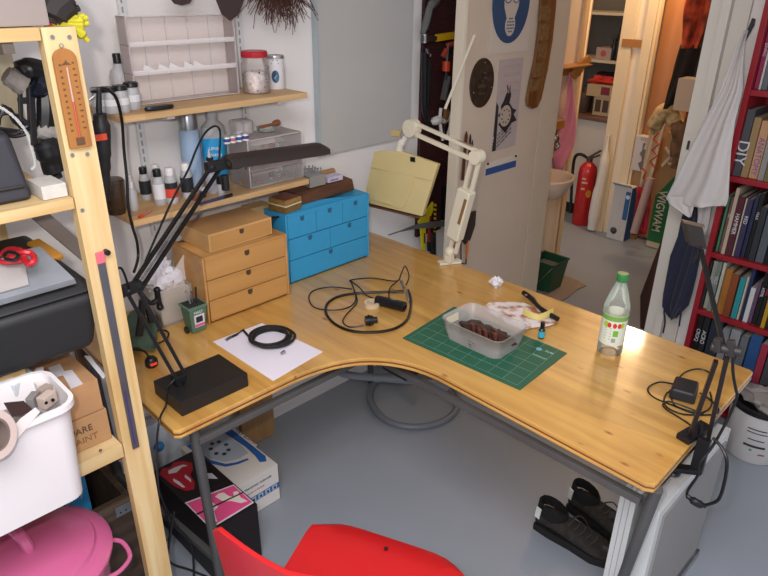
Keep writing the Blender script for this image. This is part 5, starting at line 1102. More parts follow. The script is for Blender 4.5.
G = [r+[r[0]] for r in G]; m = M().grid(G); n = len(G[0])-1; m.f.append(list(range(n))); m.mi.append(0); m.f.append([6*(n+1)+i for i in range(n)]); m.mi.append(0)
m.build('crate_shell', mat('tub_white', 'd5d0cf', .5), wt, ang=50)
cl_ = lambda x, y, h=0: at(x, y, 'z', wz-.02+h)
bx('junk_filling', 'heap of grey bits filling the white crate', 'clutter', -.2, .26, 1.19, 1.28, LZ+.02, wz-.035, mat('junk_grey', '8e8a86', .7, var=.4, vs=30, bump=1, bs=40), .01)
bits = [(44, 384, 9, 5, 'c9c2bd', 'pale grey block beside the socket piece in the white crate'), (45, 392, 7, 4, '9a8a7c', 'brownish grey bit near the socket piece in the white crate'), (34, 402, 8, 4, '7c7a78', 'mid grey bit beside the brown triangle in the white crate'), (40, 373, 6, 4, 'b9b5b2', 'light grey bit at the back of the white crate'), (28, 378, 10, 5, 'a5b5b8', 'pale teal tray bit in the white crate'), (12, 388, 12, 6, 'c4c9cc', 'light bluish tray at the left in the white crate')]
for i, (x, y, w, h, col, lab) in enumerate(bits):
    c = cl_(x, y, -.005); tag(M().box(c.x-w*.0018, c.x+w*.0018, c.y-h*.002, c.y+h*.002, wz-.034, wz-.034+.018+.004*(i % 3), rz=.4*i).build('oddment', mat('bit%d' % i, col, .5), loc=c, bevel=.002), lab, 'oddment')
rd = random.Random(11)
for i in range(16):
    x, y, z = rd.uniform(.10, .285), rd.uniform(1.19, 1.285), wz-.036; w, h = rd.uniform(.005, .013), rd.uniform(.01, .03)
    tag(M().box(x-w, x+w, y-w*.7, y+w*.7, z, z+h, rz=rd.uniform(0, 3)).build('oddment', mat('odd%d' % (i % 4), ['cfc9c4', '8c8884', 'b0a49a', '5c5a5a'][i % 4], .5), loc=(x, y, z), bevel=.0015), 'small pale or grey oddment in the heap filling the white crate', 'oddment', 'oddments heaped in the white crate')
t = thing('socket_piece', 'beige electrical socket block with two round holes in the white crate', 'socket', cl_(47, 400))
c = cl_(47, 399, 0); M().box(c.x-.017, c.x+.017, c.y-.010, c.y+.010, wz-.034, wz-.008, rz=.5).build('block', mat('socket_beige', 'b5a397', .5), t, bevel=.003)
for d in (-.007, .006): M().cyl((c.x+d, c.y-.013, wz-.018), (c.x+d, c.y-.016, wz-.018), .0035, 8).build('hole', BLK, t)
c = cl_(22, 408); t = tag(M().prism([cl_(4, 404, .02), cl_(24, 402, .02), cl_(34, 412, .02), cl_(12, 417, .02)], (0, 0, .003)).build('dark_triangle', mat('tri_brown', '3a2a28', .5), loc=c), 'dark brown triangular piece lying on the white crate', 'piece')
# tape gun and papers at the left edge
t = thing('tape_roll', 'big beige roll of packing tape standing at the left edge on the white crate', 'tape', at(4, 430, 'z', wz))
c = at(-13, 436, 'y', 1.125); RR = Matrix.Rotation(PI/2, 3, 'X') @ Matrix.Identity(3)
M().lathe([(.030, -.02), (.043, -.02), (.043, .02), (.030, .02), (.030, -.02)], c, 28, R=Matrix.Rotation(math.radians(70), 3, 'X') @ Matrix.Rotation(.5, 3, 'Y')).build('roll', mat('tape_beige', 'b9a79f', .4), t)
M().lathe([(.026, -.019), (.030, -.019), (.030, .019), (.026, .019), (.026, -.019)], c, 28, R=Matrix.Rotation(math.radians(70), 3, 'X') @ Matrix.Rotation(.5, 3, 'Y')).build('core', mat('core_dark', '6a5c55', .7), t)
pw = lambda x, y, d=0: at(x, y, 'y', 1.145-d)
tag(M().prism([pw(-4, 448), pw(20, 420), pw(36, 408), pw(40, 412), pw(12, 446), pw(-4, 466)], (0, .003, 0)).build('paper_strip', mat('strip_paper', 'd2c9c4', .7), loc=pw(16, 432), smooth=False), 'slanted white paper packet leaning on the front of the white crate', 'paper')
# pink bin
pc = at(31, 556, 'z', .555); pc.z = 0; pk = mat('pink_enamel', 'bd5c86', .22, coat=.4); PZ = .56
pb = thing('pink_enamel_bin', 'pink enamel bin with a domed lid standing on the floor at the lower left', 'bin', pc)
M().lathe([(.125, .004), (.14, .02), (.158, PZ-.06), (.162, PZ-.03), (.166, PZ-.026), (.166, PZ-.018)], pc, 48, sx=1.0).build('bin_body', pk, pb)
M().lathe([(.168, PZ-.03), (.174, PZ-.028), (.175, PZ-.018), (.168, PZ-.010), (.150, PZ-.004), (.142, PZ-.002), (.138, PZ+.006), (.10, PZ+.020), (.05, PZ+.027), (.001, PZ+.029)], pc, 48, sx=1.0).build('lid', pk, pb)
hc = at(17, 540, 'z', PZ+.03)
M().tube([hc+V((-.01, .05, -.016)), hc+V((-.008, .042, .02)), hc+V((0, .0, .03)), hc+V((.008, -.042, .02)), hc+V((.01, -.05, -.016))], [.012, .013, .014, .013, .012], 10, smooth=5).build('lid_handle', pk, pb)
hr = at(112, 552, 'z', PZ-.05)
M().tube([at(108, 540, 'z', PZ-.04), at(122, 542, 'z', PZ-.045), at(130, 556, 'z', PZ-.055), at(121, 570, 'z', PZ-.055), at(108, 578, 'z', PZ-.05)], .0055, 8, smooth=5).build('side_handle', pk, pb)
# dark crate on the floor + blue box
wd = wood('dark_crate_wood', '5c4a3c', '3e3026', axis='X', rough=.7)
cr = thing('dark_wooden_crate', 'dark old wooden crate with a metal corner plate on the floor behind the pink bin', 'crate', (.35, 1.7, 0))
x0, x1, y0, y1, zc = .10, .525, 1.535, 1.90, .42
m = M().box(x0, x1, y0, y0+.018, .004, zc).box(x0, x1, y1-.018, y1, .004, zc).box(x0, x0+.018, y0+.018, y1-.018, .004, zc).box(x1-.018, x1, y0+.018, y1-.018, .004, zc).box(x0+.018, x1-.018, y0+.018, y1-.018, .004, .02)
m.build('crate_boards', wd, cr, bevel=.002)
M().box(x0-.002, x1+.003, y0-.012, y0, zc-.05, zc+.002).build('top_batten', wood('crate_batten', '6a5848', '4a3a2e', axis='X', rough=.7), cr, bevel=.002)
M().box(x1-.055, x1+.004, y0-.015, y0-.012, zc-.042, zc-.008).box(x1+.0005, x1+.004, y0-.015, y0+.03, zc-.042, zc-.008).build('corner_plate', STEEL, cr, bevel=.001)
for d in (-.042, -.026): M().ball((x1+d, y0-.0155, zc-.03), .003, 8).build('rivet', DSTEEL, cr)
a = at(82, 480, 'y', 1.40)
t = thing('blue_carton', 'bright blue carton with white script in the gap under the low rack shelf', 'box', (.3, 1.5, .30))
bx0 = M().box(.18, .425, 1.565, 1.67, .022, .535).build('carton', mat('carton_blue', '2f8fc4', .5), t, bevel=.002)
text('Cecilify', .026, mat('script_white', 'cfe0ea', .5), t, V((.335, 1.563, .465)), V((1, 0, .12)), Z_)
# ------------------------------------------------------------------ under the desk
ub = thing('cleaner_carton', 'white and blue cardboard carton with printed cleaner pictures on the floor under the desk', 'box', (.95, 1.75, 0))
ux0, ux1, uy0, uy1, uz = .872, 1.078, 1.60, 1.93, .165
M().box(ux0, ux1, uy0, uy1, .002, uz).build('carton', mat('carton_cream', 'd8d4cc', .6, var=.02), ub, bevel=.002)
ubl = mat('print_blue', '2b62a8', .5)
U = lambda u, v: V((ux0+(ux1-ux0)*u, uy0+(uy1-uy0)*v, uz+.0003))
arc = [U(.98-.10*math.sin(t/10*PI)-.02, .10+.86*t/10) for t in range(11)]
m = M(); o_a = [(.80,.16),(.90,.12),(.97,.2),(.97,.98),(.80,.98),(.80,.9),(.86,.5),(.84,.28)]
m.prism([U(*q_) for q_ in o_a], (0, 0, .0006)); m.prism([U(*q_) for q_ in [(.20,.98),(.10,.98),(.13,.55),(.3,.36),(.5,.30),(.7,.28),(.7,.31),(.5,.34),(.34,.4),(.2,.58)]], (0, 0, .0006))
m.build('blue_swoosh', ubl, ub)
M().prism([U(*q_) for q_ in [(.22,.97),(.22,.6),(.36,.43),(.6,.37),(.8,.38),(.83,.55),(.79,.97)]], (0, 0, .0004)).build('pale_panel', mat('print_paleblue', 'aebccb', .5), ub)
m = M()
for k in range(7): a = k*.9; m.ball(U(.5+.14*math.cos(a), .68+.13*math.sin(a)), .009, 8)
for i in range(len(m.v)): m.v[i].z = uz+.0008+(.0006 if m.v[i].z > uz else 0)
m.build('parts_picture', mat('print_dark', '3b4048', .6), ub)
text('ULTRASONIC CLEANER', .017, mat('text_white2', 'e8ecf2', .5), ub, U(.985, .96), V((0, -1, 0)), X_*1, name='lettering')
yy = uy0-.0006
text('ULTRASONIC CLEANER', .0125, mat('text_dk', '3a3e48', .5), ub, V((.915, yy, uz-.04)), X_, Z_)
text('ULTRASONIC REINIGER', .008, mat('text_pinkish', 'b86a6a', .5), ub, V((.93, yy, uz-.062)), X_, Z_)
M().box(ux0+.0, ux1-.001, yy, uy0+.001, uz-.108, uz-.082).build('blue_band', ubl, ub)
m = M()
for k in range(4): m.box(ux1-.125+k*.031, ux1-.103+k*.031, yy-.0006, uy0, uz-.105, uz-.085)
m.build('icon_row', mat('icon_pale', 'a8b4be', .5), ub)
m = M()
for k in range(4): m.ball((ux1-.114+k*.031, yy-.0008, uz-.095), .0055, 7)
m.build('icon_marks', mat('print_dark', '3b4048', .6), ub)
# black pink box
BZ = .235
q4 = [at(152, 456, 'z', BZ), at(206, 448, 'z', BZ), at(264, 507, 'z', BZ), at(214, 540, 'z', BZ)]
kb = thing('rock_carton', 'black carton with pink and white graphics and a red tongue emblem under the desk', 'box', (q4[0]+q4[2])/2-V((0, 0, BZ)))
x0, x1 = .70, .868; y0, y1 = 1.42, 1.80
M().box(x0+.0, x1, y0, y1, .003, BZ).build('carton', mat('carton_black', '1a1315', .5), kb, bevel=.003)
K = lambda u, v, h=0: V((x0+.0+(x1-x0)*u, y0+(y1-y0)*v, BZ+.0004+h))
m = M().prism([K(*q_) for q_ in [(.02,.03),(.97,.03),(.97,.34),(.02,.44)]], (0, 0, .0006)); m.build('white_border', mat('kb_white', 'c9c4c8', .5), kb)
M().prism([K(q_[0], q_[1], .0007) for q_ in [(.04,.045),(.95,.045),(.95,.325),(.04,.42)]], (0, 0, .0006)).build('pink_field', mat('kb_pink', 'd04a7c', .5), kb)
m = M()
m.prism([K(a, b, .0014) for a, b in [(.08,.08),(.2,.06),(.3,.18),(.42,.20),(.40,.28),(.3,.36),(.24,.30),(.28,.24),(.16,.2)]], (0, 0, .0006))
m.prism([K(a, b, .0014) for a, b in [(.52,.32),(.56,.22),(.68,.18),(.78,.10),(.9,.08),(.86,.16),(.92,.24),(.84,.26),(.78,.20),(.72,.24),(.7,.31),(.62,.33)]], (0, 0, .0006))
m.build('white_flames', mat('kb_cream', 'd3cbbd', .5), kb)
M().prism([K(.02, .255, .0022), K(.97, .20, .0022), K(.97, .185, .0022), K(.02, .235, .0022)], (0, 0, .0006)).build('dark_band', labk, kb)
red = mat('tongue_red', 'a3182a', .4)
m = M(); m.prism([K(a, b, .0002) for a, b in [(.06,.92),(.2,.97),(.32,.93),(.45,.97),(.62,.93),(.72,.85),(.62,.76),(.5,.72),(.45,.6),(.34,.53),(.2,.56),(.12,.66),(.08,.78)]], (0, 0, .0008)); m.build('tongue_emblem', red, kb)
m = M(); m.prism([K(a, b, .0012) for a, b in [(.2,.86),(.34,.83),(.5,.86),(.6,.84),(.56,.88),(.4,.90),(.24,.90)]], (0, 0, .0006)); m.prism([K(a, b, .0012) for a, b in [(.16,.74),(.2,.62),(.24,.6),(.24,.7),(.2,.78)]], (0, 0, .0006)); m.prism([K(a, b, .0012) for a, b in [(.38,.72),(.4,.62),(.44,.66),(.43,.75)]], (0, 0, .0006)); m.build('emblem_highlight', mat('kb_white', 'c9c4c8', .5), kb)
M().prism([K(a, b, .0002) for a, b in [(.66,.58),(.84,.50),(.84,.60),(.7,.66)]], (0, 0, .0006)).build('white_flash', mat('kb_white', 'c9c4c8', .5), kb)
m = M(); m.tube([at(135, 458, 'z', .30), at(165, 500, 'z', .26), at(200, 545, 'z', .25)], .006, 8); 
# white and blue tub behind, wood leg boards
tag(M().box(.72, .93, 1.955, 2.005, .002, .30).build('white_blue_bag', mat('bag_white_blue', 'cfd8e0', .4, var=.12, vs=7), loc=(.82, 1.98, 0), bevel=.006), 'white and pale blue packet standing on the floor against the wall', 'packet')
tag(M().ball((.80, 1.951, .2), .02, 12, sz=1).build('blue_splash', mat('splash_blue', '3c86c8', .4), loc=(.80, 1.95, .2)), 'bright blue rounded lump on the white packet under the desk', 'lump')
a = at(273, 400, 'y', 1.96); tag(M().box(1.14, 1.30, 1.93, 1.955, .002, .66).build('tan_board', wood('tan_board_w', 'b08a5c', '9a7446', axis='Z', rough=.6), loc=(1.22, 1.94, 0), bevel=.003), 'tan wooden board standing upright against the wall under the desk', 'board')
tag(M().box(.60, .66, 1.99, 2.008, .002, .69).build('brown_batten', wood('brown_batten_w', '8a6c50', '745638', axis='Z', rough=.6), loc=(.63, 2.0, 0), bevel=.003), 'brown batten standing in the corner behind the rack post', 'batten')
# hose on the floor
hz_ = lambda x, y, z=.012: at(x, y, 'z', z)
hm = mat('vac_hose', '6f747a', .4)
if True:
    nt = hm.node_tree; 
m = M(); pts = [hz_(452, 384, .03), hz_(459, 400, .02), hz_(452, 415), hz_(436, 424), hz_(412, 427), hz_(390, 422), hz_(376, 411), hz_(370, 397), hz_(374, 384), hz_(388, 376, .03), hz_(412, 377, .06), hz_(430, 381, .08)]
tag(M().tube(pts, [.0145, .0165], 12, smooth=24).build('vacuum_hose', hm, loc=hz_(412, 427)), 'grey ribbed vacuum hose looped on the floor under the desk', 'hose')
tag(M().tube([at(331, 357, 'y', 1.55), at(334, 367, 'y', 1.55), at(345, 374, 'y', 1.55), at(365, 377, 'y', 1.52), at(385, 378, 'y', 1.48), at(410, 380, 'y', 1.42), at(430, 384, 'y', 1.36), at(446, 388, 'y', 1.33)], [.0145, .0165], 12, smooth=20).build('vacuum_hose', hm, loc=at(365, 377, 'y', 1.52)), 'grey hose hanging in a bow just under the desk inner corner', 'hose')
bx('power_brick', 'black box shaped unit hanging under the desk at the inner corner', 'power unit', 1.43, 1.60, 1.30, 1.42, .50, .66, mat('unit_black', '1e1f21', .45), .008)
# cables left floor
cab = [[(130, 395, 1.33), (134, 420, 1.36), (146, 455, 1.4), (165, 510, 1.42), (170, 535, 1.42), (163, 540, 1.42), (150, 530, 1.4)], [(136, 400, 1.35), (150, 470, 1.42), (172, 520, 1.42), (191, 545, 1.42), (194, 580, 1.42)], [(174, 512, 1.42), (169, 545, 1.40), (170, 562, 1.38), (190, 570, 1.36), (210, 578, 1.34)]]
labs = ['black cable hanging from the desk left corner beside the pine post', 'black cable running down behind the pine post to the floor', 'black cable trailing across the floor by the pine post']
for l, lb_ in zip(cab, labs):
    P_ = [at(x, y, 'y', yy) for x, y, yy in l]
    tag(M().tube(P_, .0035, 7, smooth=6).build('mains_cable', BLKG, loc=P_[2]), lb_, 'cable')
# shoes
def shoe(cx, cy, rz, lab):
    t = thing('black_shoe', lab, 'shoe', (cx, cy, 0), 'pair of shoes under the desk')
    R = Matrix.Translation((cx, cy, 0)) @ Matrix.Rotation(rz, 4, 'Z')
    sm = mat('shoe_black', '2c2824', .85, bump=1.2, bs=90, var=.3, vs=50); G = []
    secs = [(-.135, .028, .030, .075), (-.12, .036, .03, .095), (-.08, .038, .03, .10), (-.03, .042, .03, .088), (.02, .048, .028, .078), (.07, .052, .026, .062), (.11, .046, .024, .05), (.14, .025, .022, .035)]
    for x, w, z0, z1 in secs:
        G.append([R@V((x, w*math.cos(a), z0+(z1-z0)*(.5+.5*math.sin(a)))) for a in [k/14*2*PI for k in range(15)]])
    m = M().grid(G); m.add([p for p in G[0][:14]], [tuple(range(14))]); m.add([p for p in G[-1][:14]], [tuple(range(14))]); m.build('upper', sm, t, ang=80)
    m = M(); so = [(-.14, .03), (-.08, .04), (0, .043), (.08, .054), (.13, .042), (.15, .0), (.13, -.042), (.08, -.054), (0, -.043), (-.08, -.04), (-.14, -.03)]
    m.prism([R@V((x, y, .003)) for x, y in so], (0, 0, .03)); m.build('sole', BLKM, t, bevel=.006)
    m = M(); G = []
    for z, s_ in ((.078, 1), (.115, .95), (.125, .85), (.085, .78)):
        G.append([R@V((-.085+.058*s_*math.cos(a), .038*s_*math.sin(a), z+.012*math.cos(a)*-1)) for a in [k/14*2*PI for k in range(15)]])
    m.grid(G); m.build('collar', mat('shoe_collar', '151414', .9, bump=.6), t, ang=80)
    m = M()
    for k in range(5): m.tube([R@V((-.02+k*.022, -.024, .088-.006*k)), R@V((-.012+k*.022, 0, .095-.007*k)), R@V((-.02+k*.022, .024, .088-.006*k))], .003, 6, smooth=3)
    m.tube([R@V((-.02, .02, .09)), R@V((.0, .05, .085)), R@V((.03, .065, .04)), R@V((.04, .08, .01))], .0025, 6, smooth=4)
    m.build('laces', mat('lace_grey', '3a3836', .8), t)
    M().prism([R@V((-.135, -.036, .075)), R@V((-.115, -.042, .075)), R@V((-.112, -.040, .118)), R@V((-.132, -.034, .118))], R.to_3x3()@V((0, -.004, 0))).build('reflective_tab', mat('reflective', 'd8e0d8', .25), t)
    return t
a = at(541, 503, 'z', .10); shoe(a.x+.01, a.y-.135, -PI/2+.12, 'left black shoe of the pair, its heel tab nearest the open floor')
a = at(570, 490, 'z', .10); shoe(a.x+.02, a.y-.135, -PI/2-.06, 'right black shoe of the pair, farther under the desk')
# folded white panels
wp = mat('panel_white', 'cfd2d0', .4); PZ2 = .52
a, b = at(619, 490, 'z', PZ2), at(637, 500, 'z', PZ2)
pn = thing('panel_pack', 'white slatted panel pack standing under the desk beside the shoes', 'panel', (a.x+.2, (a.y+b.y)/2, 0))
w3 = (a.y-b.y)/3
for k in range(3): M().box(a.x+.006*k, 1.82, b.y+w3*k+.001, b.y+w3*(k+1)-.001, .004, PZ2-.004*k).build('panel_leaf', wp, pn, bevel=.003)
for z in (.40, .27): M().cyl((a.x+.03, a.y, z), (a.x+.03, a.y+.022, z), .007, 10).build('knob', BLK, pn)
text('FRAGILE', .02, mat('faint_grey', '8f9292', .6), pn, V((a.x+.05, b.y+.02, PZ2+.0005)), X_, Y_)
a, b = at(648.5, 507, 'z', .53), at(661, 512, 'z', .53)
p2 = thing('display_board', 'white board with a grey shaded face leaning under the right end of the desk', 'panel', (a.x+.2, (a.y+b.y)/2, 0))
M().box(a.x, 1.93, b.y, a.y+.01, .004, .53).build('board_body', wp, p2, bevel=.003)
M().box(a.x+.03, 1.90, b.y-.006, b.y, .05, .50).build('desk_shade_face', mat('panel_desk_shade', '8d8a86', .5), p2, bevel=.001)  # shade from the desk on this white side, put into a grey colour
M().box(a.x+.01, 1.93, b.y-.012, b.y, .004, .03).build('bottom_rim', STEEL, p2, bevel=.001)
# ------------------------------------------------------------------ red chair
redm = mat('chair_red', 'c0181c', .38, coat=.25, var=.03, vs=5)
SZ = .455
f1, f2 = at(320, 509, 'z', SZ), at(472, 558, 'z', SZ)
ch = thing('red_chair', 'bright red plywood chair with curved back standing before the desk', 'chair', (.62, .85, 0))
fd = (f2-f1).normalized(); bk = V((fd.y, -fd.x, 0)); 
if bk.x > 0: bk = -bk
Wd = (f2-f1).length; G = []
for i in range(13):
    v = i/12; d = v*.43; G2 = []
    for j in range(13):
        u = j/12; uu = (u-.5)
        taper = 1-.10*v
        cornr = 0
        if v < .12: cornr = .035*(1-math.sqrt(max(0, 1-((.12-v)/.12)**2)))
        p = (f1+f2)/2+fd*(uu*(Wd*taper-2*cornr))+bk*(d+.02*(2*uu)**6*(1-v))
        z = SZ-.022*max(0, 1-v/.15)**2-.012*math.sin(PI*v)*(1-(2*uu)**2)
        G2.append(V((p.x, p.y, z)))
    G.append(G2)
M().grid(G, (0, 0, -.012)).build('seat', redm, ch, bevel=.002, ang=60)
tl, tm, tr = at(214, 517, 'z', .80), at(300, 549, 'z', .815), at(392, 580, 'z', .80)
G = []
mid0 = (f1+f2)/2+bk*.40
# curved back from pixel measured top edge
tpts = []
for k in range(17):
    t = k/16; 
    if k <= 8: p = tl.lerp(tm, k/8)
    else: p = tm.lerp(tr, (k-8)/8)
    bow = .045*(1-(2*t-1)**2); p = p+bk*bow; p.z = .81-.020*(2*t-1)**4-(.018*max(0, (.06-t)/.06)); tpts.append(p)
for i in range(9):
    v = i/8; G.append([V((p.x+bk.x*-.03*v, p.y+bk.y*-.03*v, p.z-.24*v+ (0.02*(2*k/16-1)**4)*v)) for k, p in enumerate(tpts)])
M().grid(G, bk*.011).build('backrest', redm, ch, bevel=.003, ang=60)
chm = mat('chair_frame', '8c8c8e', .25, .9)
def S(u, v, z): p = (f1+f2)/2+fd*(u*Wd)+bk*v; return V((p.x, p.y, z))
bmid = (tpts[3]+tpts[13])/2
for sgn, kk in ((-1, 3), (1, 13)):
    bt = tpts[kk]-bk*.018; lo = V((bt.x-bk.x*.03, bt.y-bk.y*.03, .62))
    M().tube([lo+V((0, 0, .06)), lo, S(sgn*.33, .40, SZ-.03), S(sgn*.33, .30, SZ-.026), S(sgn*.33, .08, SZ-.026)], .010, 10, smooth=4).build('frame_tube', chm, ch)
    M().tube([S(sgn*.33, .09, SZ-.02), S(sgn*.38, .04, .22), S(sgn*.42, .01, .006)], .010, 10).build('leg', chm, ch)
    M().tube([S(sgn*.33, .30, SZ-.02), S(sgn*.38, .38, .22), S(sgn*.42, .44, .006)], .010, 10).build('leg', chm, ch)
for px, py in ((386, 549),): 
    c = at(px, py, 'z', SZ-.004); M().lathe([(.001, 0), (.0055, 0), (.0055, .0035), (.001, .0035)], c, 12).build('screw_hole', mat('hole_darkred', '3a0a0c', .6), ch)
# ------------------------------------------------------------------ bookcase + books
BF = 2.80; rb = mat('bookcase_red', '8e1a24', .4, var=.04)
YL = at(706, 251, 'x', BF).y
def shz(px, py): return at(px, py, 'x', BF).z
zs = [.03, at(681+2, 342, 'x', BF).z*0+.20, shz(691, 307), shz(706, 251), shz(729, 176), shz(744, 89), 1.82, 2.1]
bc = thing('bookcase', 'red painted bookcase full of books against the right wall', 'bookcase', (BF, .4, 0))
M().box(BF, 3.04, YL-.022, YL, 0, 2.12).build('side_panel', rb, bc, bevel=.002); M().box(BF, 3.04, .338, .36, 0, 2.12).build('side_panel', rb, bc, bevel=.002)
M().box(3.03, 3.045, .36, YL-.022, 0, 2.12).build('back_panel', mat('bookcase_red_back', '8c1a26', .5), bc)
for z in zs: M().box(BF+.002, 3.03, .36, YL-.022, z-.022, z).build('shelf', rb, bc, bevel=.002)
def ypx(px, z):
    lo, hi = -.5, 1.2
    for _ in range(40):
        m_ = (lo+hi)/2
        if proj((BF+.02, m_, z))[0] > px: lo = m_
        else: hi = m_
    return m_
rows = [
 (5, [(747, 757, .23, 'a02a5a', 'magenta and red magazine box', 'DIVING'), (757.6, 760, .27, 'd8d4cc', 'thin white book', ''), (760.4, 766, .24, '6d7378', 'grey book', 'N'), (766.5, 774, .28, '8a7a3a', 'olive book', ''), (774.5, 783, .25, '3c4a6a', 'blue grey book', '')]),
 (4, [(731.5, 739.5, .26, '4f5358', 'large dark grey book lettered DIY', 'DIY'), (740, 747, .235, 'a88a5c', 'tan brown book', ''), (747.4, 756, .225, 'd3a274', 'peach coloured book with purple lettering', 'ANATOMY'), (757, 763, .22, '9c9a94', 'light grey book', ''), (763.6, 770, .25, '7d7346', 'khaki book', ''), (770.5, 780, .23, '5b3a34', 'maroon book', '')]),
 (3, [(708.6, 710, .24, 'd6cdb4', 'thin cream book', ''), (710.4, 714, .235, '1f2a24', 'very dark green book', 'GLASS'), (714.6, 717, .24, '4f8a5c', 'thin green book', ''), (717.6, 720.6, .24, '8a5a66', 'dusty pink book', 'TIN'), (721, 724.6, .285, 'c9b79c', 'tall cream book rising above its neighbours', ''), (725.2, 731, .255, '5a2230', 'maroon book lettered HAMMER', 'HAMMER'), (731.4, 733, .25, 'd0c8b0', 'thin cream book right of the maroon one', ''), (733.6, 738.6, .25, '3c3558', 'dark purple book', 'RED'), (739, 742.6, .27, '28304c', 'navy book', ''), (743, 747, .28, '161718', 'black book', 'MAX'), (747.6, 753.4, .23, '30343a', 'charcoal book', ''), (754, 762, .235, '5b646a', 'blue grey book', ''), (763, 778, .24, '101113', 'wide black book', '')]),
 (2, [(697, 701.5, .22, '2b2d2e', 'black book with grey print', 'THE'), (702, 706, .225, 'b6b8a8', 'pale grey book', ''), (706.6, 711, .23, '7e8c80', 'grey green book', 'OLD'), (712, 715, .235, 'c9c6b2', 'off white book', ''), (715.6, 722, .21, 'b5742c', 'thick orange and olive book', ''), (722.4, 729, .20, '8f4a24', 'rust brown book', ''), (730, 735.5, .19, '2c9aa0', 'teal book', ''), (736, 738, .20, 'cfc6b0', 'thin cream book beside the teal one', ''), (738.4, 741.6, .24, '24305a', 'navy blue book', ''), (742, 746.6, .16, 'd8d8d4', 'short white book', ''), (747, 750, .19, '6a4a6a', 'plum book', ''), (750.6, 755, .235, '141517', 'black book', 'HTML'), (755.4, 759.6, .235, '1a1718', 'black book with red marks', 'KILL'), (760, 764, .18, 'c99a22', 'yellow and black book', ''), (765, 778, .25, '1d1f22', 'broad black book', '')]),
 (1, [(688, 693, .25, '141414', 'black book', 'CROQ'), (693.5, 699, .26, '202226', 'second black book', 'ACRO'), (700, 711, .24, '26303c', 'wide dark blue book', ''), (712, 719, .22, '8b8d90', 'light grey book', ''), (720, 729, .23, '9aa0a2', 'silver grey book', ''), (730, 737, .21, '6e7478', 'mid grey book', ''), (738, 749, .23, '2c5a94', 'bright blue book', ''), (750, 757, .21, 'a83248', 'raspberry red book', ''), (758, 768, .25, '4b4f52', 'dark grey book', ''), (769, 780, .23, '7d8486', 'pale slate book', '')]),
]
shn = {5: 'on the top red shelf', 4: 'on the second red shelf, beside the shirt', 3: 'on the third red shelf', 2: 'on the fourth red shelf', 1: 'on the lowest red shelf in view'}
pgm = mat('page_block', 'a8a092', .8); lt = mat('spine_white', 'c8c8c8', .6)
bi = 0
for si, bl in rows:
    z = zs[si]
    for (xa, xb, h, col, lab, tx) in bl:
        y1, y0 = ypx(xa, z), ypx(xb, z); y1 = min(y1, YL-.024); bi += 1
        dx = random.uniform(0, .02); hh = min(h, (zs[si+1]-z)-.03)
        bm_ = mat('book_'+col, [int(col[q_:q_+2], 16)/255*.86 for q_ in (0, 2, 4)], .5)
        mm_ = M().box(BF+.012+dx, 2.985, y0+.0006, y1-.0006, z+.001, z+hh)
        t = thing('book', lab+' '+shn[si], 'book', (BF+.02+dx, (y0+y1)/2, z), 'books in the red bookcase')
        w_ = y1-y0; c_ = min(.0025, w_*.2)
        m = M().box(BF+.012+dx, BF+.014+dx, y0+.0006, y1-.0006, z+.001, z+hh).box(BF+.014+dx, 2.985, y0+.0006, y0+c_, z+.001, z+hh).box(BF+.014+dx, 2.985, y1-c_, y1-.0006, z+.001, z+hh)
        m.build('cover', bm_, t)
        M().box(BF+.0145+dx, 2.98, y0+c_+.0002, y1-c_-.0002, z+.003, z+hh-.003).build('pages', pgm, t)
        if tx:
            s_ = .062 if tx == 'DIY' else min(w_*.95, .030); 
            text(tx, s_, mat('spine_red', 'c03a3a', .6) if 'red marks' in lab else (mat('spine_purple', '6a4a9a', .6) if 'purple let' in lab else lt), t, V((BF+.0115+dx, (y0+y1)/2+s_*.33, z+hh*(.55 if tx == 'DIY' else .72))), V((0, 0, -1)), V((0, -1, 0)), sx=1)
# paint bucket
pc = V((2.665, .452, .002)); t = thing('paint_bucket', 'white paint bucket with a black rim and printed label on the floor by the bookcase', 'bucket', pc)
M().lathe([(.105, 0), (.108, .004), (.118, .21), (.118, .225)], pc, 40).build('bucket_body', mat('bucket_white', 'c6c4c0', .4), t)
M().lathe([(.119, .222), (.125, .226), (.126, .245), (.118, .250), (.112, .246), (.110, .230), (.001, .228)], pc, 40).build('rim', BLK, t)
a0 = math.atan2(-pc.y, -pc.x)+.0; nr = V((math.cos(a0), math.sin(a0), 0))
def bb(u0, u1, z0, z1, nm, m_, r=.1155):
    n = 6; pts = [on_cyl(pc, r, u0+(u1-u0)*k/n, z0, a0) for k in range(n+1)]+[on_cyl(pc, r, u1-(u1-u0)*k/n, z1, a0) for k in range(n+1)]
    m = M(); G = [[on_cyl(pc, r, u0+(u1-u0)*k/n, z, a0) for k in range(n+1)] for z in (z0, z1)]; m.grid(G, nr*.002); m.build(nm, m_, t)
bb(-.03, .05, .085, .093, 'black_print', labk); bb(-.03, .04, .165, .169, 'black_print', labk); bb(-.03, .045, .150, .153, 'black_print', labk); bb(-.02, .04, .118, .121, 'black_print', labk)
bb(.03, .055, .052, .056, 'red_print', TRED, .114); bb(-.005, .005, .066, .072, 'green_print', mat('print_green', '3c8a6a', .5), .114)
tag(crumple((pc.x, pc.y-.005, .262), .09, .09, .028, 4, 9).build('bagged_contents', clear('bag_plastic', 'b0aaa2', .55, .25), loc=(pc.x, pc.y, .23), ang=20), 'crumpled clear plastic bag on top of the paint bucket', 'bag')
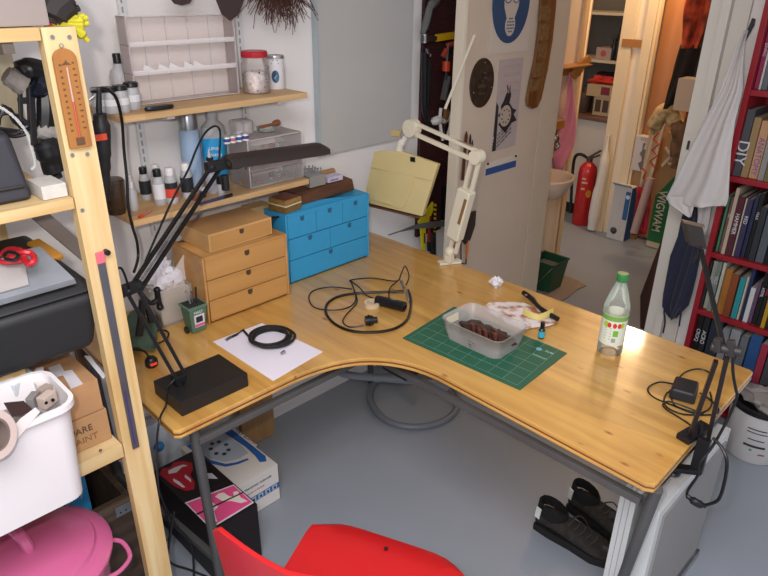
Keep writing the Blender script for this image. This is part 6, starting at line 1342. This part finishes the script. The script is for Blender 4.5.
# ------------------------------------------------------------------ cloths
def cloth(name, rows, ax, val, m, lab, cat, amp=.012, fr_=7, cols=18, th=.003, sub=4, grp=None, seed=0, sgn=None, parts=None):
    R_ = []
    for i in range(len(rows)-1):
        for k in range(sub): t = k/sub; R_.append(tuple(rows[i][j]+(rows[i+1][j]-rows[i][j])*t for j in range(3)))
    R_.append(tuple(rows[-1])); G = []
    dv = V((-1, 0, 0)) if ax == 'x' else V((0, -1, 0))
    for i, (y, xa, xb) in enumerate(R_):
        row = []
        for j in range(cols+1):
            u = j/cols; p = at(xa+(xb-xa)*u, y, ax, val); s_ = amp*math.sin(u*fr_*2+seed+.12*i)*(.4+.6*i/len(R_))+amp*.4*math.sin(u*fr_*5+i*.3+seed)
            row.append(p+dv*(s_+amp))
        G.append(row)
    o = M().grid(G, dv*-th).build(name, m, loc=G[0][0], ang=180)
    return tag(o, lab, cat, grp)
ctn = mat('shirt_white', 'c4bfba', .85, sheen=.2)
cloth('white_shirt', [(30, 746, 750), (45, 739, 747), (65, 732, 745), (90, 722, 743.5), (120, 706, 736), (150, 691, 732), (180, 677, 730), (198, 667.5, 728.5), (203, 673, 727), (206, 684, 726)], 'x', 2.74, ctn, 'white cotton shirt hanging beside the red bookcase', 'shirt', .016, 4, 24)
cloth('shirt_tail', [(196, 667, 696), (204, 670, 695), (211, 681, 693), (217, 690, 691.5)], 'x', 2.735, ctn, 'pointed hanging corner of white cotton below the white shirt', 'shirt', .006, 3, 12, sub=3)
tag(M().prism([at(x, y, 'x', 2.76) for x, y in [(752, 18), (755.5, 19), (754, 26), (745, 42), (739, 52), (734.5, 59), (737, 51), (744, 38)]], (.004, 0, 0)).build('dark_strap', mat('strap_black', '24222a', .6), loc=at(752, 20, 'x', 2.76)), 'dark strap running from the hook down to the white shirt', 'strap')
nv = mat('navy_cloth', '1e2236', .9, sheen=.2)
cloth('navy_jacket', [(196, 690, 703), (215, 684, 703), (235, 680, 702), (255, 672, 701), (275, 668, 697), (292, 665, 693), (305, 664, 689), (313, 668, 681), (318, 670, 677)], 'x', 2.83, nv, 'dark navy garment hanging under the white shirt', 'jacket', .014, 4, 20)
for pts, lab in (([(666, 300), (664, 312), (665, 322), (663, 333)], 'left dark cord hanging from the navy garment'), ([(683, 300), (681, 312), (679, 326)], 'right dark cord hanging from the navy garment')):
    P_ = [at(x, y, 'x', 2.82) for x, y in pts]; tag(M().tube(P_, .004, 6, smooth=4).build('drawstring', nv, loc=P_[0]), lab, 'cord')
cloth('pale_cloth', [(205, 698, 712), (215, 699, 710), (228, 698, 708), (237, 697, 705)], 'x', 2.80, mat('pale_cloth', 'a8a29c', .9), 'pale cloth bunched between the shirt hem and the bookcase', 'cloth', .008, 2, 10)
p = at(691, 146, 'x', 2.914); tag(M().box(2.911, 2.9145, 1.045, 1.055, at(690, 150, 'x', 2.914).z, at(691, 141, 'x', 2.914).z).build('strike_plate', DSTEEL, loc=(2.913, 1.05, p.z)), 'dark latch plate in the edge of the white door frame', 'plate')
# ------------------------------------------------------------------ washroom corner
tw = mat('pink_towel', 'd27a90', .95, bump=.5, bs=200, sheen=.3)
cloth('pink_towel', [(72, 567, 569), (85, 564.5, 571), (100, 563, 573), (120, 559, 573.5), (132, 556, 572), (145, 552, 570), (156, 549.5, 566), (169, 554, 559)], 'y', 2.03, tw, 'pink towel hanging from the wooden rack above the sink', 'towel', .014, 3, 14)
rw = wood('rack_wood', 'c48a48', 'b07636', axis='X', rough=.45)
t = thing('towel_rack', 'carved wooden hook rack with a scrolled end on the washroom wall', 'rack', at(565, 72, 'y', 2.03))
a, b = at(553, 72, 'y', 2.03), at(580, 66, 'y', 2.03)
M().box(3.30, b.x, 2.028, 2.048, a.z-.03, a.z+.02).box(3.30, b.x, 1.95, 2.048, a.z+.02, a.z+.03).build('back_board', rw, t, bevel=.003)
M().prism([at(x, y, 'y', 2.0) for x, y in [(573, 79), (570, 74), (574, 66), (580, 60), (587, 55), (589, 61), (583, 66), (578, 75)]], (0, -.018, 0)).build('scroll_bracket', rw, t, bevel=.003)
m = M()
for px in (557, 562): m.tube([at(px, 73, 'y', 2.025), at(px, 74, 'y', 1.99), at(px, 71, 'y', 1.98)], .004, 6)
m.build('hook', STEEL, t)
sc_ = V((3.27, 1.93, 0)); rz0 = .765; por = mat('porcelain', 'cfb9a2', .15, coat=.4)
t = thing('wash_basin', 'small cream porcelain wash basin on the washroom wall', 'basin', (3.33, 2.0, rz0))
m = M().lathe([(.05, rz0-.14), (.10, rz0-.125), (.16, rz0-.08), (.195, rz0-.03), (.205, rz0-.005), (.20, rz0), (.185, rz0), (.172, rz0-.012), (.15, rz0-.05), (.08, rz0-.085), (.001, rz0-.09)], sc_, 36, sx=.86, sy=.78); m.build('bowl', por, t)
M().box(3.12, 3.42, 1.99, 2.048, rz0-.06, rz0+.012).build('back_ledge', por, t, bevel=.012, seg=3)
M().tube([sc_+V((0, .01, rz0-.13)), sc_+V((0, .01, rz0-.26)), sc_+V((0, .02, rz0-.40)), sc_+V((.0, .10, rz0-.42))], [.03, .022, .016, .016], 12).build('waste_trap', mat('trap_grey', '8f8a84', .3, .3), t)
M().tube([(3.29, 2.02, rz0+.01), (3.29, 2.02, rz0+.08), (3.29, 1.98, rz0+.10), (3.29, 1.93, rz0+.08)], .009, 10, smooth=4).cyl((3.31, 2.02, rz0+.01), (3.31, 2.02, rz0+.05), .014, 10).cyl((3.41, 2.02, rz0+.01), (3.41, 2.02, rz0+.05), .014, 10).build('tap', STEEL, t)
t = thing('wall_dispenser', 'brown and chrome soap holder on the wall behind the basin', 'holder', at(552, 138, 'y', 2.03))
p = at(553, 124, 'y', 2.03); M().box(p.x-.06, p.x+.03, 1.97, 2.046, p.z-.02, p.z+.03).build('wood_block', rw, t, bevel=.004)
p = at(555, 138, 'y', 2.0); M().ball(p, .028, 12).tube([p, p+V((.02, -.02, -.05)), p+V((-.02, -.02, -.06))], .012, 8).build('chrome_part', STEEL, t)
grb = mat('bucket_green', '1f4a30', .4)
gc = V((3.43, 1.935, 0)); t = thing('green_bucket', 'square dark green waste bin on the corridor floor below the basin', 'bin', gc)
m = M(); G = []
for hw, z in ((.068, .003), (.088, .19), (.094, .195), (.094, .205), (.086, .202), (.066, .012)):
    G.append([gc+V((hw*a, hw*b, z)) for a, b in ((-1, -1), (1, -1), (1, 1), (-1, 1), (-1, -1))])
m.grid(G); m.f.append([0, 1, 2, 3]); m.mi.append(0); m.f.append([25, 26, 27, 28]); m.mi.append(0); m.build('bin_body', grb, t, ang=20)
M().tube([gc+V((-.094, -.085, .19)), gc+V((-.115, -.05, .13)), gc+V((-.09, .04, .02))], .003, 6).build('wire_handle', STEEL, t)
frus(gc, .078, .078, .078, .078, .15, .158).build('bin_liner_waste', mat('waste_grey', '5d625c', .9, bump=1, bs=20), t)
fp = [at(x, y, 'z', .002) for x, y in [(548, 282), (561, 275), (577, 281), (586, 286), (577, 290), (568, 298), (556, 304), (540, 300)]]
tag(M().prism(fp, (0, 0, .006)).build('floor_cloth', mat('cloth_beige', '8f8070', .9, bump=.6, bs=30), loc=fp[0]), 'beige cloth lying on the corridor floor by the green bin', 'cloth')
# cupboard beyond
z_ = at(585, 119, 'x', 4.85).z
t = thing('base_cabinet', 'white base cabinet with a brown worktop in the dark cupboard', 'cabinet', (4.9, 2.7, 0))
M().box(4.85, 5.24, 2.36, 3.1, .10, z_).build('cabinet_body', mat('cab_white', 'cfc3b2', .5), t, bevel=.003)
M().box(4.90, 5.24, 2.36, 3.1, .002, .10).build('plinth', mat('plinth_dark', '2a2522', .6), t)
M().box(4.82, 5.24, 2.34, 3.1, z_, z_+.035).build('worktop', wood('worktop_brown', '8a6240', '6c4a2e', axis='Y', rough=.5), t, bevel=.003)
CT = z_+.036
for i, (py, nm) in enumerate(((60, 'lower'), (12, 'upper'))):
    z = at(600, py, 'x', 4.88).z; tag(M().box(4.88, 5.24, 2.2, 3.15, z-.02, z).build('cupboard_shelf', mat('cab_shelf', 'c4b498', .5), loc=(5, 2.6, z), bevel=.002), nm+' pale shelf in the dark cupboard beyond the doorway', 'shelf')
zsh = at(600, 60, 'x', 4.88).z
def onx(px, X, z):
    lo, hi = .5, 3.5
    for _ in range(40):
        m_ = (lo+hi)/2
        if proj((X, m_, z))[0] > px: lo = m_
        else: hi = m_
    return m_
def boxx(name, X, D, pxa, pxb, z0, z1, m, lab, cat, bev=.003, ret=False):
    y1, y0 = onx(pxa, X, z0), onx(pxb, X, z0); o = M().box(X, X+D, y0, y1, z0, z1).build(name, m, loc=(X, (y0+y1)/2, z0), bevel=bev); tag(o, lab, cat); return (o, y0, y1)
zb1 = at(600, 97, 'x', 4.88).z; zb2 = at(600, 85, 'x', 4.88).z
o, y0, y1 = boxx('cream_house_box', 4.88, .2, 592, 616, CT+.001, zb1, mat('house_cream', 'b59c78', .6), 'cream box with dark framed panels on the brown worktop', 'box')
for k in range(3): M().box(4.875, 4.88, y0+(y1-y0)*(.08+.31*k), y0+(y1-y0)*(.30+.31*k), CT+.03, zb1-.02).build('panel_frame', mat('frame_dk', '4a3528', .6), o)
o, y0, y1 = boxx('cream_carton', 4.87, .2, 586, 611, zb1+.001, zb2, mat('carton_tan', 'b39a72', .6), 'cream carton with a maroon label on the framed box', 'box')
M().box(4.866, 4.87, y0+.02, y0+.09, zb1+.02, zb2-.01).build('maroon_label', mat('lab_maroon', '7a2432', .6), o)
c = at(599, 83, 'x', 4.90); tag(crumple((4.96, c.y, zb2+.028), .05, .11, .028, 7, 10).build('red_cloth', mat('cloth_red', 'c8382c', .8), loc=(4.96, c.y, zb2)), 'bright red cloth lying on the cream carton', 'cloth')
tag(crumple((5.08, c.y-.03, zb2+.03), .05, .14, .05, 8, 10).build('wool_hat', mat('cap_dark', '2a2220', .9), loc=(5.08, c.y, zb2)), 'dark rounded wool hat behind the red cloth', 'hat')
o, y0, y1 = boxx('pale_carton', 4.92, .15, 595, 610, zsh+.001, zsh+.085, mat('carton_mauve', 'a08c84', .6), 'small mauve carton with a red round mark on the lower cupboard shelf', 'box')
M().cyl((4.917, (y0+y1)/2, zsh+.045), (4.92, (y0+y1)/2, zsh+.045), .022, 16).build('round_mark', mat('mark_red', 'a8483c', .6), o)
for px, h, r, lab in ((612, .15, .022, 'left dark bottle on the lower cupboard shelf'), (617, .24, .028, 'tall dark bottle on the lower cupboard shelf')):
    y = onx(px, 4.95, zsh); bottle('dark_bottle', lab, 'bottle', (4.95, y, zsh+.001), r, h, mat('bottle_dk', '1c1a18', .25), mat('bottle_dk', '1c1a18', .25))
y = onx(583, 4.95, CT); tag(M().tube([(4.95, y, CT+.002), (4.95, y, CT+.10), (4.95, y-.01, CT+.2)], [.05, .06, .03], 12, smooth=4).build('brown_pot', mat('pot_brown', '4a3a30', .5), loc=(4.95, y, CT)), 'dark brown pot at the left of the brown worktop', 'pot')
# extinguisher
ex = V((4.70, 2.41, 0)); t = thing('fire_extinguisher', 'red fire extinguisher standing on the floor by the corridor cupboard', 'fire extinguisher', ex)
erd = mat('ext_red', 'b8201e', .3, coat=.3)
M().lathe([(.066, .002), (.07, .01), (.07, .43), (.062, .47), (.035, .50), (.02, .51)], ex, 32).build('cylinder', erd, t)
M().lathe([(.02, .508), (.024, .515), (.024, .545), (.015, .55), (.001, .551)], ex, 16).bar(ex+V((-.02, 0, .545)), ex+V((.05, -.06, .60)), .02, .01).bar(ex+V((-.02, 0, .535)), ex+V((.04, -.06, .565)), .02, .01).build('valve', mat('valve_grey', '5a5650', .4, .5), t, bevel=.002)
M().tube([ex+V((0, .01, .53)), ex+V((-.03, .07, .56)), ex+V((-.02, .12, .50)), ex+V((-.03, .10, .25)), ex+V((-.04, .075, .08))], [.010, .012, .012, .012, .014], 10, smooth=5).build('hose', BLK, t)
a0 = math.atan2(-ex.y, -ex.x); nr = V((math.cos(a0), math.sin(a0), 0))
M().prism([on_cyl(ex, .0705, .022*math.cos(a*PI/8)-(-.03), .27+.03*math.sin(a*PI/8), a0) for a in range(16)], nr*.002).build('yellow_disc', mat('disc_yellow', 'c8902c', .5), t)
m = M()
for z, w in ((.30, .03), (.35, .045), (.38, .03)):
    m = M(); m.grid([[on_cyl(ex, .0706, -.035+w*k/3, zz, a0) for k in range(4)] for zz in (z, z+.014)], nr*.002); m.build('pale_print', mat('print_cream', 'c8a888', .6), t)
tag(M().tube([(4.60, 2.255, .02), (4.60, 2.25, .25), (4.61, 2.24, .52), (4.62, 2.25, .75)], [.035, .042, .035, .012], 10, smooth=4).build('rolled_sheet', mat('roll_cream', 'd8cfc0', .8), loc=(4.6, 2.25, 0)), 'pale rolled sheet standing between the extinguisher and the white and blue carton', 'roll')
p, q = at(622, 43.5, 'x', 4.638), at(640.5, 46, 'x', 4.634)
tag(M().box(4.6335, 4.6395, q.y, p.y, p.z-.02, p.z+.032).build('brown_tape', mat('tape_brown', 'a06a2e', .5), loc=p), 'strip of brown tape across the pale door frame', 'tape')
# boxes by the orange door
X0 = 4.56; y1, y0 = onx(606, X0, 0), onx(623, X0, 0); zt = at(620, 186, 'x', X0).z
t = thing('tall_carton', 'tall white carton with blue side and blue stripe on the corridor floor', 'box', (X0, (y0+y1)/2, 0))
M().box(X0, X0+.10, y0, y1, .002, zt).build('carton', mat('tc_white', 'c3bcb4', .6), t, bevel=.002)
M().box(X0+.001, X0+.10, y0-.002, y0, .004, zt-.002).box(X0-.0015, X0, y0+.004, y0+.04, .17, zt-.03).build('blue_side', mat('tc_blue', '2c5c8c', .5), t)
M().cyl((X0-.003, y0+.022, zt-.07), (X0-.001, y0+.022, zt-.07), .016, 16).build('round_badge', mat('badge_pale', 'c8d0d8', .5), t)
M().ball((X0+.012, (y0+y1)/2+.02, .07), .03, 12, sz=1).build('product_print', mat('print_dark', '3b4048', .6), t)
M().hexa([V((X0, y0, zt)), V((X0+.005, y0, zt)), V((X0+.005, y1, zt)), V((X0, y1, zt))], [V((X0-.05, y0, zt+.03)), V((X0-.046, y0, zt+.032)), V((X0-.046, y1, zt+.032)), V((X0-.05, y1, zt+.03))]).build('open_flap', mat('tc_flap', 'a9bac4', .6), t)
yb1, yb0 = onx(621, 4.50, .5), onx(641, 4.50, .5)
za, zb, zc = .56, at(632, 175, 'x', 4.50).z, at(632, 139, 'x', 4.50).z
tag(M().box(4.67, 4.715, 1.93, y1, .002, zb-.001).build('brown_carton', CARD, loc=(4.65, 1.95, 0), bevel=.003), 'brown cardboard carton behind the tall white and blue carton', 'box')
t = thing('bird_carton', 'white carton with a grey wading bird picture on the brown carton', 'box', (4.6, (yb0+yb1)/2, zb))
M().box(4.64, 4.715, yb0, yb1, zb, zc).build('carton', mat('bird_white', 'c4bab2', .6), t, bevel=.003)
ym = (yb0+yb1)/2; h_ = zc-zb; B_ = lambda a, b: V((4.639, ym-a*.1, zb+b*h_))
M().prism([B_(*q_) for q_ in [(-.05,.3),(-.3,.22),(0,.02),(.3,.2),(.08,.3),(.12,.42),(.3,.5),(.2,.62),(-.05,.66),(-.02,.78),(.1,.8),(-.1,.84),(-.18,.78),(-.14,.62),(-.3,.5),(-.1,.42)]], (-.001, 0, 0)).build('bird_picture', mat('bird_grey', '6d625c', .7), t)
text('STORK', .03, mat('bird_grey', '6d625c', .7), t, B_(-.4, .88), V((0, -1, 0)), Z_)
# wigwam box
XW = 4.60; y1, y0 = onx(645.5, XW, 0), onx(661, XW, 0); zt = at(672, 133, 'x', XW).z; zg = at(660, 180, 'x', XW).z
t = thing('wigwam_carton', 'tall green and cream carton lettered WIGWAM standing in the corridor', 'box', (XW, (y0+y1)/2, 0))
M().box(XW, XW+.08, y0, y1, .002, zt).build('carton', mat('ww_tan', '9a7850', .6), t, bevel=.002)
M().prism([V((XW-.002, y0+.002, .05)), V((XW-.002, y1-.002, .05)), V((XW-.002, y1-.002, zg-.12)), V((XW-.002, y0+.002, zg+.06))], (.001, 0, 0)).build('green_panel', mat('ww_green', '1f6a3a', .5), t)
M().prism([V((XW-.002, y0+.002, .01)), V((XW-.002, y1-.002, .01)), V((XW-.002, y1-.002, .05)), V((XW-.002, y0+.002, .05))], (.001, 0, 0)).build('cream_foot', mat('ww_cream', 'c9b898', .6), t)
m = M(); W3 = y1-y0
for a, b in (((.05, zg+.10), (.95, zt-.06)), ((.95, zg+.12), (.05, zt-.10))): m.bar(V((XW-.003, y1-W3*a[0], a[1])), V((XW-.003, y1-W3*b[0], b[1])), .003, .018, up=(0, 1, 0))
m.bar(V((XW-.003, y1-W3*.5, zg+.12)), V((XW-.003, y1-W3*.5, zt-.2)), .003, .03, up=(0, 1, 0))
m.build('tent_pole_print', mat('ww_pale', 'c9b49a', .6), t)
text('WIGWAM', .085, mat('ww_letter', 'd5c9b4', .6), t, V((XW-.0035, y1-W3*.2, zg-.07)), V((0, 0, -1)), V((0, -1, 0)), sx=.80, bold=.001)
# striped bag, red bag, tube, brown props
crb = mat('bag_cream', 'c9b08c', .8)
cloth('patterned_bag', [(111, 655, 669), (125, 653, 667), (145, 649, 661), (165, 645, 657), (186, 641, 652)], 'x', 4.50, crb, 'cream cloth bag with red zigzag pattern hanging by the orange door', 'bag', .02, 3, 12)
o = bpy.data.objects['patterned_bag']
zg_ = [(658, 133), (653, 139), (659, 144), (652, 150), (657, 156), (650, 161), (655, 168)]
M().tube([at(x, y, 'x', 4.44) for x, y in zg_], .006, 6).tube([at(x, y, 'x', 4.44) for x, y in [(642, 168), (646, 172), (643, 178), (647, 182)]], .006, 6).build('zigzag_pattern', mat('zig_red', 'b8402c', .7), o)
bpy.data.objects['zigzag_pattern'].location = V((0, 0, 0))
cloth('red_bag', [(186, 638, 652), (200, 638, 652), (215, 636, 650), (234, 634, 648)], 'x', 4.52, mat('bag_red', '9e1f2a', .8, var=.5, vs=14), 'dark red patterned bag standing beside the WIGWAM carton', 'bag', .02, 3, 12)
tag(M().cyl(at(651, 178, 'x', 4.42), at(634, 233, 'x', 4.36), .028, 14).build('pink_tube', mat('tube_pinkbeige', 'b0948a', .6), loc=at(634, 233, 'x', 4.36)), 'pinkish cardboard tube leaning before the dark red bag', 'tube')
cloth('orange_jacket', [(-12, 694, 716), (0, 690, 713), (15, 688, 711), (30, 687, 708), (48, 685, 703)], 'x', 4.25, mat('jacket_orange', 'b0492e', .85, var=.75, vs=14), 'orange red jacket hanging in the dark hall', 'jacket', .04, 3, 14)
cloth('dark_trousers', [(44, 683, 706), (60, 680, 705), (75, 677, 702), (90, 672, 694), (108, 667, 684)], 'x', 4.30, mat('dk_trousers', '2a2522', .9, var=.2), 'dark trousers hanging below the orange red jacket', 'trousers', .04, 3, 14)
cloth('brown_coat', [(-12, 708, 724), (10, 704, 720), (40, 700, 716), (70, 696, 710)], 'x', 4.35, mat('coat_brown', '6a3c28', .9, var=.5, vs=9), 'brown patterned coat hanging behind the orange red jacket', 'coat', .03, 3, 12)
XB_ = 4.1; tt = thing('white_case', 'white box standing under the dark trousers in the hall', 'box', (XB_, 1.6, .9))
pz0, pz1 = at(688, 112, 'x', XB_).z, at(688, 79, 'x', XB_).z
ya, yb_ = at(675, 96, 'x', XB_).y, at(699, 96, 'x', XB_).y
M().box(XB_, XB_+.12, yb_, ya, pz0, pz1).build('box_body', mat('case_ivory', 'c4b4a0', .5), tt, bevel=.004)
cab_ = thing('hall_cabinet', 'low brown hall cabinet under the white box and striped hat', 'cabinet', (4.2, 1.55, 0))
M().box(4.08, 4.34, 1.25, onx(677, 4.1, .5), .002, pz0-.05).box(4.06, 4.36, 1.23, onx(676, 4.1, .5), pz0-.05, pz0-.001).build('cabinet_body', mat('cab_dkbrown', '4a3526', .6, var=.2, vs=6), cab_, bevel=.004)
c = at(664, 122, 'x', 4.25); tag(M().tube([at(651, 134, 'x', 4.3), at(657, 121, 'x', 4.3), at(666, 112, 'x', 4.3), at(674, 118, 'x', 4.3), at(678, 132, 'x', 4.3)], [.02, .05, .06, .05, .02], 12, smooth=5).build('camouflage_hat', mat('camo_beige', 'b59c6c', .9, var=.45, vs=25), loc=c), 'beige mottled cloth hat resting above the patterned bag', 'hat')
tag(M().tube([at(676, 122, 'x', 4.05), at(680, 135, 'x', 4.05), at(679, 150, 'x', 4.05), at(676, 168, 'x', 4.05)], [.03, .045, .05, .03], 10, smooth=4).build('brown_sack', mat('sack_brown', '6b5238', .8, var=.5, vs=20), loc=at(680, 145, 'x', 4.05)), 'mottled brown sack in front of the hall cabinet', 'sack')
pl_ = [(668, 230), (664, 233), (655, 256), (646, 280), (640, 296), (640, 334), (660, 334), (672, 290), (682, 240)]
tag(M().prism([at(x, y, 'x', 3.35) for x, y in pl_], (.02, 0, 0)).build('leaning_plank', wood('dark_plank', '4a2c20', '34201a', axis='Z', rough=.4), loc=at(655, 330, 'x', 3.35), bevel=.003), 'dark red brown plank leaning beside the white door frame', 'plank')
# ------------------------------------------------------------------ light
w = bpy.data.worlds.new('world'); SC.world = w; w.use_nodes = True
w.node_tree.nodes['Background'].inputs[0].default_value = lin('c9ccd8'); w.node_tree.nodes['Background'].inputs[1].default_value = 1.0
def light(name, typ, loc, e, col, size=.1, sy=None, rot=(0, 0, 0)):
    l = bpy.data.lights.new(name, typ); l.energy = e; l.color = lin(col)[:3]
    if typ == 'AREA':
        l.size = size
        if sy: l.shape = 'RECTANGLE'; l.size_y = sy
    else: l.shadow_soft_size = size
    o = bpy.data.objects.new(name, l); COL.objects.link(o); o.location = V(loc); o.rotation_euler = rot; return o
light('camera_flash', 'POINT', CAM-CA*.07+CB*.05-CF*.02, 36, 'fff8f2', .02)
light('ceiling_lamp', 'AREA', (-.15, .05, 2.42), 46, 'f6f4ff', 1.3, .9)
_p = at(633, 333, 'z', DZ); _d = _p-CAM; _k = 1.32
light('hall_lamp', 'POINT', (_p.x+_d.x*_k, _p.y+_d.y*_k, DZ-_d.z*_k), 26, 'ffd8aa', .09)
light('washroom_lamp', 'POINT', (4.1, 2.55, 2.3), 12, 'ffd8ae', .08)
SC.view_settings.view_transform = 'Standard'; SC.view_settings.look = 'None'; SC.view_settings.gamma = 1; SC.view_settings.exposure = .27
SC.view_settings.use_curve_mapping = False
